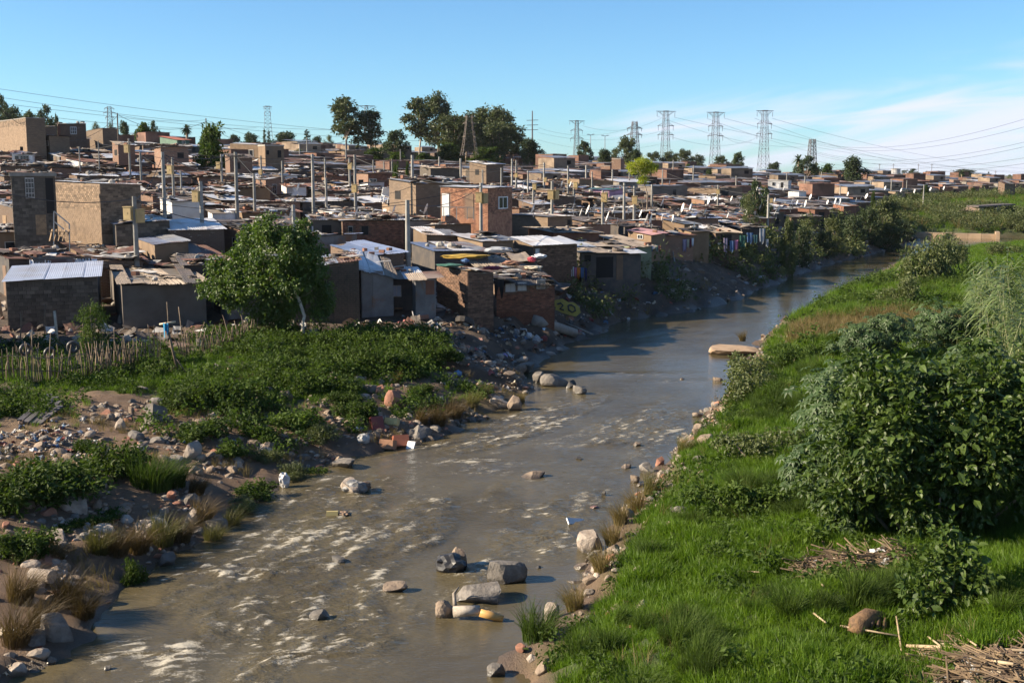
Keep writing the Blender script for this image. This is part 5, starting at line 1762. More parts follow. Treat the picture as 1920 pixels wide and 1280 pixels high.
for x, y in cand:
    if not behind_front(x, y):
        continue
    if x / y > 0.27:     # the houses end where the dark river trees and the green slope begin
        gx, gy = proj(x, y, gz(x, y))
        if gy > np.interp(gx, [1560, 1650, 1700, 1760, 1850, 1920], [412, 386, 374, 366, 361, 357]):
            continue
    sf = 1.0 if y < 128 else 0.78
    w, d = r0.uniform(3.6, 6.0) * sf, r0.uniform(3.4, 5.4) * sf
    th = gth + r0.uniform(-0.16, 0.16) + (0.25 if r0.random() < 0.2 else 0) - 0.25 * sstep(-10, 60, x)
    if any(math.hypot(x - ox, y - oy) < orr for ox, oy, orr in OPEN):
        continue
    if y < 300 and obb_hit(x, y, w, d, th):
        w, d = w * 0.62, d * 0.62
        if obb_hit(x, y, w, d, th):
            continue
    z = gz(x, y)
    px, py = proj(x, y, z + 2.2)
    if px < -25 or px > 1945:
        continue
    if n_ind >= 242:
        FAR_PTS.append((x, y, z, th))
        continue
    n_ind += 1
    HOUSES.append((x, y, math.hypot(w, d) / 2, w, d, th))
    wall = r0.choices(list(WALLWORD), [26, 30, 13, 8, 9, 7, 2, 6, 6, 7])[0]
    rf = r0.choices(list(ROOFWORD), [22, 20, 8, 28, 18, 12])[0]
    others = r0.choices(list(ROOFWORD), [3, 3, 1, 3, 3, 2], k=2)
    nice = r0.random() < 0.4
    rl = [rf] if nice else [rf, others[0], rf, rf, others[1]]
    h = r0.uniform(1.95, 2.5) * (1 if y < 128 else 0.9)
    two = y > 85 and r0.random() < 0.05 and px < 1100
    if two:
        h += 2.2
    c, s = math.cos(th), math.sin(th)
    ox, oy = x - (c * w - s * d) / 2, y - (s * w + c * d) / 2
    zb = min(gz(ox, oy), gz(ox + w * c, oy + w * s), z)
    root = empty('shack' if not two else 'house', (ox, oy, zb), th)
    sr, sb = r0.uniform(-0.15, 0.15), r0.uniform(0.1, 0.45) * r0.choice((1, 1, -0.6))
    house_core(root, w, d, h, sr, sb, wall, rl, n_ind, over=r0.uniform(0.12, 0.35), sag=0.01 if nice else 0.06)
    feat = ''
    if y < 190:
        if r0.random() < 0.55:
            a0 = r0.uniform(0.4, w - 1.3)
            add_window(root, 'B', w, d, a0, h - 1.25 - 0.1, 0.8, 0.75, grid=r0.choice([(2, 1), (1, 1), (3, 2)]), kind=r0.choice(['glass', 'glass', 'hole']))
        if r0.random() < 0.5:
            a0 = r0.uniform(0.3, d - 1.1)
            k = r0.choice(['wood', 'metal', 'dark', 'brown', 'white'])
            add_door(root, 'A', w, d, a0, 0.8, 1.95, k)
        if r0.random() < 0.4:
            a0 = r0.uniform(0.3, max(d - 1.3, 0.31))
            add_window(root, 'A', w, d, a0, h - 1.3, 0.8, 0.7, grid=(2, 1), kind=r0.choice(['glass', 'hole']))
    root_m = Matrix.Translation((ox, oy, zb)) @ Matrix.Rotation(th, 4, 'Z')
    ROOFS.append((root_m, w, d, h, sr, sb, r0.uniform(1.6, 4.2) if not nice else 0.8))
    px, py = proj(x, y, zb + h)
    head = ('two storey ' if two else '') + WALLWORD[wall] + (' shack' if not two else ' house') + ', ' + ('patched ' if not nice else 'plain ') + ROOFWORD[rf] + ','
    lb = unique_label(head, px, py)
    if len(lb.split()) > 16:
        lb = lb.replace('patched ', '').replace('plain ', '')
    tag(root, lb, 'house', 'shacks packed on the slope above the river')

# beyond the nearest few hundred, the settlement is one mass of roofs
FARW = [pmat('far_wall_%d' % i_, c_, tuple(v * 0.6 for v in c_), 0.5, 0.9, rnd=(0.7, 1.3), c3=tuple(v * 0.45 for v in c_)) for i_, c_ in enumerate(((0.20, 0.125, 0.085), (0.17, 0.12, 0.09), (0.23, 0.17, 0.12), (0.20, 0.18, 0.155), (0.21, 0.105, 0.07), (0.15, 0.10, 0.075), (0.16, 0.085, 0.06)))]


def far_house(seed):
    r = random.Random(seed)
    w, d, h = r.uniform(4, 6.5), r.uniform(3.5, 6), r.uniform(2.2, 2.9)
    if seed % 12 == 0:
        h += 2.2
    m = MB()
    m.box((-w / 2, -d / 2, -0.8), (w / 2, d / 2, h), 0)
    sb = r.uniform(0.1, 0.5)
    n = 4
    for i in range(n):
        x0, x1 = -w / 2 - 0.25 + i * (w + 0.5) / n, -w / 2 - 0.25 + (i + 1) * (w + 0.5) / n
        dz = r.uniform(0.04, 0.12)
        y0, y1 = -d / 2 - r.uniform(0.1, 0.4), d / 2 + r.uniform(0.1, 0.4)
        V = [(x0, y0, h + dz), (x1, y0, h + dz + r.uniform(0, 0.06)), (x1, y1, h + sb + dz), (x0, y1, h + sb + dz), (x0, y0, h + dz - 0.04), (x1, y0, h + dz - 0.04)]
        m.add(V, [(0, 1, 2, 3), (4, 5, 1, 0)], m=r.choice((1, 1, 2)))
    for k in range(r.randrange(3)):
        a = r.uniform(-w / 2 + 0.2, w / 2 - 1.2)
        m.box((a, -d / 2 - 0.02, h - 1.3), (a + 0.8, -d / 2 + 0.02, h - 0.5), 3)
    if r.random() < 0.6:
        b_ = r.uniform(-d / 2 + 0.2, d / 2 - 1)
        m.box((-w / 2 - 0.02, b_, 0), (-w / 2 + 0.02, b_ + 0.8, 1.95), 3)
    wm_ = r.choice(FARW) if FARW else r.choice([W_RED, W_BROWN, W_BROWN, W_TAN, W_RED, W_PTAN, W_PGREY, W_RED, W_PWHITE, W_DARK, W_RUST])
    ra, rb = r.choice([R_GREY, R_PALE, R_RUST, R_DARK, R_RUST]), r.choice([R_GREY, R_RUST, R_TAN, R_DARK])
    return m.mesh('far_house', [wm_, ra, rb, M_HOLE])


fp = np.array([(x, y, z) for x, y, z, th in FAR_PTS])
rot = np.zeros((len(fp), 3))
rot[:, 2] = [th for *_, th in FAR_PTS]
scatter('distant_settlement', fp, np.random.default_rng(4).uniform(0.52, 0.85, len(fp)), [far_house(i) for i in range(1, 25)], ('brown shacks and pale roofs crowding the hillside to the skyline', 'houses'), rot=rot)
# a taller building stands just past the left edge: its shade lies over the fence
q_ = at_y(-90, 640, 54)
_r = empty('house', (q_[0] - 5.6, 50.0, gz(q_[0], 52)), R(6))
house_core(_r, 5.0, 6.5, 4.6, 0.0, 0.3, 'block', ['grey', 'rust'], 3)
tag(_r, 'tall block house just past the left edge, shading the stick fence', 'house')
# ------------------------------------------------------------------ trees: a crown and a trunk each, 1 unit tall kinds
def limb_mesh(r, blobs, base, rad, mat, lean=0.0, fork=0.3):
    m = MB()
    top = Vector(base) + Vector((lean, 0, fork))
    m.tube([Vector(base) - Vector((0, 0, 0.06)), (Vector(base) + top) / 2 + Vector((r.normal(0, 0.01), 0, 0)), top], [rad, rad * 0.85, rad * 0.7], 7)
    for bl in blobs:
        p2 = Vector(bl[:3])
        p1 = top.lerp(p2, 0.5) + Vector((r.normal(0, 0.02), r.normal(0, 0.02), -0.02))
        m.tube([top, p1, p2], [rad * 0.55, rad * 0.35, rad * 0.12], 5)
    return m.mesh('trunk', [mat], True)


def tree_kind(seed, blobs, ns, per, leaf, mat, bark=M_BARK, spread=0.03, trunk=0.02, fork=0.25, lean=0.0, shell=0.45, droop=0.4, width=0.5):
    r = np.random.default_rng(seed)
    P, D = sprays(ns, per, r, clump(blobs, seed, 6, 0.46), spread * 0.75, 0.3)
    return leafmesh('crown', P, D, leaf, r, mat, width=width, droop=droop), limb_mesh(r, blobs, (0, 0, 0), trunk, bark, lean, fork)


def crown_blobs(seed, n, cx=0.0, z0=0.45, z1=0.95, R_=0.3, top=0.5, rb=(0.08, 0.15)):
    r = np.random.default_rng(seed)
    out = []
    for i in range(n):
        f = (i + 0.5) / n
        z = z0 + (z1 - z0) * f
        prof = (math.sin(math.pi * min(0.12 + 0.8 * f, 1)) ** 0.6) * (1 - (1 - top) * f)
        a = i * 2.399 + r.uniform(-0.4, 0.4)
        rr = R_ * prof * r.uniform(0.35, 0.95)
        q = r.uniform(*rb)
        out.append((cx + rr * math.cos(a), rr * math.sin(a), z - q * 0.3, q, q, q * 0.75))
    return out


KINDS_T = {
    'gum': [tree_kind(601, crown_blobs(1, 13, 0, 0.42, 0.96, 0.22, 0.7, (0.07, 0.125)), 620, 5, 0.045, G_GUM, M_PALEBARK, 0.022, 0.016, 0.35, 0.02, 0.5),
            tree_kind(602, crown_blobs(2, 15, 0.03, 0.38, 0.96, 0.24, 0.6, (0.07, 0.13)), 700, 5, 0.045, G_GUM, M_PALEBARK, 0.022, 0.016, 0.32, -0.02, 0.5),
            tree_kind(603, crown_blobs(3, 12, -0.02, 0.45, 0.97, 0.20, 0.8, (0.06, 0.11)), 560, 5, 0.045, G_GUM, M_PALEBARK, 0.022, 0.014, 0.4, 0.03, 0.5)],
    'gumwide': [tree_kind(611, crown_blobs(5, 18, 0, 0.35, 0.95, 0.36, 0.75, (0.09, 0.15)), 900, 5, 0.050, G_GUM, M_BARK, 0.03, 0.02, 0.25, 0, 0.45),
                tree_kind(612, crown_blobs(6, 17, 0, 0.30, 0.95, 0.38, 0.65, (0.09, 0.16)), 900, 5, 0.050, G_GUM, M_BARK, 0.03, 0.02, 0.25, 0, 0.45)],
    'round': [tree_kind(621, crown_blobs(7, 15, 0, 0.28, 0.92, 0.42, 0.6, (0.12, 0.19)), 800, 5, 0.065, G_DARK, M_BARK, 0.035, 0.028, 0.2),
              tree_kind(622, crown_blobs(8, 14, 0, 0.30, 0.92, 0.45, 0.5, (0.12, 0.2)), 800, 5, 0.065, G_DARK, M_BARK, 0.035, 0.028, 0.2),
              tree_kind(623, crown_blobs(9, 14, 0, 0.25, 0.9, 0.5, 0.8, (0.12, 0.2)), 800, 5, 0.065, G_DARK, M_BARK, 0.035, 0.028, 0.2)],
    'leafy': [tree_kind(631, crown_blobs(10, 18, 0, 0.12, 0.95, 0.40, 0.35, (0.12, 0.19)), 900, 5, 0.075, G_BUSH, M_BARK, 0.035, 0.025, 0.15)],
    'olive': [tree_kind(641, crown_blobs(11, 14, 0, 0.2, 0.94, 0.40, 0.6, (0.11, 0.18)), 800, 5, 0.05, G_SCRUB, M_BARK, 0.035, 0.022, 0.15, 0, 0.4, 0.4, 0.3)],
    'mass': [tree_kind(661, crown_blobs(14, 20, 0, 0.06, 0.9, 0.5, 0.7, (0.13, 0.22)), 900, 5, 0.06, G_DARK, M_BARK, 0.04, 0.02, 0.1), tree_kind(662, crown_blobs(15, 20, 0, 0.06, 0.9, 0.5, 0.7, (0.13, 0.22)), 900, 5, 0.06, G_SCRUB, M_BARK, 0.04, 0.02, 0.1)],
    'conifer': [tree_kind(651, [(0, 0, 0.12 + 0.1 * k, 0.20 - 0.021 * k, 0.20 - 0.021 * k, 0.07) for k in range(9)], 500, 5, 0.05, G_DARK, M_BARK, 0.015, 0.02, 0.2)],
}
ti = 0


def tree(px, top, bot, wpx, Y, kind, label, cat='tree', name='tree', var=None, yoff=None):
    """Y is where it stands; the height comes from the picture"""
    global ti
    g = at_y(px, bot, Y)
    z0 = min(gz(g[0], g[1]), g[2] + 0.6)
    H = at_y(px, top, Y)[2] - z0
    ks = KINDS_T[kind]
    ti += 1
    cr, tr = ks[(ti if var is None else var) % len(ks)]
    e = empty(name, (g[0], g[1], z0), (ti * 1.7) % 6.28)
    wid = {'gum': 0.40, 'gumwide': 0.60, 'round': 0.82, 'leafy': 0.95, 'olive': 0.95, 'mass': 1.2, 'conifer': 0.42}[kind]
    Wm = wpx * Y / FPX
    e.scale = (Wm / wid, Wm / wid, H * 1.0)
    link('crown', cr, e)
    link('trunk', tr, e)
    return tag(e, label, cat)


tree(650, 180, 292, 58, 270, 'gum', 'left hand gum of the tall pair, its pale trunk showing below', var=0)
tree(693, 203, 286, 58, 272, 'gum', 'darker right hand gum of the tall pair on the hill', var=1)
tree(741, 243, 280, 56, 300, 'round', 'low dark round tree between the gum pair and the gum grove')
tree(786, 181, 295, 58, 290, 'gum', 'slender pale gum at the left end of the gum grove', var=2)
tree(822, 175, 290, 66, 300, 'gumwide', 'tallest gum of the grove, next to the slender pale one', var=0)
tree(852, 212, 300, 78, 285, 'gumwide', 'bushy olive gum at the front of the grove beside the lattice tower', var=1)
tree(903, 196, 290, 76, 325, 'gumwide', 'dark gum rising behind the lattice tower', var=1)
tree(938, 200, 290, 62, 320, 'gumwide', 'gum with a flat dark top right of the lattice tower', var=0)
tree(960, 226, 300, 72, 300, 'gumwide', 'olive gum at the right end of the grove', var=1)
tree(993, 258, 308, 48, 285, 'round', 'small dark tree hugging the right foot of the gum grove')
tree(845, 268, 310, 80, 275, 'leafy', 'green thicket tree under the middle of the gum grove')
tree(910, 276, 312, 90, 270, 'leafy', 'green thicket tree at the foot of the lattice tower')
tree(700, 277, 302, 60, 240, 'leafy', 'bright green bushy tree below the gum pair')
tree(745, 285, 303, 60, 238, 'leafy', 'low green bushy tree on the gap right of the gum pair')
tree(795, 287, 306, 56, 235, 'leafy', 'low green bushy tree in front of the slender pale gum')
tree(397, 231, 312, 80, 150, 'leafy', 'dark leafy tree standing high among the shacks on the left hillside')
tree(875, 214, 300, 74, 310, 'gumwide', 'olive gum filling the middle of the grove behind the lattice tower', var=0)
tree(928, 225, 300, 60, 292, 'gumwide', 'shorter olive gum at the front right of the grove', var=1)
tree(560, 278, 300, 40, 220, 'olive', 'small pale bushy tree above the sooty white room')
for px, top, bot, w, Y, k, lab in (
        (4, 176, 205, 34, 230, 'round', 'tree cut by the picture edge above the blank brick house'), (20, 200, 232, 60, 235, 'round', 'broad dark tree behind the blank brick house'),
        (50, 207, 234, 52, 240, 'round', 'lower dark tree right of the broad one on the left skyline'), (83, 195, 232, 36, 225, 'round', 'pointed dark tree alone on the left skyline'),
        (106, 214, 228, 14, 230, 'round', 'tiny dark tree beside the pointed dark tree'), (180, 227, 245, 30, 230, 'olive', 'pale green tree behind the tan gabled house'),
        (207, 229, 245, 22, 235, 'olive', 'small pale green tree left of the skyline pole'), (234, 226, 250, 26, 215, 'round', 'dark tree just right of the skyline pole'),
        (268, 230, 256, 54, 210, 'leafy', 'wide green tree on the hill left of the palm'), (288, 226, 250, 22, 212, 'round', 'dark tree behind the wide green hill tree'),
        (440, 252, 268, 30, 420, 'round', 'small skyline tree left of the twin conifers'), (470, 247, 268, 36, 410, 'round', 'rounded skyline tree nearest the twin conifers'),
        (496, 238, 262, 13, 400, 'conifer', 'left conifer of the narrow twin pair'), (504, 242, 262, 13, 400, 'conifer', 'right conifer of the narrow twin pair'),
        (535, 245, 270, 56, 380, 'round', 'wide dark tree right of the twin conifers'), (576, 240, 266, 26, 385, 'conifer', 'feathery dark tree right of the wide dark one'),
        (594, 255, 268, 26, 390, 'round', 'low tree right of the feathery dark one'), (617, 252, 270, 30, 400, 'olive', 'small tree left of the gum pair'),
        (741, 306, 338, 24, 108, 'leafy', 'young tree in front of the square window room'), (763, 305, 335, 17, 112, 'leafy', 'slim young tree right of the square window room'),
        (1020, 296, 312, 46, 260, 'leafy', 'dark bushy tree right of the gum grove foot'), (1046, 298, 312, 30, 262, 'olive', 'pale bush tree left of the street lamps'),
        (1096, 264, 300, 36, 330, 'round', 'round tree in front of the far T topped pylon'), (1134, 278, 306, 36, 300, 'round', 'dark tree beneath the second street lamp'),
        (1172, 256, 312, 42, 280, 'gumwide', 'tall tree left of the angle pylon'), (1192, 280, 312, 34, 278, 'round', 'dark low tree at the foot of the angle pylon'),
        (1228, 285, 302, 34, 420, 'gumwide', 'skyline tree just left of the first big pylon'), (1256, 282, 302, 30, 425, 'gumwide', 'skyline tree right of the first big pylon'),
        (1281, 280, 306, 32, 420, 'gumwide', 'tallest skyline tree between the first two big pylons'), (1309, 288, 306, 30, 430, 'gumwide', 'skyline tree left of the second big pylon'),
        (1352, 292, 312, 28, 440, 'gumwide', 'skyline tree right of the second big pylon'), (1382, 285, 318, 32, 330, 'round', 'dark round tree between the second and third big pylons'),
        (1290, 308, 326, 24, 260, 'leafy', 'dark green tree below the skyline between the pylons'), (1328, 318, 338, 24, 220, 'leafy', 'dark green tree left of the white cube house rows'),
        (1398, 312, 330, 26, 270, 'leafy', 'dark green tree right of the dark round skyline tree'), (1452, 303, 320, 30, 460, 'round', 'low skyline tree right of the third big pylon'),
        (1511, 291, 335, 44, 300, 'round', 'large dark round tree beside the palm'), (1550, 307, 326, 38, 330, 'leafy', 'light green rounded tree right of the palm'),
        (1598, 291, 340, 52, 290, 'round', 'large round tree standing over the roofs right of the palm'), (1706, 316, 336, 32, 470, 'round', 'left tree of the two beside the water tank'),
        (1743, 321, 336, 30, 480, 'round', 'right tree of the two beside the water tank'), (1808, 316, 334, 48, 560, 'gumwide', 'broad hazy tree on the far right skyline'),
        (1853, 321, 334, 10, 560, 'conifer', 'narrow columnar tree on the far right skyline'), (1835, 324, 335, 20, 570, 'olive', 'low tree between the broad hazy and columnar trees'),
        (1893, 327, 336, 18, 580, 'olive', 'last low tree on the far right skyline'),
        (1735, 347, 362, 24, 260, 'leafy', 'small green tree among the last roofs before the green slope'), (1825, 352, 362, 18, 262, 'leafy', 'small dark tree among the houses above the green slope'),
        (1637, 358, 376, 16, 190, 'leafy', 'small tree above the dark river trees'),
        (1420, 337, 375, 46, 135, 'round', 'dark tree among the roofs left of the white cube house'), (1404, 358, 402, 44, 124, 'olive', 'pale olive tree below the dark one left of the white cube house')):
    tree(px, top, bot, w, Y, k, lab)
# the dark mass of trees along the outer bend
for px, top, bot, w, Y, k, lab in (
        (1658, 362, 440, 84.1, 162, 'mass', 'tallest olive tree at the left bank of the river bend'), (1688, 408, 452, 81.2, 172, 'mass', 'dark tree leaning over the water at the river bend'),
        (1628, 386, 452, 81.2, 158, 'mass', 'dark tree between the rust red shack and the olive bend tree'), (1660, 415, 458, 87, 160, 'mass', 'low dark tree under the tallest olive tree'),
        (1596, 398, 462, 66.7, 148, 'mass', 'dark tree below the small rust red shack'), (1562, 400, 450, 60.9, 140, 'mass', 'olive tree in front of the rust red shack door'),
        (1478, 398, 462, 46, 118, 'mass', 'feathery olive tree right of the tarpaulin shack'), (1500, 420, 470, 58, 126, 'mass', 'dark tree overshadowing the spoil bank'),
        (1546, 430, 480, 58, 136, 'mass', 'dark low tree at the water side below the spoil bank')):
    tree(px, top, bot, w, Y, k, lab, var=1 if 'olive' in lab.split(' tree')[0] else 0)


def palm_tree(px, top, bot, Y, label, spread=1.6):
    g = at_y(px, bot, Y)
    z0 = min(gz(g[0], g[1]), g[2])
    H = at_y(px, top, Y)[2] - z0
    e = empty('palm_tree', (g[0], g[1], z0))
    m = MB()
    m.tube([(0, 0, -0.2), (0.05, 0, H * 0.5), (0, 0, H * 0.78)], [0.28, 0.24, 0.24], 8)
    m.build('trunk', M_BARK, e, True)
    r = np.random.default_rng(int(px))
    V, Q = [], []
    for k in range(60):
        a, up = r.uniform(0, 6.283), r.uniform(-0.9, 1.2)
        c, s_ = math.cos(a), math.sin(a)
        b0 = len(V)
        for j in range(5):
            f = j / 4
            w = 0.16 * (1 - f ** 2) + 0.02
            rr = spread * f * math.cos(up) + 0.05
            zz = H * 0.8 + spread * (f * math.sin(up) - 0.35 * f * f)
            V += [(c * rr - s_ * w, s_ * rr + c * w, zz), (c * rr + s_ * w, s_ * rr - c * w, zz)]
        Q += [(b0 + 2 * j, b0 + 2 * j + 1, b0 + 2 * j + 3, b0 + 2 * j + 2) for j in range(4)]
    link('crown', mesh_np('crown', V, Q, mats=[G_DARK], fattr={'tint': np.repeat(r.uniform(0, 1, 60), 4)}), e)
    tag(e, label, 'palm tree')


palm_tree(350, 226, 250, 205, 'small palm silhouetted above the red roofed house', 1.2)
palm_tree(1496, 286, 335, 302, 'palm rising out of the large dark round tree', 2.2)
palm_tree(1803, 318, 336, 380, 'tiny palm in front of the broad hazy tree', 1.5)

# lime green tree on a bare forked trunk
p = hit(1212, 426, 0.6)
Y = p[1]
k = Y / FPX
e = empty('tree', (p[0], p[1], p[2] - 0.6))
r = np.random.default_rng(700)
zb = p[2] - 0.6


def lp(px, py, dy=0.0):
    q = at_y(px, py, Y + dy)
    return (q[0] - p[0], q[1] - p[1], q[2] - zb)


bl = [(*lp(1190, 315), 13 * k, 12 * k, 11 * k), (*lp(1203, 303), 12 * k, 12 * k, 9 * k), (*lp(1208, 318, 0.4), 12 * k, 12 * k, 12 * k), (*lp(1225, 316), 9 * k, 9 * k, 9 * k), (*lp(1204, 336), 10 * k, 9 * k, 9 * k), (*lp(1216, 308), 9 * k, 9 * k, 8 * k), (*lp(1182, 310), 7 * k, 7 * k, 7 * k)]
P, D = sprays(800, 6, r, bl, 0.12, 0.3)
link('crown', leafmesh('crown', P, D, 0.17, r, G_LIME, droop=0.2), e)
m = MB()
m.tube([(0, 0, -0.3), lp(1213, 400), lp(1214, 365), lp(1207, 340)], [0.13, 0.10, 0.08, 0.05], 6)
m.tube([lp(1207, 345), lp(1190, 318)], [0.05, 0.02], 5)
m.tube([lp(1209, 345), lp(1224, 318)], [0.05, 0.02], 5)
m.build('trunk', M_BARK, e, True)
tag(e, 'lime green leafed tree on a tall bare dark trunk among the roofs', 'tree')
for i, (x0, fork, tips, lab) in enumerate(((1212, (1209, 405), [(1196, 380), (1203, 376), (1199, 392)], 'leafless dark sapling left of the lime tree trunk'), (1218, (1221, 400), [(1224, 345), (1219, 370), (1228, 378)], 'leafless dark sapling right of the lime tree trunk'))):
    m = MB()
    q = lp(x0, 426)
    m.tube([(q[0], q[1] + 0.4 * i - 0.5, -0.3), lp(*fork)], [0.09, 0.06], 5)
    for tp in tips:
        m.tube([lp(*fork), lp(*tp)], [0.05, 0.02], 5)
    e2 = empty('tree', e.location)
    m.build('trunk', M_BARK, e2, True)
    P = np.concatenate([np.array([lp(*tp)]) + r.normal(0, 0.22, (26, 3)) for tp in tips])
    link('crown', leafmesh('crown', P, r.normal(0, 1, P.shape), 0.13, r, G_DARK), e2)
    tag(e2, lab, 'tree')

# ------------------------------------------------------------------ the leafy tree on the near bank
p = at(566, 640)
Y0 = p[1] + 1.2
k = Y0 / FPX
base = np.array([p[0] - 0.0, Y0 - 1.2, p[2]])


def np_(px, py, dy=0.0):
    q = at_y(px, py, Y0 + dy)
    return (q[0] - base[0], q[1] - base[1], q[2] - base[2])


e = empty('tree', base)
r = np.random.default_rng(720)
BL = []
for px, py, rad, dy in ((505, 430, 30, 0), (480, 445, 30, 0.6), (535, 450, 34, -0.3), (565, 440, 24, 0.3), (575, 470, 34, 0), (520, 480, 44, -0.8), (470, 480, 36, 0.3), (585, 510, 36, -0.4), (545, 515, 44, -1.0), (495, 520, 40, -0.8),
                        (450, 510, 34, -0.2), (415, 510, 26, 0.2), (395, 535, 22, 0), (425, 540, 30, -0.6), (460, 548, 30, -0.6), (510, 560, 32, -0.7), (555, 560, 32, -0.5), (600, 555, 26, -0.2), (612, 545, 20, 0), (595, 580, 22, -0.3), (490, 585, 24, -0.3), (530, 590, 22, -0.2), (440, 565, 18, 0), (405, 498, 16, 0.3), (610, 570, 16, -0.2), (505, 412, 14, 0), (570, 420, 12, 0)):
    BL.append((*np_(px, py, dy), rad * k, rad * k * 0.95, rad * k * 0.85))
P, D = sprays(4200, 7, r, clump(BL, 7, 9, 0.52), 0.13, 0.3)
f = link('crown', leafmesh('crown', P, D, 0.185, r, G_TREE, droop=0.75, width=0.55), e)
m = MB()
m.tube([(0, 0, -0.3), np_(568, 605, -1.2), np_(571, 592, -1.2), np_(560, 560, -0.8), np_(540, 520, -0.4)], [0.10, 0.085, 0.08, 0.075, 0.06], 7)
for a, b_ in (((560, 560), (600, 530)), ((540, 520), (500, 470)), ((540, 520), (560, 460)), ((500, 470), (505, 425)), ((540, 530), (440, 520))):
    m.tube([np_(*a, -0.6), np_((a[0] + b_[0]) / 2, (a[1] + b_[1]) / 2 + 4, -0.4), np_(*b_, 0)], [0.055, 0.04, 0.02], 6)
m.build('trunk', M_PALEBARK, e, True)
m = MB()
m.tube([np_(491, 610, 0.3), np_(489, 575, 0.2), np_(480, 540, 0)], [0.10, 0.09, 0.05], 7)
m.tube([np_(457, 590, 0.5), np_(458, 560, 0.3), np_(470, 530, 0)], [0.07, 0.06, 0.04], 7)
m.build('limb', M_BARK, e, True)
tag(e, 'broad leafy green tree on the near bank in front of the shacks', 'tree')
# ------------------------------------------------------------------ electricity poles with their meter boxes
M_POLE = pmat('concrete_pole', (0.29, 0.275, 0.25), (0.21, 0.20, 0.18), 2.0, 0.85, rnd=(0.8, 1.15))
M_TIMBER = pmat('timber_pole', (0.17, 0.125, 0.09), (0.115, 0.085, 0.065), 3, 0.85)
M_BOX = pmat('meter_box_paint', (0.40, 0.29, 0.125), (0.31, 0.22, 0.10), 2.2, 0.6, rnd=(0.85, 1.15))
M_CABLE = pmat('black_cable', (0.025, 0.025, 0.028), (0.03, 0.03, 0.032), 1, 0.6, rnd=None)
M_STEEL = pmat('galvanised_steel', (0.30, 0.31, 0.33), (0.22, 0.23, 0.25), 0.3, 0.5, 0.6, rnd=None)
M_DISH = pmat('dish_white', (0.72, 0.71, 0.69), (0.60, 0.59, 0.57), 2, 0.45)
POLES = []


def pole_mesh(w):
    m = MB()
    a, b_ = w / 2, w * 0.36
    V = []
    for z, q in ((0, a), (1, b_)):
        c = q * 0.6
        V += [(-q, -c, z), (-c, -q, z), (c, -q, z), (q, -c, z), (q, c, z), (c, q, z), (-c, q, z), (-q, c, z)]
    Q = [(i, (i + 1) % 8, 8 + (i + 1) % 8, 8 + i) for i in range(8)]
    m.add(V, Q + [(8, 9, 10, 11), (8, 11, 12, 15), (12, 13, 14, 15)])
    return m.mesh('post', [M_POLE])


POSTM = pole_mesh(0.26)
_m = MB()
_m.box((-0.29, -0.17, -0.42), (0.29, 0.17, 0.42))
_m.box((-0.33, -0.22, 0.42), (0.33, 0.2, 0.47))
_m.box((-0.25, -0.185, -0.36), (0.25, -0.17, 0.36))
_m.box((-0.04, -0.2, -0.02), (0.04, -0.185, 0.1))
BOXM = _m.mesh('meter_box', [M_BOX])
_m = MB()
_m.bar((-0.5, 0, 0), (0.5, 0, 0), 0.07)
for _x in (-0.42, 0.0, 0.42):
    _m.tube([(_x, 0, 0.03), (_x, 0, 0.16)], 0.04, 6)
ARMM = _m.mesh('cross_arm', [M_TIMBER])


def pole(px, top, vis, boxes=(), thick=1.0, arm=False, label=None, off=2.5, tm=None, Y=None):
    p = hit(px, vis, off) if Y is None else at_y(px, vis, Y)
    if p is None:
        p = at_y(px, vis, 260)
    z0 = gz(p[0], p[1])
    zt = at_y(px, top, p[1])[2]
    e = empty('utility_pole', (p[0], p[1], z0), R(20))
    o = link('post', POSTM, e)
    o.scale = (thick, thick, zt - z0)
    if tm:
        setmat(o, tm)
    for k, (bx, y0, y1) in enumerate(boxes):
        za, zb_ = at_y(bx, y0, p[1])[2], at_y(bx, y1, p[1])[2]
        b_ = link('meter_box', BOXM, e)
        dx = (bx - px) * p[1] / FPX
        sg = 1 if dx > 0 else -1
        b_.location = (dx, -0.33 if abs(dx) < 0.25 else 0, (za + zb_) / 2 - z0)
        b_.rotation_euler = (0, 0, -0.6 if k % 2 == 0 else 0.5)
        h_ = (za - zb_) / 0.86
        b_.scale = (min(h_, 1.1), min(h_, 1.1), h_)
    if arm:
        a = link('cross_arm', ARMM, e)
        a.location = (0, -0.16, zt - z0 - 0.35)
        a.scale = (1.3, 1, 1)
    head = 'concrete pole' if not tm else 'thin dark pole'
    tail = {0: '', 1: ' carrying one tan box', 2: ' carrying two tan boxes'}[min(len(boxes), 2)]
    tag(e, label or unique_label(head + tail, px, (top + vis) / 2), 'utility pole', 'poles standing among the shacks')
    POLES.append((p[0], p[1], zt, px, vis))
    return e


pole(310, 285, 418, thick=1.15, label='tallest concrete pole left of the white gable house, with a worn tan band')
pole(326, 295, 372, [(321, 311, 327)], label='concrete pole with a tan box just right of the tall banded pole')
pole(379, 340, 422, [(370, 359, 379)], thick=1.25, label='stout concrete pole with a tan box in front of the white gable house')
pole(445, 285, 400, thick=1.2, arm=True, label='tall concrete pole with a sprawl of wires at its top, behind the leafy tree')
pole(256, 368, 475, [(245, 388, 413), (264, 393, 418)], thick=1.3, label='stout concrete pole carrying two big tan boxes beside the tan tower house')
pole(667, 290, 392, [(664, 346, 361)], label='tall concrete pole with a tan box left of the square window room')
pole(656, 296, 345, [(656, 306, 318)], label='concrete pole with a small tan box behind the pole left of the square window room')
pole(735, 332, 383, [(735, 346, 362)], label='concrete pole with a big tan box right of the square window room')
pole(774, 291, 388, thick=1.1, label='tall plain concrete pole left of the white painted long low wall room')
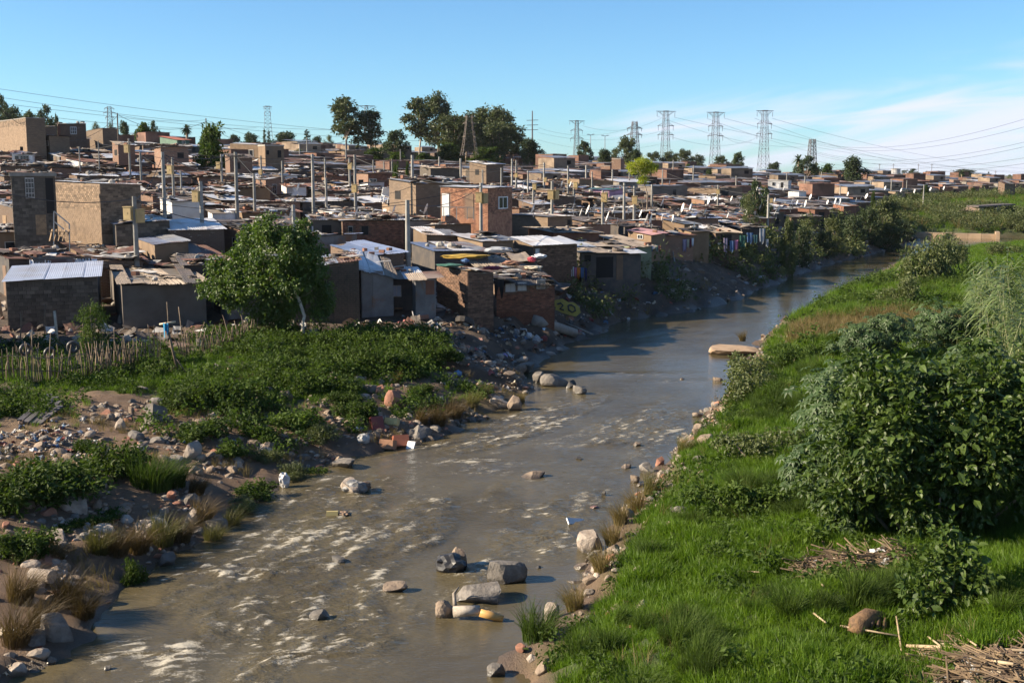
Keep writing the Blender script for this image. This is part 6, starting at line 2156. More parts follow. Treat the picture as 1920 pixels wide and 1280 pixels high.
pole(765, 375, 474, thick=1.25, label='lone grey concrete pole rising from the sagging pale roofs')
pole(588, 289, 394, thick=1.1, label='tall concrete pole with drooping wires in front of the sooty white room')
pole(551, 384, 420, thick=1.2, label='short concrete pole topping the crown of the leafy tree')
pole(902, 343, 420, [(896, 361, 380), (906, 363, 382)], label='concrete pole with two tan boxes at the corner of the red brick upper storey')
pole(1170, 343, 400, thick=1.0, label='concrete pole right of the pink walled house')
pole(1189, 349, 398, [(1187, 368, 383)], label='concrete pole with a tan box right of the pink walled house')
pole(1130, 357, 403, [(1130, 362, 379)], label='concrete pole with a tan box standing in front of the pink walled house')
pole(1035, 340, 397, [(1030, 357, 374), (1040, 357, 374)], thick=1.1, label='concrete pole with two dark tan boxes left of the pink walled house')
for px, top, vis, bx, th_, arm_ in ((265, 285, 338, (), 1, 0), (244, 260, 320, ((240, 272, 287),), 1, 0), (416, 289, 332, ((411, 304, 317),), 1, 0), (490, 292, 330, ((488, 318, 328),), .9, 0), (478, 325, 396, (), 1, 0),
                                    (612, 333, 378, (), .9, 0), (1000, 345, 374, ((1000, 345, 356),), .9, 0), (824, 294, 344, (), .9, 0), (864, 297, 349, (), 1.1, 0), (751, 280, 302, (), .8, 0), (792, 306, 340, ((792, 312, 322),), .9, 0),
                                    (649, 262, 296, (), 1, 0), (562, 268, 288, (), .9, 0), (576, 258, 284, (), 1, 0), (1020, 305, 342, ((1021, 333, 341),), 1.1, 0), (1065, 311, 355, ((1065, 337, 344),), 1, 0), (1099, 310, 330, (), 1.2, 0),
                                    (1346, 347, 380, ((1343, 355, 364),), .9, 0), (1222, 346, 380, (), 1, 0), (960, 298, 345, (), 1, 0), (968, 300, 348, ((966, 325, 333),), 1, 0), (1076, 342, 368, ((1077, 342, 354),), 1, 0),
                                    (720, 303, 325, (), .8, 0), (700, 300, 322, (), .8, 0), (735, 298, 322, (), .8, 0), (1440, 365, 402, ((1443, 372, 380),), 1, 0), (1424, 361, 374, (), .9, 0), (1509, 330, 350, (), .9, 0), (1475, 325, 340, (), .9, 0),
                                    (1300, 310, 335, (), .9, 0), (1262, 300, 325, (), .8, 0), (1148, 318, 338, (), .9, 0), (1418, 330, 352, (), .8, 0), (893, 300, 330, (), .8, 0), (1732, 346, 362, (), 1, 0), (1671, 336, 354, (), .9, 0), (1632, 338, 352, (), .9, 0),
                                    (1700, 338, 352, (), .9, 0), (610, 296, 340, (), .9, 0), (530, 302, 345, (), .9, 0), (340, 320, 352, (), .8, 0), (186, 264, 305, (), .6, 0), (150, 275, 310, (), .7, 0), (905, 318, 345, (), .8, 0), (940, 315, 350, (), .8, 0), (990, 320, 352, (), .8, 0),
                                    (1380, 330, 352, (), .8, 0), (1540, 322, 338, (), .8, 0), (1575, 348, 362, (), .8, 0), (1242, 318, 345, (), .8, 0), (1180, 318, 340, (), .8, 0), (1110, 322, 345, (), .8, 0), (1210, 300, 318, (), .7, 0)):
    pole(px, top, vis, bx, th_, bool(arm_))
pole(222, 212, 262, (), 0.9, label='tall pole alone against the sky on the left hill', Y=175, tm=M_TIMBER)
pole(387, 222, 250, (), 0.8, label='slender pole against the sky above the dark leafy hillside tree', Y=185, tm=M_TIMBER)

# cables slung between neighbouring poles
def sag_pts(a, b_, sag, n=10):
    a, b_ = np.array(a, float), np.array(b_, float)
    return [tuple(a + (b_ - a) * t - np.array([0, 0, 4 * sag * t * (1 - t)])) for t in np.linspace(0, 1, n)]


def cable(a, b_, sag, rad, label, group='cables strung between the poles', name='cable', n=10, mat=None):
    m = MB()
    m.tube(sag_pts(a, b_, sag, n), rad, 3, cap=False)
    o = m.build(name, mat or M_CABLE)
    return tag(o, label, 'cable', group)


done = set()
for i, a in enumerate(POLES):
    near = sorted((math.hypot(a[0] - b_[0], a[1] - b_[1]), j) for j, b_ in enumerate(POLES) if j != i)
    for dd, j in near[:2]:
        if dd < 32 and (min(i, j), max(i, j)) not in done:
            done.add((min(i, j), max(i, j)))
            b_ = POLES[j]
            mx = (a[3] + b_[3]) / 2
            qy = proj((a[0] + b_[0]) / 2, (a[1] + b_[1]) / 2, (a[2] + b_[2]) / 2)[1]
            cable((a[0], a[1], a[2] - 0.25), (b_[0], b_[1], b_[2] - 0.25), dd * 0.035, 0.022, unique_label('dark cable sagging between two poles', mx, qy))


def long_cable(x0, y0, Y0, x1, y1, Y1, sag, rad, label, mat=None, group='power lines crossing the sky', name='power_line'):
    return cable(at_y(x0, y0, Y0), at_y(x1, y1, Y1), sag, rad, label, group, name, 24, mat)


M_LINE = pmat('conductor_grey', (0.10, 0.11, 0.13), (0.10, 0.11, 0.13), 1, 0.6, rnd=None)
long_cable(258, 375, 79, 552, 388, 88, 1.3, 0.03, 'thick black cable from the twin box pole to the pole in the leafy tree crown', name='cable')
long_cable(-20, 355, 70, 256, 372, 79, 0.5, 0.03, 'thick black cable from the left edge to the twin box pole', name='cable')
long_cable(-20, 184, 150, 222, 216, 175, 4.5, 0.035, 'dark cable drooping past the blank brick house to the skyline pole', name='cable')
long_cable(222, 216, 175, 387, 228, 185, 1.6, 0.035, 'dark cable from the skyline pole to the slender pole on the hill', name='cable')
long_cable(387, 228, 185, 470, 268, 190, 0.8, 0.03, 'dark cable falling from the slender skyline pole to the tan plaster house', name='cable')
long_cable(310, 290, 80, 445, 289, 84, 0.9, 0.025, 'cable between the banded pole and the wire sprawl pole', name='cable')
# conductors high on the left, running from beyond the left edge to the far pylons
for y0, y1, x1, lab in ((158, 262, 905, 'highest thin power line falling from the left edge'), (173, 244, 640, 'second power line falling from the left edge'), (186, 268, 905, 'third power line falling from the left edge'), (198, 240, 480, 'lowest thin power line falling from the left edge')):
    long_cable(-60, y0, 420, x1, y1, 620, 3, 0.07, lab, M_LINE)
# conductors on the right, coming towards the viewer from the skyline tower
for y0, y1, lab in ((267, 211, 'highest power line rising to the right edge'), (269, 227, 'second power line rising to the right edge'), (282, 257, 'third power line rising to the right edge'), (288, 266, 'fourth power line rising to the right edge'),
                    (300, 290, 'fifth power line rising to the right edge'), (306, 301, 'lowest power line rising to the right edge')):
    long_cable(1521, y0, 560, 1960, y1, 330, 5.5 if y1 < 280 else 4, 0.05, lab, M_LINE)
for k, (x0, y0, x1, y1) in enumerate(((1232, 218, 1525, 275), (1264, 220, 1920, 322), (1325, 222, 1700, 312), (1358, 222, 1940, 326), (1415, 222, 1800, 318), (1447, 222, 1960, 318), (1240, 250, 1410, 262), (1350, 250, 1420, 255))):
    long_cable(x0, y0, 900, x1, y1, 1400, 8, 0.10, ['line from the first big pylon to the angle tower', 'line from the first big pylon sinking to the right horizon', 'line from the second big pylon sinking behind the palm', 'line from the second big pylon to the far right',
                                                   'line from the third big pylon sinking toward the tank', 'line from the third big pylon to the right edge', 'short span between the first and third big pylons', 'short span between the second and third big pylons'][k], M_LINE)
for k, (x0, y0, x1, y1) in enumerate(((1010, 240, 1190, 238), (1010, 249, 1240, 246), (1008, 262, 1240, 270), (1092, 236, 1240, 222))):
    long_cable(x0, y0, 900, x1, y1, 900, 6, 0.07, ['upper line from the monopole to the angle pylon', 'middle line from the monopole to the first big pylon', 'lower line from the monopole to the first big pylon', 'line from the far T topped pylon to the first big pylon'][k], M_LINE)

# ------------------------------------------------------------------ lattice pylons
M_PYLON = pmat('pylon_steel', (0.105, 0.095, 0.10), (0.085, 0.078, 0.085), 0.2, 0.7, 0.0, rnd=None)


def pylon(px, top, base, Y, wtop, wbase, arms, label, mem=0.20, nseg=9, flat_top=True):
    """arms: (py, half width px); widths in picture pixels"""
    k = Y / FPX
    g = at_y(px, base, Y)
    z0 = g[2]
    e = empty('pylon', (g[0], g[1], z0), R(12))
    H = at_y(px, top, Y)[2] - z0
    a0, a1 = wbase * k / 2, wtop * k / 2

    def half(z):
        return a0 + (a1 - a0) * min(z / H, 1) ** 0.8
    for sx in (-1, 1):
        for sy in (-1, 1):
            m = MB()
            zs = np.linspace(0, H, nseg + 1)
            for i in range(nseg):
                m.bar((sx * half(zs[i]), sy * half(zs[i]), zs[i]), (sx * half(zs[i + 1]), sy * half(zs[i + 1]), zs[i + 1]), mem)
            m.build('leg', M_PYLON, e)
    zs = [H * (1 - (1 - i / nseg) ** 1.15) for i in range(nseg + 1)]
    for i in range(nseg):
        m = MB()
        for s_ in range(4):
            c = [(-1, -1), (1, -1), (1, 1), (-1, 1)]
            p, q = c[s_], c[(s_ + 1) % 4]
            z1, z2 = zs[i], zs[i + 1]
            m.bar((p[0] * half(z1), p[1] * half(z1), z1), (q[0] * half(z2), q[1] * half(z2), z2), mem * 0.6)
            m.bar((q[0] * half(z1), q[1] * half(z1), z1), (p[0] * half(z2), p[1] * half(z2), z2), mem * 0.5)
            m.bar((p[0] * half(z2), p[1] * half(z2), z2), (q[0] * half(z2), q[1] * half(z2), z2), mem * 0.6)
        m.build('bracing', M_PYLON, e)
    for py, hw in arms:
        z = at_y(px, py, Y)[2] - z0
        w = hw * k
        hz = 0.055 * H
        m = MB()
        b0 = half(z)
        first = py == arms[0][0]
        for s_ in (-1, 1):
            for sy in (-1, 1):
                if first and flat_top:
                    m.bar((0, sy * b0, z), (s_ * w, 0, z), mem * 1.7)
                    m.bar((s_ * b0, sy * b0, z - hz * 1.4), (s_ * w * 0.85, 0, z), mem * 0.7)
                    m.bar((s_ * w * 0.45, sy * b0 * 0.6, z - hz * 0.7), (s_ * w * 0.6, 0, z), mem * 0.5)
                else:
                    m.bar((s_ * b0, sy * b0, z), (s_ * w, 0, z - hz * 0.25), mem * 1.5)
                    m.bar((s_ * b0, sy * b0, z + hz * 0.8), (s_ * w, 0, z - hz * 0.25), mem * 0.6)
        m.build('cross_arm', M_PYLON, e)
        if mem > 0.19:
            for s_ in (-1, 1):
                m = MB()
                m.tube([(s_ * w * 0.9, 0, z - hz * 0.3), (s_ * w * 0.9, 0, z - hz * 1.7)], 0.16, 5)
                m.build('insulator', M_PYLON, e)
    return tag(e, label, 'pylon', 'transmission pylons on the skyline')


pylon(1247, 208, 312, 900, 8, 17, [(209, 19), (235, 16), (252, 16)], 'big T topped pylon, first of the three standing over the right skyline')
pylon(1340, 210, 318, 900, 8, 18, [(211, 18), (236, 15), (254, 16)], 'big T topped pylon, middle one of the three over the right skyline')
pylon(1431, 207, 322, 900, 8, 18, [(208, 17), (231, 15), (250, 16)], 'big T topped pylon, third of the three, nearest the pink cloud bank')
pylon(1081, 226, 300, 1150, 5, 11, [(227, 15), (244, 12), (259, 13)], 'smaller T topped pylon above the round tree left of the angle pylon', 0.26)
pylon(1189, 229, 300, 800, 8, 20, [(230, 5), (240, 15), (252, 15)], 'narrow box topped angle pylon beside the tall tree left of the lime tree', 0.26, flat_top=False)
pylon(1521, 262, 330, 640, 9, 17, [(263, 5)], 'dark ladder like tower rising behind the large dark round tree', 0.25, flat_top=False)
pylon(503, 199, 262, 1700, 8, 17, [(200, 8), (212, 6)], 'faint pylon above the narrow twin conifers', 0.30)
pylon(207, 200, 250, 1300, 6, 12, [(203, 9), (211, 11), (220, 8)], 'faint pylon behind the skyline pole on the left hill', 0.28, flat_top=False)
M_PYLON = pmat('rusted_steel', (0.15, 0.12, 0.10), (0.11, 0.09, 0.08), 0.4, 0.7, 0.1, rnd=None)
pylon(880, 218, 292, 262, 9, 30, [(219, 9), (231, 12), (256, 12)], 'lattice tower standing in front of the gum grove', 0.07, 8, flat_top=False)
M_PYLON = bpy.data.materials['pylon_steel']
pylon(688, 198, 262, 900, 5, 12, [(199, 16)], 'pylon top showing between the gum pair', 0.24)
# monopole
g = at_y(998, 285, 700)
e = empty('monopole', g)
m = MB()
zt = at_y(998, 208, 700)[2] - g[2]
m.tube([(0, 0, 0), (0, 0, zt)], [0.55, 0.3], 8)
m.build('mast', M_PYLON, e)
for py in (226, 235, 244):
    z = at_y(998, py, 700)[2] - g[2]
    m = MB()
    m.bar((-3.4, 0, z), (3.4, 0, z + 0.2), 0.3)
    m.build('cross_arm', M_PYLON, e)
tag(e, 'single mast with three short cross arms right of the gum grove', 'pylon')
# street lamps
for px, top, bot, lab in ((1107, 253, 305, 'tall double armed street lamp above the brick tower'), (1134, 255, 300, 'street lamp right of the taller double armed one')):
    g = at_y(px, bot, 330)
    e = empty('street_lamp', g)
    zt = at_y(px, top, 330)[2] - g[2]
    m = MB()
    m.tube([(0, 0, -3), (0, 0, zt)], [0.16, 0.09], 6)
    m.build('mast', M_STEEL, e)
    for s_ in (-1, 1):
        m = MB()
        m.bar((0, 0, zt), (s_ * 0.7, 0, zt + 0.08), 0.1)
        m.box((s_ * 0.7 - 0.35, -0.15, zt + 0.04), (s_ * 0.7 + 0.35, 0.15, zt + 0.2))
        m.build('lamp_head', M_STEEL, e)
    tag(e, lab, 'street lamp')
for px, lab in ((1648, 'thin mast left of the water tank'), (1674, 'thin mast rising over the water tank'), (1721, 'thin mast between the two trees right of the tank'), (1746, 'thin mast above the right tree of the two by the tank'), (1866, 'thin mast on the hazy right horizon')):
    g = at_y(px, 338, 700)
    zt = at_y(px, 307 if px < 1800 else 320, 700)[2]
    e = empty('mast', g)
    m = MB()
    m.tube([(0, 0, -3), (0, 0, zt - g[2])], 0.13, 5)
    m.build('pole', M_TIMBER, e)
    m = MB()
    m.bar((-0.9, 0, zt - g[2] - 0.8), (0.9, 0, zt - g[2] - 0.8), 0.14)
    m.build('cross_arm', M_TIMBER, e)
    tag(e, lab, 'mast')
# water tank
g = at_y(1679, 330, 1100)
e = empty('water_tank', g)
k = 1100 / FPX
m = MB()
m.tube([(0, 0, -3), (0, 0, 12 * k)], 8.5 * k, 28)
m.build('drum', pmat('tank_concrete', (0.42, 0.40, 0.40), (0.33, 0.32, 0.32), 0.2, 0.8, rnd=None), e)
m = MB()
m.tube([(0, 0, 12 * k), (0, 0, 13.2 * k), (0, 0, 14 * k)], [8.9 * k, 8.7 * k, 2 * k], 28)
m.build('lid', M_CONC, e)
tag(e, 'round pale water tank on the right horizon between two trees', 'water tank')

# ------------------------------------------------------------------ satellite dishes
def dish_parts():
    V, Q = [(0, 0, 0)], []
    T = []
    n = 14
    for i, rr in enumerate((0.16, 0.32, 0.45)):
        for k in range(n):
            a = 2 * math.pi * k / n
            V.append((-(rr ** 2) * 0.42, rr * math.cos(a), rr * 1.12 * math.sin(a)))
    for k in range(n):
        T.append((0, 1 + k, 1 + (k + 1) % n))
    for i in range(2):
        for k in range(n):
            Q.append((1 + i * n + k, 1 + (i + 1) * n + k, 1 + (i + 1) * n + (k + 1) % n, 1 + i * n + (k + 1) % n))
    d = mesh_np('reflector', V, Q, T, [M_DISH], smooth=True)
    m = MB()
    m.tube([(0.02, 0, -0.75), (0.02, 0, -0.1)], 0.028, 6)
    mast = m.mesh('mast', [M_STEEL])
    m = MB()
    m.bar((0, 0, -0.42), (-0.5, 0, -0.2), 0.03)
    m.box((-0.56, -0.045, -0.24), (-0.46, 0.045, -0.14))
    return d, mast, m.mesh('feed_arm', [M_STEEL])


DISH = dish_parts()
dl = [(1075, 390), (1103, 395), (1115, 391), (1152, 393), (1178, 393), (1158, 416), (1213, 412), (1221, 414), (1242, 409), (1262, 411), (1281, 390), (1296, 388), (1243, 380), (1330, 376), (1256, 341), (1302, 424), (1365, 405), (1387, 384), (1400, 389),
      (1415, 383), (1427, 387), (1461, 391), (1453, 374), (1430, 366), (1440, 382), (1486, 376), (1495, 379), (1511, 381), (1552, 378), (1567, 376), (1575, 377), (1606, 372), (1614, 371), (1054, 345), (1070, 346), (1058, 355), (981, 348), (1045, 363), (1342, 372),
      (1372, 372), (1520, 368), (1535, 372), (1590, 362), (1625, 366), (1470, 352), (1420, 352), (1482, 388), (1455, 398), (1400, 400), (1323, 398), (1202, 402), (1140, 408), (1090, 400), (1000, 395), (1020, 380), (980, 372), (740, 395), (800, 395), (612, 378), (548, 402), (670, 400),
      (300, 352), (560, 352), (1640, 352), (1660, 350), (1690, 354), (1715, 356), (1745, 352), (1770, 350)]
rd = random.Random(5)
for px, py in dl:
    p = hit(px, py + 6, 2.75)
    if p is None:
        continue
    e = empty('satellite_dish', (p[0], p[1], p[2] + 0.35), rd.uniform(-0.4, 0.12))
    s_ = rd.uniform(0.6, 1.0) if py > 360 else 0.8
    e.scale = (s_, s_, s_)
    o = link('reflector', DISH[0], e)
    o.rotation_euler = (0, rd.uniform(0.2, 0.4), 0)
    link('mast', DISH[1], e)
    link('feed_arm', DISH[2], e).rotation_euler = (0, 0.15, 0)
    tag(e, unique_label('white satellite dish on a roof', px, py), 'satellite dish', 'dishes on the shack roofs')

# ------------------------------------------------------------------ loose stuff on the roofs
M_RUB = pmat('rubbish_pale', (0.55, 0.54, 0.53), (0.35, 0.32, 0.29), 1.5, 0.7, rnd=(0.35, 1.35))
M_RUBD = pmat('rubbish_dark', (0.06, 0.05, 0.045), (0.10, 0.08, 0.065), 1.5, 0.8, rnd=(0.5, 1.6))
M_RUBR = pmat('rubbish_brick', (0.25, 0.11, 0.07), (0.17, 0.09, 0.06), 2, 0.9, rnd=(0.6, 1.3))


def junk_mesh(kind, seed):
    r = random.Random(seed)
    m = MB()
    if kind == 'brick':
        m.box((-0.15, -0.08, 0), (0.15, 0.08, 0.13))
        return m.mesh('junk', [M_RUBR])
    if kind == 'plank':
        m.box((-0.7, -0.06, 0.0), (0.7, 0.06, 0.04))
        return m.mesh('junk', [M_WOOD])
    if kind == 'pipe':
        m.tube([(-0.8, 0, 0.04), (0.6, 0.1, 0.06)], 0.03, 5)
        return m.mesh('junk', [M_RUB])
    if kind == 'stone':
        m.tube([(0, 0, -0.02), (0, 0, 0.06), (0.02, 0, 0.14), (0, 0, 0.18)], [0.12, 0.17, 0.13, 0.04], 7)
        return m.mesh('junk', [M_CONC])
    if kind == 'tyre':
        V, Q = [], []
        n = 14
        for k in range(n):
            a = 2 * math.pi * k / n
            for rr, z in ((0.20, 0.02), (0.32, 0.0), (0.34, 0.09), (0.32, 0.18), (0.20, 0.16)):
                V.append((rr * math.cos(a), rr * math.sin(a), z))
        for k in range(n):
            for j in range(5):
                Q.append((k * 5 + j, k * 5 + (j + 1) % 5, ((k + 1) % n) * 5 + (j + 1) % 5, ((k + 1) % n) * 5 + j))
        return mesh_np('junk', V, Q, mats=[M_RUBD])
    mat = {'sheet': M_RUB, 'darksheet': M_RUBD, 'rustsheet': R_RUST, 'board': R_TAN}[kind]
    n = 4
    V = [(x * 0.35 - 0.55 + r.uniform(-.05, .05), y * 0.22 - 0.33 + r.uniform(-.05, .05), 0.04 + r.uniform(0, 0.10)) for y in range(n) for x in range(n)]
    Q = [(y * n + x, y * n + x + 1, (y + 1) * n + x + 1, (y + 1) * n + x) for y in range(n - 1) for x in range(n - 1)]
    return mesh_np('junk', V, Q, mats=[mat])


JUNK = [junk_mesh(k, i) for i, k in enumerate(('brick', 'brick', 'brick', 'stone', 'stone', 'plank', 'plank', 'pipe', 'tyre', 'sheet', 'sheet', 'sheet', 'darksheet', 'darksheet', 'rustsheet', 'rustsheet', 'board', 'board'))]
PTS, SC, RO = [], [], []
rj = np.random.default_rng(31)
for M, w, d, h, sr, sb, den in ROOFS:
    yy = (M @ Vector((w / 2, d / 2, 0))).y
    n = int(w * d * den * (0.9 if yy < 130 else 0.6))
    for _ in range(n):
        x, y = rj.uniform(0, w), rj.uniform(0, d)
        p = M @ Vector((x, y, h + 0.085 + sr * x / w + sb * y / d))
        PTS.append(p[:])
        s_ = rj.uniform(0.5, 1.0) if rj.random() < 0.75 else rj.uniform(1.0, 1.9)
        SC.append((s_, s_, s_))
        RO.append((rj.normal(0, 0.08), rj.normal(0, 0.08), rj.uniform(0, 6.28)))
scatter('roof_debris', np.array(PTS), np.array(SC), JUNK, ('loose bricks, boards, tyres and scrap weighing down the shack roofs', 'debris'), rot=np.array(RO))
Yq = region_points(420, -30, -3, 55.5, 62, 35, lambda x, y, z, sd, rt, r: ~rt & (sd > 3.5))
scatter('fence_debris', Yq, np.random.default_rng(36).uniform(0.4, 0.95, len(Yq)), JUNK, ('scrap lying in the yards between the stick fence and the front shacks', 'debris'), 0.5)
# yard clutter between the shacks
Yp = region_points(5200, -75, 60, 62, 190, 33, lambda x, y, z, sd, rt, r: ~rt & (sd > 3.5))
scatter('yard_debris', Yp, np.random.default_rng(34).uniform(0.7, 1.8, len(Yp)), JUNK, ('scrap and rubbish lying in the lanes between the shacks', 'debris'), 0.4)
# ------------------------------------------------------------------ rocks
import bmesh
M_ROCK = [pmat('rock_tan', (0.26, 0.195, 0.14), (0.175, 0.13, 0.095), 3.5, 0.9, bump=0.045, c3=(0.16, 0.12, 0.09)),
          pmat('rock_grey', (0.18, 0.16, 0.14), (0.115, 0.10, 0.085), 3.5, 0.9, bump=0.045, c3=(0.11, 0.10, 0.085)),
          pmat('rock_pale', (0.36, 0.30, 0.245), (0.26, 0.21, 0.17), 3.5, 0.9, bump=0.045, c3=(0.22, 0.17, 0.13)),
          pmat('rock_dark', (0.12, 0.11, 0.10), (0.075, 0.068, 0.06), 3.5, 0.75, bump=0.02),
          pmat('rock_red', (0.32, 0.15, 0.095), (0.23, 0.105, 0.07), 3.5, 0.9, bump=0.02)]


def rock_mesh(seed, sub=4, cuts=13, mat=None):
    r = np.random.default_rng(seed)
    bm = bmesh.new()
    bmesh.ops.create_icosphere(bm, subdivisions=sub, radius=1)
    V = np.array([v.co[:] for v in bm.verts])
    for _ in range(cuts):
        n = unit(r.normal(0, 1, 3) * np.array([1, 1, 0.8]))
        dcut = r.uniform(0.38, 0.78)
        e_ = V @ n - dcut
        V = V - np.outer(np.clip(e_, 0, None), n) * 0.96
    f = fbm(V[:, 0] * 2.2 + seed * 3.1 + 9, V[:, 1] * 2.2 + V[:, 2] * 1.7 + 5, 4, seed) - 0.5
    V = V * (1 + 0.14 * f[:, None])
    V = V / np.abs(V).max(axis=0)
    F = np.array([[v.index for v in f_.verts] for f_ in bm.faces])
    bm.free()
    return mesh_np('rock', V, tris=F, mats=[mat or M_ROCK[0]], smooth=False)


for m_ in M_ROCK:      # stones are dark and glossy where the river keeps them wet
    t = m_.node_tree
    b = [n_ for n_ in t.nodes if n_.type == 'BSDF_PRINCIPLED'][0]
    src = b.inputs['Base Color'].links[0].from_socket
    sp_ = N(t, 'ShaderNodeSeparateXYZ')
    L(t, N(t, 'ShaderNodeNewGeometry').outputs['Position'], sp_.inputs[0])
    w_ = maprange(t, sp_.outputs[2], 0.06, 0.17, 1, 0)
    L(t, mixc(t, math_n(t, 'MULTIPLY', w_, 0.65), src, (0.03, 0.026, 0.02)), b.inputs['Base Color'])
    L(t, maprange(t, w_, 0, 1, 0.9, 0.3), b.inputs['Roughness'])
ROCKS = [rock_mesh(s, 3) for s in range(8)]
PEBBLES = [rock_mesh(40 + s, 2, 5, M_ROCK[m_]) for s, m_ in enumerate((0, 0, 1, 2, 4, 0, 1, 2))]
for me in ROCKS:
    for pol in me.polygons:
        pol.use_smooth = False


def rock(px, py, w, h, label, mat=0, var=None, water=False, group='boulders of the river and its banks', tiltx=None, dep=0.8, name='rock'):
    """px,py: middle of its foot in the picture; w,h: its size there"""
    p = at_z(px, py, 0.0) if water else at(px, py)
    k = p[1] / FPX
    r = random.Random(int(px * 13 + py))
    W, H = w * k / 2, h * k
    o = link(name, ROCKS[(int(px + py) % 8) if var is None else var], None, (p[0], p[1] + W * dep, p[2] + H * (0.22 if water else 0.28)), (r.uniform(-0.15, 0.15) if tiltx is None else tiltx, r.uniform(-0.15, 0.15), r.uniform(-0.5, 0.5)), (W * 1.05, W * dep, H * 0.78))
    setmat(o, M_ROCK[mat])
    return tag(o, label, 'rock', group)


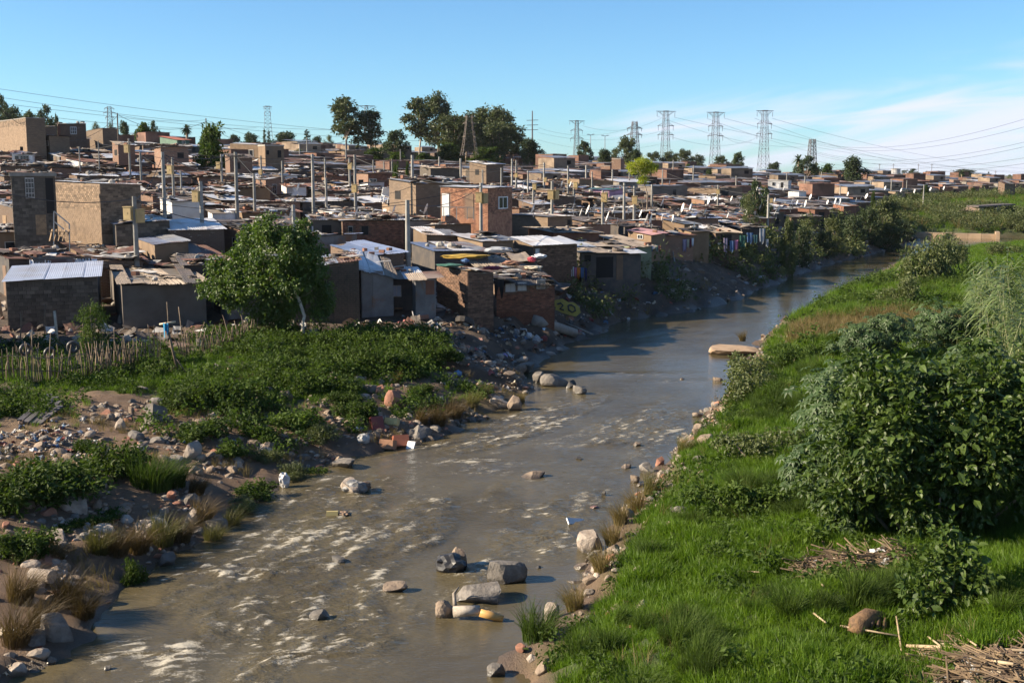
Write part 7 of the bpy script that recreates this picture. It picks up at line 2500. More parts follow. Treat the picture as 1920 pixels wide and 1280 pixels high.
for a in ((940, 1098, 92, 44, 'large grey brown boulder at the back of the midstream rock cluster', 1, 1, True), (906, 1140, 118, 36, 'dark sloping slab boulder in front of the large midstream boulder', 1, 2, True),
          (835, 1160, 46, 32, 'tan rounded rock at the left end of the midstream rock cluster', 0, 3, True), (592, 1170, 48, 26, 'lone dark angular rock in the rapids', 1, 4, True), (733, 1116, 54, 18, 'low brown loaf shaped stone in the rapids', 0, 5, True),
          (1001, 900, 54, 15, 'flat brown rock alone in the middle of the river', 0, 6, True), (852, 1068, 46, 38, 'pointed tan rock wrapped in black plastic in midstream', 0, 7, True), (652, 928, 52, 40, 'pale rock draped with rags and driftwood in the left channel', 2, 0, True),
          (632, 1060, 40, 16, 'mossy low stone awash in the rapids', 3, 1, True), (200, 1262, 20, 14, 'small black stone in the foam at the lower left', 3, 2, True), (362, 1102, 16, 7, 'tiny dark stone breaking the water near the left shore', 3, 3, True),
          (1113, 957, 22, 9, 'small reddish stone near the white board', 4, 4, True), (1132, 930, 10, 9, 'small dark stone in the calm water off the right shore', 3, 5, True), (1175, 880, 28, 10, 'flat brown stone off the right shore gravel', 0, 6, True),
          (1193, 838, 18, 8, 'small tan stone in the riffle near the right shore', 0, 7, True), (1085, 862, 16, 6, 'tiny dark stone with a wake in midstream', 3, 0, True), (1345, 717, 22, 10, 'tan stone in the shallow riffle below the islet', 0, 1, True), (1280, 713, 14, 5, 'small stone in the shallow riffle left of the tan one', 0, 2, True),
          (1310, 782, 24, 8, 'flat stone at the water edge under the overhanging shrub', 0, 3, True), (1105, 1040, 66, 50, 'big cracked pale boulder on the right shore', 2, 4, True), (1033, 1175, 34, 44, 'upright pale rock at the right waterline', 2, 5, True), (1010, 1066, 14, 6, 'dark pebble stone below the cracked pale boulder', 3, 6, True),
          (960, 772, 36, 27, 'tan rounded boulder at the tip of the left rocks', 0, 7, False), (931, 766, 42, 28, 'pale flat topped slab beside the tan rounded boulder', 2, 0, False), (1085, 740, 34, 16, 'outermost dark boulder of the left rock spit', 1, 1, True), (1073, 728, 24, 16, 'dark knob behind the outermost boulder of the spit', 3, 2, True),
          (1042, 726, 60, 22, 'long grey boulder on the left rock spit', 1, 3, True), (1008, 718, 30, 26, 'upright grey rock at the root of the left rock spit', 1, 4, True), (985, 700, 40, 18, 'grey rock behind the upright one on the spit', 1, 5, False),
          (786, 828, 56, 34, 'dark grey angular boulder at the water edge under the brown grass', 1, 6, True), (612, 730, 46, 28, 'big tan boulder among the bank weeds', 0, 7, False), (655, 728, 38, 18, 'tan rock just right of the big tan boulder', 0, 0, False), (692, 738, 30, 16, 'grey rock right of the tan pair in the weeds', 1, 1, False),
          (712, 742, 24, 20, 'reddish brown rounded rock above the tilted slab', 4, 2, False), (740, 768, 42, 32, 'reddish slab tilted on edge on the left bank', 4, 3, False), (530, 752, 34, 20, 'brown rock left of the big tan boulder', 0, 4, False), (492, 740, 30, 14, 'dark flat rock in the weeds left of the brown one', 1, 5, False),
          (286, 800, 54, 48, 'largest boulder on the upper left bank, peaked and grey', 1, 6, False), (219, 808, 26, 22, 'pale squat rock left of the largest bank boulder', 2, 7, False), (172, 792, 14, 14, 'small pale rock by the dark planks', 2, 0, False), (244, 778, 16, 16, 'tan rock behind the largest bank boulder', 0, 1, False),
          (360, 862, 44, 34, 'blunt pale faced boulder in the middle of the left bank', 2, 2, False), (136, 962, 68, 24, 'flat topped tan slab jutting from the left bank', 2, 3, False), (347, 950, 44, 22, 'mossy rounded rock above the pale rock pile', 1, 4, False), (318, 938, 20, 16, 'pinkish stone beside the mossy rounded rock', 4, 5, False),
          (262, 1000, 54, 24, 'pale jagged rock in the stone pile above the brown tufts', 2, 6, False), (355, 985, 36, 28, 'pale wedge shaped rock at the top of the stone pile', 2, 7, False), (95, 1020, 62, 26, 'whitish flat rock at the far left of the bank', 2, 0, False), (395, 1000, 54, 26, 'dark boulder at the waterline below the brown tuft', 1, 1, True),
          (312, 1062, 40, 26, 'dark wet boulder hidden under the trailing brown grass', 3, 2, True), (102, 1205, 60, 54, 'grey boulder under the lowest brown grass tufts', 1, 3, False), (20, 1272, 44, 26, 'pale boulder in the lower left corner', 2, 4, False), (640, 880, 56, 16, 'rolled up slab half in the water of the left shore', 1, 5, True),
          (402, 696, 24, 16, 'grey stone on the path by the stick fence', 1, 6, False), (430, 700, 26, 14, 'tan stone on the path beside the grey one', 0, 7, False), (258, 732, 30, 9, 'flat pink rock in the upper grass strip', 2, 0, False), (318, 702, 24, 16, 'brown stone at the foot of the crossed post', 0, 1, False), (800, 790, 30, 12, 'pale slab under the brown grass clump', 2, 2, False),
          (560, 790, 22, 12, 'brown stone in the bank weeds below the brown rock', 0, 3, False), (1325, 838, 46, 24, 'biggest tan boulder of the right shore rock pile', 0, 4, False), (1309, 820, 22, 24, 'upright tan rock of the right shore pile', 0, 5, False), (1345, 806, 24, 16, 'white topped rock of the right shore pile', 2, 6, False), (1365, 815, 24, 18, 'tan rock at the upper end of the right shore pile', 0, 7, False),
          (1212, 890, 40, 26, 'grey boulder on the right gravel point', 1, 0, False), (1190, 905, 22, 14, 'tan stone below the grey boulder of the gravel point', 0, 1, False), (1240, 875, 22, 18, 'reddish stone behind the grey boulder of the gravel point', 4, 2, False), (1180, 970, 26, 16, 'pale stone under the dry shore grass', 2, 3, False),
          (925, 1272, 44, 26, 'dark boulder at the bottom edge of the right shore gravel', 1, 4, False), (975, 1225, 24, 16, 'orange brick like stone at the tip of the bottom gravel', 4, 5, False), (1020, 1262, 36, 22, 'tan stone on the bottom gravel beside the grass', 0, 6, False), (995, 1245, 26, 14, 'pale stone in the middle of the bottom gravel', 2, 7, False)):
    rock(*a[:5], a[5], a[6], a[7])
# sandy islet with its tuft
p = at_z(1368, 664)
k = p[1] / FPX
o = link('islet', ROCKS[5], None, (p[0], p[1] + 0.5, 0.05), (0, 0.02, 0.1), (55 * k, 1.3, 0.36))
setmat(o, pmat('islet_sand', (0.36, 0.255, 0.17), (0.28, 0.19, 0.12), 2, 0.95, bump=0.02, rnd=None))
tag(o, 'low sandy islet near the right shore with a dry tuft on it', 'islet')
tuft(*at_z(1392, 650)[:2], 0.75, 'dry', 'dry brown tuft growing on the sandy islet').location.z = 0.35

# ------------------------------------------------------------------ gravel and rubble (uncountable)
Gp = region_points(42000, -22, 12, 17, 60, 51, lambda x, y, z, sd, rt, r: ~rt & (sd > -0.25) & (sd < 9) & (r.uniform(0, 1, len(x)) < np.where(sd < 2.5, 0.9, 0.5) * sstep(0.36, 0.6, fbm(x * 0.5, y * 0.5, 3, 301))))
rg = np.random.default_rng(52)
gs = np.exp(rg.normal(-2.55, 0.62, len(Gp)))
gs = np.clip(gs, 0.025, 0.34)
scatter('bank_gravel', Gp, np.stack([gs, gs * 0.8, gs * 0.6], 1), PEBBLES, ('stones and gravel strewn over the left bank', 'gravel'), 0.3)
Gr = region_points(48000, -2, 30, 17, 75, 53, lambda x, y, z, sd, rt, r: rt & (sd > -0.3) & (sd < 2.2) & (fbm(x * 0.35, y * 0.35, 3, 305) > 0.40))
gs = np.clip(np.exp(rg.normal(-2.5, 0.5, len(Gr))), 0.03, 0.28)
scatter('shore_gravel', Gr, np.stack([gs, gs * 0.8, gs * 0.65], 1), PEBBLES, ('tan gravel and rubble along the right waterline', 'gravel'), 0.3)
# rubble along the steeper settlement bank
Gb = region_points(16000, -6, 75, 54, 185, 54, lambda x, y, z, sd, rt, r: ~rt & (sd > -0.3) & (sd < 9) & (x / y > -0.03) & (x / y < 0.345))
gs = np.clip(np.exp(rg.normal(-2.2, 0.6, len(Gb))), 0.04, 0.45)
scatter('bank_rubble', Gb, np.stack([gs, gs * 0.8, gs * 0.6], 1), PEBBLES, ('stones and spoil on the dark slope below the shacks', 'rubble'), 0.3)

# ------------------------------------------------------------------ litter
M_LIT = [pmat('litter_white', (0.62, 0.61, 0.60), (0.36, 0.35, 0.34), 6, 0.6, rnd=(0.3, 1.1)), pmat('litter_blue', (0.05, 0.13, 0.28), (0.10, 0.20, 0.33), 3, 0.6, rnd=(0.4, 1.2)), pmat('litter_brown', (0.22, 0.14, 0.09), (0.13, 0.09, 0.06), 3, 0.8, rnd=(0.5, 1.5)),
         pmat('litter_red', (0.30, 0.06, 0.05), (0.20, 0.05, 0.04), 3, 0.6, rnd=(0.5, 1.2)), pmat('litter_black', (0.03, 0.03, 0.033), (0.06, 0.055, 0.05), 3, 0.45), pmat('litter_tan', (0.50, 0.42, 0.30), (0.38, 0.31, 0.22), 3, 0.7)]


def rag_mesh(seed, mat, s_=0.22):
    r = np.random.default_rng(seed)
    n = 5
    g_ = np.linspace(-1, 1, n)
    X, Y_ = np.meshgrid(g_, g_)
    V = np.stack([X + r.normal(0, 0.18, X.shape), Y_ * 0.7 + r.normal(0, 0.18, X.shape), 0.22 + r.normal(0, 0.24, X.shape) - 0.2 * (X ** 2 + Y_ ** 2)], -1).reshape(-1, 3) * s_
    Q = [(j * n + i, j * n + i + 1, (j + 1) * n + i + 1, (j + 1) * n + i) for j in range(n - 1) for i in range(n - 1)]
    return mesh_np('rag', V, Q, mats=[mat])


RAGS = [rag_mesh(i, M_LIT[m_]) for i, m_ in enumerate((0, 0, 1, 2, 2, 3, 4, 4, 5, 5, 0, 2))]


def litter_region(name, n, x0, x1, y0, y1, seed, keep, label, lo=0.35, hi=1.1):
    P_ = region_points(n, x0, x1, y0, y1, seed, keep)
    scatter(name, P_ + np.array([0, 0, 0.03]), np.random.default_rng(seed + 1).uniform(lo, hi, len(P_)) ** 1.5, RAGS, (label, 'litter'), 0.5)


litter_region('slope_litter', 5200, -8, 30, 54, 95, 61, lambda x, y, z, sd, rt, r: ~rt & (sd > 0.3) & (sd < 8.5) & (x / y > -0.10) & (fbm(x * 0.4, y * 0.4, 3, 311) > 0.47), 'plastic bags, rags and refuse on the slope under the corner brick house')
litter_region('spoil_litter', 2600, 20, 75, 90, 180, 63, lambda x, y, z, sd, rt, r: ~rt & (sd > 0.3) & (sd < 7) & (x / y < 0.345) & (fbm(x * 0.2, y * 0.2, 3, 313) > 0.47), 'refuse on the shaded bank toward the river bend', 0.6, 1.7)
litter_region('heap_litter', 2600, -22, -10, 30, 46, 65, lambda x, y, z, sd, rt, r: ~rt & (((x - at(55, 825)[0]) / 2.2) ** 2 + ((y - at(55, 825)[1]) / 2.4) ** 2 < 1.0), 'heap of dumped rubble and household refuse at the left edge', 0.25, 0.75)
litter_region('bank_litter', 1500, -22, 6, 20, 60, 67, lambda x, y, z, sd, rt, r: ~rt & (sd > 0.1) & (sd < 12) & (fbm(x * 0.3, y * 0.3, 3, 317) > 0.5), 'scraps of plastic caught on the stony left bank', 0.25, 0.7)
STRAW = []
for s in range(4):
    r = np.random.default_rng(800 + s)
    m = MB()
    for k in range(9):
        a, l = r.uniform(-0.7, 0.7), r.uniform(0.2, 0.5)
        x, y = r.uniform(-0.25, 0.25), r.uniform(-0.25, 0.25)
        m.bar((x - l * math.cos(a), y - l * math.sin(a), r.uniform(0.01, 0.1)), (x + l * math.cos(a), y + l * math.sin(a), r.uniform(0.01, 0.12)), 0.018)
    STRAW.append(m.mesh('straw', [pmat('straw%d' % s, (0.20, 0.14, 0.08), (0.11, 0.075, 0.048), 5, 0.85)]))
Lp = region_points(60000, 5, 32, 17, 105, 71, lambda x, y, z, sd, rt, r: rt & (litter_mask(x, y) > 0.35))
Lp = Lp[:900]
scatter('flood_straw', Lp, np.random.default_rng(72).uniform(0.6, 1.2, len(Lp)), STRAW, ('dry reeds and straw left by the flood on the right bank', 'straw'), 0.15)
Lq = region_points(60000, 5, 32, 17, 105, 73, lambda x, y, z, sd, rt, r: rt & (litter_mask(x, y) > 0.45))[:700]
scatter('flood_litter', Lq + np.array([0, 0, 0.06]), np.random.default_rng(74).uniform(0.2, 0.55, len(Lq)), RAGS[:2] + RAGS[3:5] + RAGS[8:], ('scraps of polystyrene and plastic in the flood straw', 'litter'), 0.4)

# ------------------------------------------------------------------ left bank growth
Hb = region_points(30000, -24, 6, 28, 62, 81, lambda x, y, z, sd, rt, r: ~rt & (sd > 1.0) & (r.uniform(0, 1, len(x)) < 0.9 * green_left(x, y, sd, fbm(x * 0.16, y * 0.16, 4, 41), fbm(x * 0.5, y * 0.5, 4, 47)) * np.where((y > 44) & (y < 53) & (x / y < -0.22), 0.12, 1.0) * sstep(0.36, 0.5, fbm(x * 0.7, y * 0.7, 3, 321))))
scatter('left_bank_weeds', Hb[:5200], np.random.default_rng(82).uniform(0.9, 2.1, len(Hb[:5200])), CLW, ('broad leaved weeds covering the left bank below the shacks', 'weeds'), 0.2)
Gs = region_points(36000, -26, 2, 22, 57, 83, lambda x, y, z, sd, rt, r: ~rt & (sd > 1.2) & (r.uniform(0, 1, len(x)) < green_left(x, y, sd, fbm(x * 0.16, y * 0.16, 4, 41), fbm(x * 0.5, y * 0.5, 4, 47)) * 0.7))
Gs = Gs[:9000]
scatter('left_bank_grass', Gs, np.random.default_rng(84).uniform(0.4, 0.95, len(Gs)), CL, ('short green grass on the left bank below the stick fence', 'grass'), 0.15)
Gd = region_points(9000, -22, 4, 20, 57, 85, lambda x, y, z, sd, rt, r: ~rt & (sd > 0.2) & (sd < 9) & (fbm(x * 0.6, y * 0.6, 3, 331) > 0.56))
scatter('left_dry_grass', Gd, np.random.default_rng(86).uniform(0.3, 0.8, len(Gd)), CLD, ('sparse dry grass between the stones of the left bank', 'dry grass'), 0.25)
# scrub on the settlement bank
Sb = region_points(5200, 0, 75, 60, 190, 87, lambda x, y, z, sd, rt, r: ~rt & (sd > 0.5) & (sd < 7.5) & (x / y > 0.04) & (x / y < 0.345) & (fbm(x * 0.22, y * 0.22, 3, 341) > 0.50))
scatter('slope_scrub', Sb, np.random.default_rng(88).uniform(0.7, 2.4, len(Sb)) * (0.7 + Sb[:, 1] / 260), CLS, ('dark scrub and weeds on the shaded slope below the shacks', 'scrub'), 0.15)
Sc = region_points(2500, 0, 75, 60, 190, 89, lambda x, y, z, sd, rt, r: ~rt & (sd > 0.2) & (sd < 7) & (x / y > 0.02) & (x / y < 0.34) & (fbm(x * 0.25, y * 0.25, 3, 351) > 0.5))
scatter('slope_dry_grass', Sc, np.random.default_rng(90).uniform(0.7, 1.6, len(Sc)), CLD, ('dry brown grass on the shaded slope below the shacks', 'dry grass'), 0.2)

for px, py, R_, H, kind, lab in (
        (75, 945, 1.6, 1.2, 'dense', 'big leafy bush between the refuse heap and the flat slab'), (15, 960, 1.3, 1.2, 'dense', 'leafy bush cut by the left picture edge under the refuse heap'), (205, 900, 1.0, 1.2, 'dense', 'leafy bush on a bare stem in front of the pale squat rock'),
        (160, 850, 0.5, 0.5, 'broad', 'small bright bush behind the bush on a bare stem'), (20, 1050, 0.9, 0.8, 'dense', 'small dark bush at the left edge above the white rock'), (345, 770, 1.15, 1.0, 'dense', 'leafy bush hugging the right side of the largest bank boulder'),
        (410, 765, 1.25, 1.05, 'broad', 'broad weedy bush right of the largest bank boulder'), (380, 830, 1.1, 0.8, 'dense', 'leafy bush above the blunt pale faced boulder'), (455, 745, 1.1, 0.85, 'broad', 'weedy bush left of the brown rock'),
        (545, 815, 1.15, 0.95, 'broad', 'wide green bush below the big tan boulder'), (590, 835, 0.9, 0.7, 'scrub', 'grassy bush right of the wide green bush'), (672, 790, 0.95, 0.85, 'dense', 'leafy bush left of the tilted reddish slab'), (640, 760, 0.8, 0.6, 'broad', 'low weedy bush in front of the tan rock pair'),
        (525, 705, 1.2, 0.9, 'broad', 'weedy bush on the upper bank left of the big tan boulder'), (590, 695, 1.2, 0.85, 'broad', 'weedy bush just above the big tan boulder'), (655, 690, 1.2, 0.95, 'dense', 'leafy bush above the tan rock pair'), (715, 700, 1.3, 1.0, 'dense', 'large leafy bush above the reddish rounded rock'),
        (770, 700, 1.0, 0.8, 'broad', 'weedy bush at the top of the refuse slope'), (640, 655, 1.2, 0.7, 'low', 'low green bush below the plain grey walled house'), (700, 655, 1.2, 0.8, 'low', 'low green bush below the lean-to of pale sheets'), (560, 665, 1.2, 0.6, 'low', 'low green bush at the foot of the leafy tree'),
        (790, 745, 0.7, 0.6, 'dense', 'small leafy bush right of the tilted reddish slab'), (830, 690, 0.9, 0.7, 'broad', 'weedy bush at the foot of the refuse slope'), (590, 890, 0.6, 0.55, 'broad', 'small bush at the water edge left of the rolled slab'), (540, 900, 0.7, 0.5, 'scrub', 'low scrubby bush at the water edge near the white bag'),
        (480, 935, 0.7, 0.55, 'broad', 'dark small bush on the waterline left of the white bag'), (440, 960, 0.65, 0.5, 'scrub', 'scrubby bush above the dark waterline boulder'), (245, 1095, 0.38, 0.7, 'broad', 'bright green sapling leaning over the waterline'), (185, 980, 0.8, 0.45, 'low', 'low dark bush right of the flat topped slab'),
        (120, 1000, 0.6, 0.4, 'low', 'low bush below the flat topped slab'), (430, 860, 0.7, 0.6, 'broad', 'small bush beside the blue bag'), (480, 830, 0.8, 0.6, 'broad', 'bush on the bank between the blue bag and the wide green bush'), (500, 870, 0.6, 0.5, 'scrub', 'scrubby bush below the bush by the blue bag'),
        (490, 640, 0.9, 0.8, 'scrub', 'brownish bush at the right end of the stick fence'), (35, 665, 1.1, 0.9, 'dark', 'dark bush inside the stick fence at the left edge'), (215, 700, 0.8, 0.5, 'dark', 'dark low bush outside the middle of the stick fence'),
        (290, 735, 0.9, 0.5, 'low', 'green weeds beside the flat pink rock'), (350, 725, 0.9, 0.5, 'low', 'green weeds on the bank edge below the path'), (230, 735, 0.7, 0.4, 'low', 'green weeds left of the flat pink rock')):
    p = at(px, py)
    shrub(p[0], p[1] + R_ * 0.5, R_, H, kind, lab)
p = at(158, 690)
e = big_bush(p[0], p[1] + 0.9, [(0, 0, 1.0, 0.55, 0.5, 0.9), (-0.3, 0, 1.9, 0.5, 0.45, 0.7), (0.25, 0.1, 2.1, 0.55, 0.45, 0.7), (0.1, -0.1, 2.6, 0.4, 0.4, 0.45), (0.35, 0, 1.2, 0.45, 0.4, 0.8)], 520, 6, 0.13, G_WEED,
             'tall drooping light green bush against the grey block house wall', 901, 'bush', 'drooping_bush', width=0.28, spread=0.12, droop=1.2)

for px, py, s_, kind, lab in (
        (30, 1130, 1.02, 'brown', 'long brown grass tuft at the left edge above the lowest one'), (120, 1140, 1.02, 'brown', 'long brown tuft drooping toward the water above the grey boulder'), (25, 1215, 1.02, 'brown', 'lowest long brown tuft at the left edge'), (150, 1160, 0.86, 'brown', 'brown tuft hanging over the dark water at the lower left'),
        (70, 1180, 0.86, 'brown', 'brown tuft behind the grey boulder of the lower left'), (180, 1040, 0.87, 'olive', 'olive tuft at the left end of the tuft row by the stone pile'), (215, 1045, 0.94, 'brown', 'brown tuft left of the middle in the row below the stone pile'), (255, 1040, 0.94, 'brown', 'brown tuft in the middle of the row below the stone pile'),
        (300, 1025, 1.01, 'olive', 'olive tuft at the right end of the row below the stone pile'), (335, 1020, 0.87, 'brown', 'brown tuft trailing over the dark wet boulder'), (375, 985, 0.94, 'brown', 'reddish brown tuft on the dark waterline boulder'), (365, 930, 0.80, 'brown', 'brown tuft beside the mossy rounded rock'),
        (290, 920, 1.16, 'green', 'fountain of long green grass in the middle of the left bank'), (265, 915, 1.01, 'green', 'green grass tuft left of the fountain of long grass'), (320, 915, 1.01, 'green', 'green grass tuft right of the fountain of long grass'), (120, 955, 0.72, 'olive', 'pale grass tuft on the flat topped slab'),
        (820, 800, 1.03, 'brown', 'bushy brown grass hanging over the dark grey angular boulder'), (850, 785, 1.03, 'brown', 'brown grass right of the one over the angular boulder'), (790, 795, 0.80, 'brown', 'brown grass left of the one over the angular boulder'), (745, 720, 0.57, 'dry', 'pale tuft right of the reddish rounded rock'),
        (885, 765, 0.80, 'olive', 'olive tuft between the brown grass and the pale slab'), (978, 755, 0.63, 'dry', 'yellowish tuft right of the tan rounded boulder'), (905, 745, 0.69, 'olive', 'olive tuft behind the pale flat topped slab'), (430, 985, 0.69, 'olive', 'olive tuft at the waterline above the dark boulder'), (395, 1015, 0.72, 'olive', 'green brown tuft at the waterline below the dark boulder'),
        (100, 1055, 0.58, 'brown', 'brown tuft under the whitish flat rock'), (1195, 960, 0.92, 'dry', 'straw coloured tuft trailing into the water by the white board'), (1165, 985, 0.80, 'dry', 'straw coloured tuft above the cracked pale boulder'), (1225, 930, 0.92, 'olive', 'olive tuft on the right shore above the straw coloured one'), (1150, 1020, 0.80, 'dry', 'dry tuft lying over the cracked pale boulder'),
        (1080, 1145, 0.80, 'dry', 'pale seeding tuft right of the upright pale rock'), (1285, 850, 0.80, 'olive', 'arching olive tuft left of the right shore rock pile'), (1130, 1075, 0.80, 'dry', 'flattened straw at the grass edge below the cracked boulder'), (1010, 1200, 0.92, 'green', 'green tuft where the grass meets the bottom gravel'), (1310, 800, 0.57, 'olive', 'small olive tuft behind the upright rock of the right pile')):
    p = at(px, py)
    tuft(p[0], p[1] + 0.2, s_, kind, lab, 'grass tufts along the banks')
# ------------------------------------------------------------------ stick fences: every stick a part
M_STICK = pmat('fence_stick', (0.21, 0.155, 0.105), (0.13, 0.095, 0.066), 4, 0.9, rnd=(0.5, 1.4))
STK = []
for s in range(4):
    r = random.Random(s)
    m = MB()
    m.tube([(0, 0, -0.1), (r.uniform(-.03, .03), r.uniform(-.03, .03), 0.5), (r.uniform(-.05, .05), r.uniform(-.05, .05), 1.0)], [0.024, 0.02, 0.012], 5)
    STK.append(m.mesh('stick', [M_STICK], True))


def stick_fence(pts, n, h, label, lean=0.0, seed=0, rails=2):
    """pts: picture points along its foot"""
    W = np.array([at(*p) for p in pts])
    seg = np.concatenate([[0], np.cumsum(np.linalg.norm(np.diff(W[:, :2], axis=0), axis=1))])
    e = empty('stick_fence', W[0])
    r = random.Random(seed)
    tops = []
    for i in range(n):
        s_ = seg[-1] * (i + r.uniform(0.2, 0.8)) / n
        x, y = np.interp(s_, seg, W[:, 0]), np.interp(s_, seg, W[:, 1])
        z = gz(x, y)
        o = link('stick', STK[r.randrange(4)], e, (x - W[0][0], y - W[0][1], z - W[0][2]), (r.gauss(0, 0.06), lean + r.gauss(0, 0.09), r.uniform(0, 6)))
        hh = h * r.uniform(0.75, 1.2) * (1.45 if r.random() < 0.1 else 1)
        o.scale = (r.uniform(0.9, 1.5), r.uniform(0.9, 1.5), hh)
    for k in range(rails):
        m = MB()
        zz = h * (0.35 + 0.4 * k)
        P_ = []
        for s_ in np.linspace(0, seg[-1], 9):
            x, y = np.interp(s_, seg, W[:, 0]), np.interp(s_, seg, W[:, 1])
            P_.append((x - W[0][0], y - W[0][1] - 0.03, gz(x, y) - W[0][2] + zz + lean * 0))
        m.tube(P_, 0.016, 5)
        m.build('rail', M_STICK, e)
    return tag(e, label, 'fence')


stick_fence([(-30, 722), (60, 716), (165, 708)], 46, 1.35, 'dark junk hung stretch of stick fence before the grey block house', 0, 1)
stick_fence([(168, 706), (230, 694), (300, 684)], 62, 1.25, 'sunlit stretch of stick fence left of the crossed post', 0.03, 2)
stick_fence([(338, 668), (380, 662), (430, 652), (490, 630)], 60, 1.05, 'leaning stretch of stick fence right of the crossed post', 0.22, 3)


def at_dep(px, py, Y):
    return Vector(at_y(px, py, Y))


def stickobj(name, p0, p1, rad, label, cat, mat=None, parts=()):
    m = MB()
    m.tube([p0, (Vector(p0) + Vector(p1)) / 2, p1], [rad, rad * 0.95, rad * 0.85], 6)
    return tag(m.build(name, mat or M_STICK, None, True), label, cat)


# crossed post with a blue rag
p = at(337, 700)
Yc = p[1]
e = empty('crossed_post', p)
m = MB()
m.tube([Vector((0, 0, -0.2)), at_dep(322, 650, Yc) - Vector(p), at_dep(312, 604, Yc) - Vector(p)], [0.06, 0.055, 0.045], 6)
m.build('post', M_STICK, e, True)
m = MB()
m.tube([at_dep(349, 699, Yc) - Vector(p), at_dep(330, 672, Yc) - Vector(p)], [0.04, 0.035], 6)
m.build('brace', M_STICK, e, True)
m = MB()
m.tube([at_dep(299, 608, Yc) - Vector(p), at_dep(329, 603, Yc) - Vector(p)], [0.045, 0.045], 6)
m.build('cross_bar', pmat('pale_stick', (0.55, 0.46, 0.33), (0.42, 0.34, 0.24), 4, 0.8, rnd=None), e, True)
tag(e, 'leaning post with a pale cross bar on the path by the stick fence', 'post')
M_BLUECL = pmat('blue_rag', (0.02, 0.22, 0.42), (0.02, 0.30, 0.50), 3, 0.7, rnd=None)


def cloth(px0, py0, px1, py1, Y, mat, label, cat='laundry', name='cloth', seed=0, group=None, ragged=0.12):
    """a hanging cloth between picture corners at distance Y, folded along its width"""
    r = np.random.default_rng(seed + int(px0))
    a, b_ = at_y(px0, py0, Y), at_y(px1, py1, Y)
    nx, nz = 9, 6
    V = []
    for j in range(nz):
        for i in range(nx):
            u, v = i / (nx - 1), j / (nz - 1)
            x = a[0] + (b_[0] - a[0]) * (u * (1 - 0.18 * v) + 0.09 * v)
            z = a[2] + (b_[2] - a[2]) * v * (1 + ragged * math.sin(u * 9 + seed)) - 0.03 * math.sin(u * math.pi)
            y = Y + 0.06 * math.sin(u * 11 + seed) * (0.4 + v) + r.normal(0, 0.008)
            V.append((x, y, z))
    Q = [(j * nx + i, j * nx + i + 1, (j + 1) * nx + i + 1, (j + 1) * nx + i) for j in range(nz - 1) for i in range(nx - 1)]
    o = link(name, mesh_np(name, V, Q, mats=[mat], smooth=True))
    return tag(o, label, cat, group)


cloth(305, 605, 317, 626, Yc - 0.1, M_BLUECL, 'bright blue rag tied under the cross bar of the leaning post', 'rag', 'rag', 1, None, 0.4)
stickobj('stake', at(108, 642), at_dep(102, 583, at(108, 642)[1]), 0.07, 'stout pale stake leaning above the junk hung fence', 'stake', pmat('pale_stake', (0.50, 0.43, 0.34), (0.38, 0.32, 0.25), 4, 0.8, rnd=None))
for x0, y0, x1, y1, lab in ((318, 640, 313, 566, 'tall thin stick standing behind the crossed post'), (343, 640, 335, 575, 'slanting thin stick right of the crossed post'), (84, 640, 85, 570, 'tall thin stick in front of the grey block wall'), (56, 720, 47, 640, 'whitish pole leaning on the junk hung fence'), (38, 650, 40, 585, 'forked stick left of the stout pale stake'),
                            (258, 578, 257, 540, 'thin stick against the plaster shack wall'), (30, 605, 68, 596, 'thin branch lying across the fence tops at the left')):
    q = at(x0, y0)
    stickobj('stick_pole', q, at_dep(x1, y1, q[1]), 0.03, lab, 'stick')


def torus_mesh(R_, r_, n=22, m_=8):
    V = [((R_ + r_ * math.cos(b_)) * math.cos(a), r_ * 1.1 * math.sin(b_), (R_ + r_ * math.cos(b_)) * math.sin(a)) for a in np.linspace(0, 2 * math.pi, n, endpoint=False) for b_ in np.linspace(0, 2 * math.pi, m_, endpoint=False)]
    Q = [(i * m_ + j, i * m_ + (j + 1) % m_, ((i + 1) % n) * m_ + (j + 1) % m_, ((i + 1) % n) * m_ + j) for i in range(n) for j in range(m_)]
    return mesh_np('tyre', V, Q, mats=[M_LIT[4]], smooth=True)


TYRE = torus_mesh(0.2, 0.07)
for px, py, rz, lab in ((137, 650, 0.4, 'largest tyre hung upright on the fence beside the drooping bush'), (93, 662, 0.9, 'tyre hung low on the fence left of the drooping bush'), (47, 655, 1.0, 'tyre on the fence near the left edge')):
    q = at_y(px, py, at(px, 708)[1] - 0.15)
    tag(link('tyre', TYRE, None, q, (0.1, 0, rz)), lab, 'tyre', 'old tyres hung on the stick fence')

# dark ribbed planks lying on the bank
for i, (x0, y0, x1, y1, lab) in enumerate(((38, 790, 96, 752, 'top plank of the dark plank stack beside the refuse heap'), (48, 794, 106, 758, 'second plank of the dark plank stack, in front of the top one'), (60, 796, 112, 766, 'third plank of the dark plank stack'), (72, 797, 114, 775, 'lowest plank of the dark plank stack, nearest the refuse'))):
    a, b_ = at(x0, y0), at(x1, y1)
    m = MB()
    m.bar(Vector(a) + Vector((0, 0, 0.05)), Vector(b_) + Vector((0, 0, 0.28)), 0.22, 0.05)
    tag(m.build('plank', pmat('dark_plank%d' % i, (0.06, 0.055, 0.06), (0.10, 0.09, 0.09), 3, 0.7)), lab, 'plank', 'dark planks stacked on the bank')

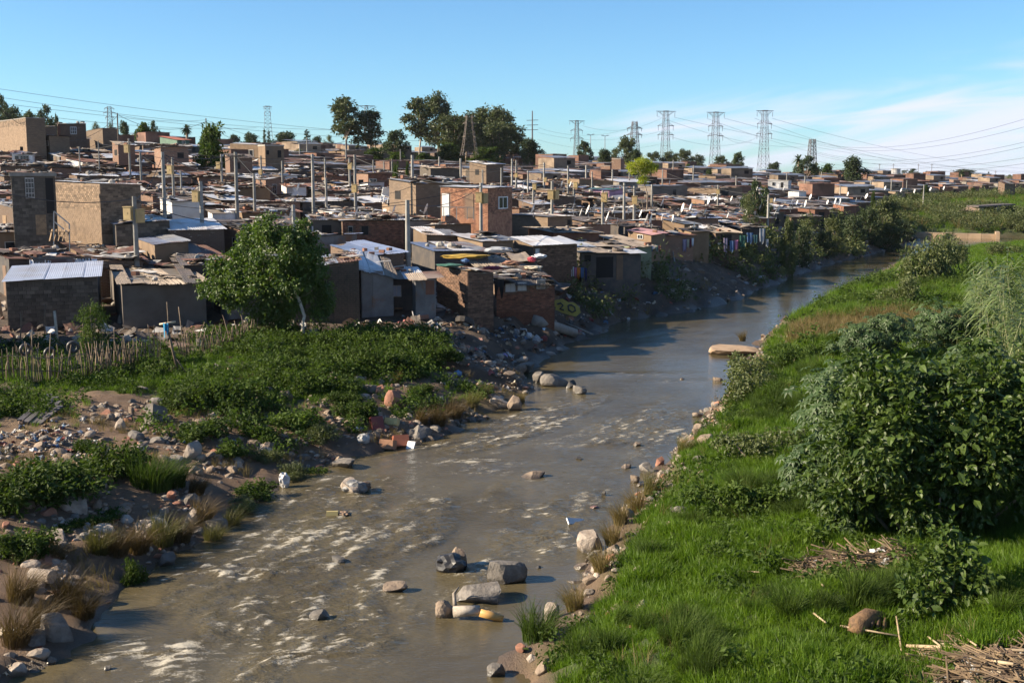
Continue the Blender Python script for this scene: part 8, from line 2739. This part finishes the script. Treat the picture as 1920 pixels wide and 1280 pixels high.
# ------------------------------------------------------------------ single pieces of rubbish
def blob(px, py, w, h, mat, label, cat, name, water=False, seed=0, flat=1.0, off=0.0):
    p_ = at_z(px, py, 0) if water else at(px, py)
    k_ = p_[1] / FPX
    r = np.random.default_rng(seed + int(px))
    bm = bmesh.new()
    bmesh.ops.create_icosphere(bm, subdivisions=3, radius=1)
    V = np.array([v.co[:] for v in bm.verts])
    f = fbm(V[:, 0] * 2.5 + seed + px, V[:, 1] * 2.5 + V[:, 2] * 3, 3, seed) - 0.5
    V = V * (1 + 0.75 * f[:, None]) * np.array([w * k_ / 2, w * k_ / 2 * flat, h * k_ / 2])
    V[:, 2] += h * k_ * 0.38
    F = np.array([[v.index for v in f_.verts] for f_ in bm.faces])
    bm.free()
    o = link(name, mesh_np(name, V, tris=F, mats=[mat]), None, (p_[0], p_[1] + w * k_ * 0.3, p_[2] + off))
    return tag(o, label, cat)


def slab(px, py, w, h, d, mat, label, cat, name, water=False, rz=0.3, tilt=0.3, roll=0.0):
    """a block or board: w,h in picture pixels, d in metres"""
    p_ = at_z(px, py, 0) if water else at(px, py)
    k_ = p_[1] / FPX
    m = MB()
    m.box((-w * k_ / 2, -d / 2, 0), (w * k_ / 2, d / 2, h * k_))
    o = m.build(name, mat)
    o.location = (p_[0], p_[1] + 0.1, p_[2] - 0.02)
    o.rotation_euler = (tilt, roll, rz)
    return tag(o, label, cat)


M_FOAMO = pmat('orange_foam', (0.50, 0.17, 0.09), (0.40, 0.13, 0.07), 4, 0.9, rnd=None)
M_FOAMB = pmat('brown_foam', (0.32, 0.17, 0.10), (0.25, 0.13, 0.08), 4, 0.9, rnd=None)
M_FOAMY = pmat('yellow_foam', (0.55, 0.45, 0.20), (0.48, 0.38, 0.16), 4, 0.9, rnd=None)
blob(532, 915, 20, 36, M_LIT[0], 'white plastic bag on the left waterline', 'bag', 'plastic_bag', seed=2)
blob(437, 845, 14, 24, M_LIT[1], 'blue plastic bag on the left bank below the broad weedy bush', 'bag', 'plastic_bag', seed=3)
blob(427, 848, 12, 14, M_FOAMY, 'yellow wrapper beside the blue bag', 'wrapper', 'wrapper', seed=4)
slab(752, 838, 30, 22, 0.35, M_FOAMO, 'orange red foam block at the water edge', 'foam block', 'foam_block', rz=0.3, tilt=-0.5)
slab(726, 842, 28, 18, 0.4, M_FOAMB, 'brown foam block left of the orange red one', 'foam block', 'foam_block', rz=-0.3, tilt=-0.3)
slab(768, 842, 16, 16, 0.06, M_WHITE, 'white board leaning on the orange red foam block', 'board', 'board', rz=-0.4, tilt=-0.6)
blob(680, 832, 24, 22, M_LIT[0], 'white plastic sheet scrap left of the foam blocks', 'scrap', 'plastic_scrap', seed=6, flat=0.6)
slab(708, 806, 24, 26, 0.2, M_LIT[3], 'dark red crate behind the foam blocks', 'crate', 'crate', rz=0.5, tilt=-0.4)
slab(733, 798, 26, 14, 0.3, M_FOAMY, 'pale yellow cushion above the red crate', 'cushion', 'cushion', rz=-0.3, tilt=-0.5)
blob(672, 810, 20, 12, M_LIT[1], 'blue rag on the refuse by the red crate', 'rag', 'rag', seed=8)
slab(622, 969, 22, 11, 0.22, M_FOAMY, 'yellow foam brick stranded in the left channel', 'foam block', 'foam_block', water=True, rz=0.1, tilt=-0.2)
blob(644, 968, 22, 9, M_LIT[2], 'clump of twigs caught beside the yellow foam brick', 'twigs', 'twig_clump', True, 9)
blob(665, 928, 44, 30, M_LIT[0], 'white rags draped over the pale rock in the left channel', 'rags', 'rag', True, 10, 0.5)
blob(682, 922, 26, 22, M_LIT[2], 'driftwood clump behind the draped white rags', 'driftwood', 'driftwood', True, 11)
blob(846, 1076, 62, 40, M_LIT[4], 'black plastic wrapped round the pointed midstream rock', 'plastic sheet', 'plastic_sheet', True, 12, 0.8)
slab(1082, 984, 38, 15, 0.05, M_WHITE, 'white triangular board stranded off the right shore', 'board', 'board', True, 0.5, -0.9, 0.2)
q0, q1 = at_z(900, 1147, 0.22), at_z(943, 1160, 0.05)
stickobj('pipe', q0, q1, 0.10, 'orange tan plastic pipe stub below the dark sloping slab', 'pipe', pmat('orange_pipe', (0.55, 0.32, 0.10), (0.48, 0.27, 0.09), 4, 0.5, rnd=None))
q0, q1 = at_z(850, 1146, 0.2), at_z(900, 1143, 0.25)
stickobj('driftwood', q0, q1, 0.13, 'pale driftwood log between the tan rounded rock and the pipe', 'driftwood', M_PALEBARK)
m = MB()
pts = [at_z(853, 1135, 0.1), at_y(851, 1112, at_z(853, 1135)[1]), at_y(860, 1100, at_z(853, 1135)[1])]
m.tube(pts, [0.05, 0.04, 0.015], 6)
tag(m.build('branch', M_PALEBARK, None, True), 'pale curved branch standing up behind the tan rounded rock', 'branch')
# cylinder of concrete on the left bank
a = at(72, 1092)
m = MB()
m.tube([Vector(a) + Vector((-0.25, 0.25, 0.12)), Vector(a) + Vector((0.3, 0.05, 0.12))], 0.16, 14)
tag(m.build('concrete_drum', M_ROCK[2]), 'short pale concrete drum lying above the brown tufts', 'drum')

# slope below the corner house
blob(968, 628, 12, 14, M_LIT[0], 'white bag highest on the refuse slope', 'bag', 'plastic_bag', seed=20)
blob(992, 634, 14, 12, M_LIT[0], 'white bag in the middle of the refuse slope', 'bag', 'plastic_bag', seed=21)
blob(1006, 643, 16, 16, M_LIT[0], 'largest white bag low on the refuse slope beside the red one', 'bag', 'plastic_bag', seed=22)
blob(1020, 640, 12, 12, M_LIT[3], 'red bag on the refuse slope', 'bag', 'plastic_bag', seed=23)
blob(945, 672, 14, 10, pmat('lilac_bag', (0.30, 0.24, 0.45), (0.24, 0.19, 0.36), 3, 0.5, rnd=None), 'lilac bag near the foot of the refuse slope', 'bag', 'plastic_bag', seed=24)
blob(858, 705, 16, 12, M_LIT[1], 'blue bag on the lower refuse slope above the shore rocks', 'bag', 'plastic_bag', seed=25)
blob(808, 632, 18, 10, M_LIT[0], 'white scraps below the corrugated booth', 'scrap', 'plastic_scrap', seed=26)
# yellow painted sheet with dark looped marks
p = at(1062, 597)
Yy = p[1] - 0.1
M_YEL = pmat('yellow_sheet', (0.34, 0.26, 0.035), (0.26, 0.20, 0.03), 2, 0.6, rnd=None)
e = empty('painted_sheet', (p[0], p[1], p[2]))
outline = [(1030, 572), (1040, 565), (1055, 562), (1066, 568), (1078, 569), (1087, 577), (1089, 586), (1080, 593), (1066, 590), (1052, 586), (1040, 582)]
V = [Vector(at_y(x, y, Yy)) - Vector(p) for x, y in outline]
V = [Vector((v.x, (v.z - 0.4) * 0.75, v.z)) for v in V]
cen = sum(V, Vector()) / len(V)
VV = [v[:] for v in V] + [(v.x, v.y + 0.05, v.z - 0.02) for v in V] + [cen[:]]
n = len(V)
m = MB()
m.add(VV, [(i, (i + 1) % n, n + (i + 1) % n, n + i) for i in range(n)], [(2 * n, (i + 1) % n, i) for i in range(n)])
m.build('sheet', M_YEL, e)


def mark(pts, name='mark'):
    m = MB()
    P_ = [Vector(at_y(x, y, Yy)) - Vector(p) for x, y in pts]
    m.tube([Vector((v.x, (v.z - 0.4) * 0.75 - 0.02, v.z + 0.01)) for v in P_], 0.06, 5)
    return m.build(name, M_LIT[4], e)


mark([(1045, 572), (1052, 570), (1056, 574), (1050, 580), (1058, 582)])
mark([(1066, 574), (1072, 573), (1078, 577), (1079, 583), (1073, 586), (1067, 582), (1066, 574)])
mark([(1036, 575), (1042, 579)])
tag(e, 'yellow sheet with dark looped marks lying on the bank below the rag heaped shack', 'painted sheet')
q0, q1 = at(1000, 606), at(1078, 632)
stickobj('concrete_pipe', Vector(q0) + Vector((0, 0, 0.2)), Vector(q1) + Vector((0, 0, 0.25)), 0.36, 'thick grey pipe running down the refuse slope to the water', 'pipe', M_CONC)
q0, q1 = at(1060, 616), at_z(1112, 627, 0.25)
stickobj('pole', Vector(q0) + Vector((0, 0, 0.35)), q1, 0.07, 'pale pole sticking out over the water from the thick pipe', 'pole', M_PALEBARK)

# ------------------------------------------------------------------ washing
CLM = {}


def cm(name, c):
    if name not in CLM:
        CLM[name] = pmat('cloth_' + name, c, tuple(v * 0.75 for v in c), 2.5, 0.85, rnd=(0.85, 1.15))
    return CLM[name]


CC = {'white': (0.70, 0.70, 0.72), 'pink': (0.60, 0.22, 0.38), 'orange': (0.62, 0.20, 0.03), 'blue': (0.07, 0.14, 0.28), 'navy': (0.03, 0.035, 0.12), 'red': (0.46, 0.06, 0.09), 'lilac': (0.36, 0.30, 0.42), 'maroon': (0.20, 0.03, 0.06), 'teal': (0.06, 0.14, 0.15), 'green': (0.05, 0.16, 0.12), 'brown': (0.22, 0.11, 0.07), 'grey': (0.38, 0.40, 0.43), 'cream': (0.62, 0.55, 0.42), 'yellow': (0.42, 0.27, 0.04), 'black': (0.02, 0.02, 0.022), 'silver': (0.45, 0.47, 0.50)}


def yd(px, py):
    q_ = hit(px, py, 0.3)
    return q_[1] if q_ is not None else 100


def washing(items, line, Y, label):
    a, b_ = at_y(*line[0], Y), at_y(*line[1], Y)
    cable(a, b_, 0.05, 0.012, label, 'washing lines by the shacks', 'washing_line', 6)
    for i, (x0, y0, x1, y1, c, lab) in enumerate(items):
        cloth(x0, y0, x1, y1, Y - 0.02, cm(c, CC[c]), lab, 'laundry', 'laundry', i, 'washing hung out by the shacks')


washing([(1062, 499, 1067, 514, 'black', 'dark cloth at the left end of the orange and blue washing'), (1069, 500, 1076, 519, 'white', 'white cloth left of the pink one on the washing line'), (1077, 501, 1081, 520, 'pink', 'pink cloth between the white and the orange ones'), (1082, 501, 1088, 521, 'orange', 'orange cloth on the washing line by the dark open shack'), (1089, 501, 1095, 521, 'blue', 'blue cloth right of the orange one'), (1096, 502, 1101, 524, 'navy', 'navy cloth right of the blue one')], ((1055, 498), (1106, 501)), 82, 'washing line before the dark open fronted shack')
washing([(1245, 436, 1259, 462, 'red', 'large red cloth at the corner of the pinkish roofed house'), (1256, 449, 1263, 466, 'cream', 'cream cloth hanging lower beside the large red one'), (1264, 438, 1269, 462, 'navy', 'navy cloth right of the large red one'), (1270, 438, 1275, 464, 'lilac', 'lilac grey cloth right of the navy one'), (1276, 442, 1280, 468, 'black', 'black cloth at the right end behind the red washing')], ((1243, 435), (1282, 438)), yd(1262, 476), 'washing line with the large red cloth')
washing([(1218, 459, 1224, 470, 'blue', 'small blue cloth on the low line below the pinkish roofed house'), (1225, 459, 1229, 468, 'white', 'small white cloth on the low line'), (1230, 459, 1234, 470, 'teal', 'small teal cloth on the low line'), (1235, 460, 1240, 471, 'maroon', 'small maroon cloth on the low line')], ((1215, 458), (1245, 460)), yd(1230, 486), 'low washing line below the pinkish roofed house')
washing([(1280, 448, 1287, 470, 'lilac', 'pale lilac cloth in front of the torn awning shack'), (1288, 448, 1292, 463, 'cream', 'cream towel right of the pale lilac cloth'), (1293, 447, 1296, 463, 'maroon', 'maroon cloth on the torn awning line'), (1297, 446, 1301, 460, 'white', 'white cloth at the right end of the torn awning line')], ((1278, 447), (1305, 446)), yd(1290, 484), 'washing line under the torn awning')
washing([(1322, 457, 1332, 474, 'silver', 'silver grey sheet hung low at the left of the lilac sheet'), (1333, 451, 1338, 469, 'brown', 'brown cloth right of the silver grey sheet'), (1346, 455, 1352, 467, 'cream', 'small cream shirt between the brown cloth and the lilac sheet'), (1357, 446, 1364, 476, 'lilac', 'long lilac sheet hanging from the pale roofed shack'), (1368, 451, 1377, 472, 'blue', 'blue cloth right of the long lilac sheet'), (1378, 450, 1383, 469, 'pink', 'pink cloth at the right end of the lilac washing')], ((1320, 450), (1386, 446)), yd(1350, 484), 'washing line with the long lilac sheet')
for x0, y0, x1, y1, c, lab in ((1387, 441, 1399, 467, 'green', 'green tarpaulin sheet hanging at the ragged shack'), (1400, 436, 1412, 456, 'blue', 'dark blue tarpaulin hanging right of the green one'), (1413, 440, 1421, 456, 'teal', 'teal cloth on the ragged shack wall'), (1424, 428, 1434, 455, 'grey', 'pale grey torn sheet at the right corner of the ragged shack'), (1436, 448, 1441, 462, 'silver', 'small silver sheet below the torn corner sheet')):
    cloth(x0, y0, x1, y1, yd(1405, 480) - 0.2, cm(c, CC[c]), lab, 'tarpaulin', 'tarpaulin', 3, 'sheets hung on the ragged shack')
# rags and tarpaulins heaped on the long low shack's roof
for i, (px, py, w, h, c, lab) in enumerate(((870, 484, 70, 8, 'yellow', 'long yellow tarpaulin lying on the rag heaped roof'), (935, 473, 44, 10, 'grey', 'grey tarpaulin bundle on the rag heaped roof'), (965, 474, 24, 8, 'black', 'black plastic beside the grey tarpaulin bundle'), (997, 490, 14, 9, 'red', 'red cloth at the right side of the rag heaped roof'),
                                            (1012, 484, 24, 9, 'white', 'white sheet at the right corner of the rag heaped roof'), (960, 497, 34, 9, 'brown', 'brown bundle in the middle of the rag heaped roof'), (872, 492, 12, 7, 'blue', 'blue rag on the rag heaped roof'), (1000, 505, 30, 8, 'cream', 'cream bundle at the front of the rag heaped roof'), (845, 500, 40, 6, 'green', 'green sheet left on the rag heaped roof'), (925, 505, 30, 7, 'maroon', 'maroon bundle near the front edge of the rag heaped roof'))):
    q_ = hit(px, py, 2.55)
    blob(px, py, w, h * 0.9, cm(c, CC[c]), lab, 'bundle', 'bundle', seed=40 + i, flat=0.7).location = (q_[0], q_[1], q_[2])
# dangling dark rag at the corner of the rag heaped roof
cloth(926, 522, 946, 548, at_y(931, 533, 67.3)[1] - 0.45, cm('black', CC['black']), 'torn dark cloth dangling from the corner of the rag heaped roof', 'rag', 'rag', 7, None, 0.5)

# stones holding down the bluish roof
for i, (px, py, lab) in enumerate(((648, 474, 'first brick from the left on the stone studded bluish roof'), (662, 471, 'second brick from the left on the stone studded roof'), (660, 478, 'brick at the lower left of the stone studded roof'), (678, 476, 'stone in the middle of the stone studded roof'), (684, 470, 'brick at the upper middle of the stone studded roof'), (697, 477, 'brick near the lower edge of the stone studded roof'), (706, 468, 'dark block on the upper right of the stone studded roof'), (716, 473, 'brick at the right of the stone studded roof'), (730, 469, 'rightmost brick of the stone studded roof'))):
    q_ = hit(px, py, 2.75)
    m = MB()
    m.box((-0.16, -0.10, -0.02), (0.16, 0.10, 0.15))
    o = m.build('loose_brick', M_RUBR if i % 3 else M_CONC)
    o.location = q_
    o.rotation_euler = (0, 0, i * 1.3)
    tag(o, lab, 'brick', 'bricks holding down the stone studded roof')
# leaning white chair and thin roof poles
q_ = hit(722, 382, 2.5)
e = empty('plastic_chair', q_, 0.5)
e.rotation_euler = (0.15, 0.2, 0.5)
for nm, lo, hi in (('seat', (-0.25, -0.25, 0.42), (0.25, 0.25, 0.46)), ('backrest', (-0.25, 0.21, 0.46), (0.25, 0.25, 0.9)), ('leg', (-0.25, -0.25, 0), (-0.21, -0.21, 0.42)), ('leg', (0.21, -0.25, 0), (0.25, -0.21, 0.42)), ('leg', (-0.25, 0.21, 0), (-0.21, 0.25, 0.42)), ('leg', (0.21, 0.21, 0), (0.25, 0.25, 0.42))):
    m = MB()
    m.box(lo, hi)
    m.build(nm, M_WHITE, e)
e.scale = (1.5, 1.5, 1.5)
tag(e, 'white plastic chair upside among the roofs left of the lone grey pole', 'chair')

# steel stair rail and pallet by the tower house; balcony rail of the two door storey
p = at_y(101, 396, 79.5)
e = empty('stair_rail', p)
for a, b_ in (((101, 396), (130, 420)), ((130, 420), (131, 480)), ((101, 396), (101, 460)), ((101, 415), (130, 438))):
    m = MB()
    m.bar(Vector(at_y(*a, 79.5)) - Vector(p), Vector(at_y(*b_, 79.5)) - Vector(p), 0.07)
    m.build('rail', M_STEEL, e)
tag(e, 'dark steel stair rail in front of the tall tan brick tower house', 'railing')
p = at_y(95, 460, 78.5)
e = empty('pallet', p)
for i in range(5):
    a, b_ = (93 + i * 8, 452), (98 + i * 8, 430)
    m = MB()
    m.bar(Vector(at_y(a[0], a[1], 78.5)) - Vector(p), Vector(at_y(b_[0], b_[1], 78.7)) - Vector(p), 0.12, 0.03)
    m.build('slat', M_WOOD, e)
for y in (434, 448):
    m = MB()
    m.bar(Vector(at_y(92, y, 78.6)) - Vector(p), Vector(at_y(130, y + 1, 78.6)) - Vector(p), 0.1, 0.03)
    m.build('batten', M_WOOD, e)
tag(e, 'wooden pallet leaning at the foot of the stair rail', 'pallet')
Yr = hit(915, 352, 5.0)[1] - 1.6
p = at_y(828, 410, Yr)
e = empty('balcony_rail', p)
for a, b_ in (((820, 388), (888, 389)), ((832, 388), (832, 412)), ((888, 389), (888, 412)), ((856, 388), (856, 412)), ((876, 389), (876, 412))):
    m = MB()
    m.bar(Vector(at_y(*a, Yr)) - Vector(p), Vector(at_y(*b_, Yr)) - Vector(p), 0.055)
    m.build('rail', M_FRAME, e)
tag(e, 'pale steel balcony rail in front of the two doors of the red brick storey', 'railing')

# ------------------------------------------------------------------ river bend: concrete ledge, ruin, boards
a, b_ = at_z(1714, 445.5), at_z(1866, 448)
d_ = unit(b_ - a)
nrm = np.array([-d_[1], d_[0], 0])
M_LEDGE = pmat('ledge_concrete', (0.36, 0.255, 0.165), (0.26, 0.185, 0.12), 0.8, 0.9, rnd=None)
e = empty('concrete_ledge', a)
L_ = float(np.linalg.norm(b_ - a))
for i in range(6):
    m = MB()
    x0, x1 = L_ * i / 6 + 0.02, L_ * (i + 1) / 6 - 0.02
    m.box((x0, 0, -1.0), (x1, 1.6, 0.85 - 0.03 * (i % 2) - 0.02 * i))
    o = m.build('wall_block', M_LEDGE, e)
    o.rotation_euler = (0, 0, math.atan2(d_[1], d_[0]))
m = MB()
m.box((L_ + 0.02, -1.2, -1), (L_ + 0.6, 3.0, 1.12))
o = m.build('end_pier', M_LEDGE, e)
o.rotation_euler = (0, 0, math.atan2(d_[1], d_[0]))
tag(e, 'sunlit concrete ledge along the far side of the river bend', 'ledge')
q_ = at(1856, 402)
e = empty('ruin', q_)
m = MB()
m.box((-3.2, -2, 1.5), (3.8, 2.5, 1.75))
o = m.build('slab', R_DARK, e)
o.rotation_euler = (0, -0.05, 0.1)
for x in (-2.6, 0.5):
    m = MB()
    m.box((x, -1.5, -0.5), (x + 0.8, -0.8, 1.5))
    m.build('pillar', M_CONC, e)
m = MB()
m.add([(-10, -1.5, -0.4), (-2.2, -2.2, -0.2), (-2.2, 1.8, 1.5), (-4.5, 1.6, 1.1), (-2.2, -1.0, 1.2), (-6.5, 0.5, 0.5)], tris=[(0, 1, 4), (0, 4, 5), (5, 4, 3), (4, 2, 3), (4, 1, 2)])
m.build('rubble_ramp', pmat('ramp_rubble', (0.34, 0.24, 0.18), (0.25, 0.17, 0.125), 1.5, 0.95, bump=0.1, rnd=None), e)
tag(e, 'half collapsed slab roofed ruin with a rubble ramp on the green slope', 'ruin')
q_ = at(1845, 424)
m = MB()
m.box((-1.2, -0.1, 0.5), (1.2, 0.1, 0.75))
tag(link('board', m.mesh('board', [M_WHITE]), None, q_), 'white board lying in the grass above the end of the concrete ledge', 'board')
# rotten trunk and canes in the flood litter
p = at(1640, 1190)
e = empty('rotten_stump', p)
M_ROT = pmat('rotten_wood', (0.20, 0.115, 0.055), (0.10, 0.06, 0.035), 6, 0.9, bump=0.03, rnd=None)
m = MB()
kk = p[1] / FPX
m.tube([(-38 * kk, 0, 0.02), (-30 * kk, 0.1, 18 * kk), (-6 * kk, 0.25, 27 * kk), (20 * kk, 0.35, 20 * kk), (34 * kk, 0.4, 4 * kk)], [0.16, 0.19, 0.17, 0.15, 0.10], 12)
m.build('trunk', M_ROT, e, True)
for i in range(4):
    m = MB()
    x = (-20 + i * 12) * kk
    m.tube([(x, 0.0, 6 * kk), (x + 0.03, 0.02, (24 - 2 * i) * kk), (x + 0.10, 0.2, (33 - 2 * i) * kk)], [0.035, 0.045, 0.03], 6)
    m.build('rib', M_ROT, e, True)
tag(e, 'curled rotten brown stump at the foot of the young leafy shrub', 'stump')
M_CANED = pmat('dry_cane', (0.42, 0.32, 0.20), (0.33, 0.24, 0.15), 5, 0.7)
for x0, y0, x1, y1, lab in ((1575, 1184, 1690, 1208, 'long dry cane lying in front of the rotten stump'), (1690, 1232, 1680, 1170, 'dry cane leaning upright beside the rotten stump'), (1700, 1222, 1920, 1236, 'thickest dry cane stretched along the flood litter'), (1860, 1252, 1900, 1262, 'short thick cane stub in the flood litter'), (1740, 1205, 1765, 1228, 'short cane slanting in the flood litter'),
                            (1795, 1198, 1830, 1226, 'forked cane in the flood litter under the shrub'), (1525, 1160, 1548, 1182, 'short pale cane in the grass left of the rotten stump'), (1530, 1095, 1543, 1112, 'pale cane in the grass below the upper litter patch'), (1400, 1080, 1424, 1085, 'pale straw lying on the lush grass'), (1350, 930, 1362, 912, 'bare dry stem standing in the bank grass')):
    a, b_ = at(x0, y0), at(x1, y1)
    stickobj('cane', Vector(a) + Vector((0, 0, 0.12)), Vector(b_) + Vector((0, 0, 0.16)), 0.02 if 'thick' not in lab else 0.035, lab, 'cane', M_CANED)
# ------------------------------------------------------------------ thin air haze
hm = bpy.data.materials.new('haze')
hm.use_nodes = True
t = hm.node_tree
t.nodes.clear()
pv = N(t, 'ShaderNodeVolumePrincipled')
pv.inputs['Color'].default_value = (0.86, 0.92, 1.0, 1)
pv.inputs['Density'].default_value = 0.00004
pv.inputs['Anisotropy'].default_value = 0.2
L(t, pv.outputs[0], N(t, 'ShaderNodeOutputMaterial').inputs['Volume'])
m = MB()
m.box((-10500, -60, -4), (10500, 6300, 95))
o = m.build('haze', hm)
tag(o, 'thin pale haze over the far settlement and horizon', 'haze', kind='stuff')
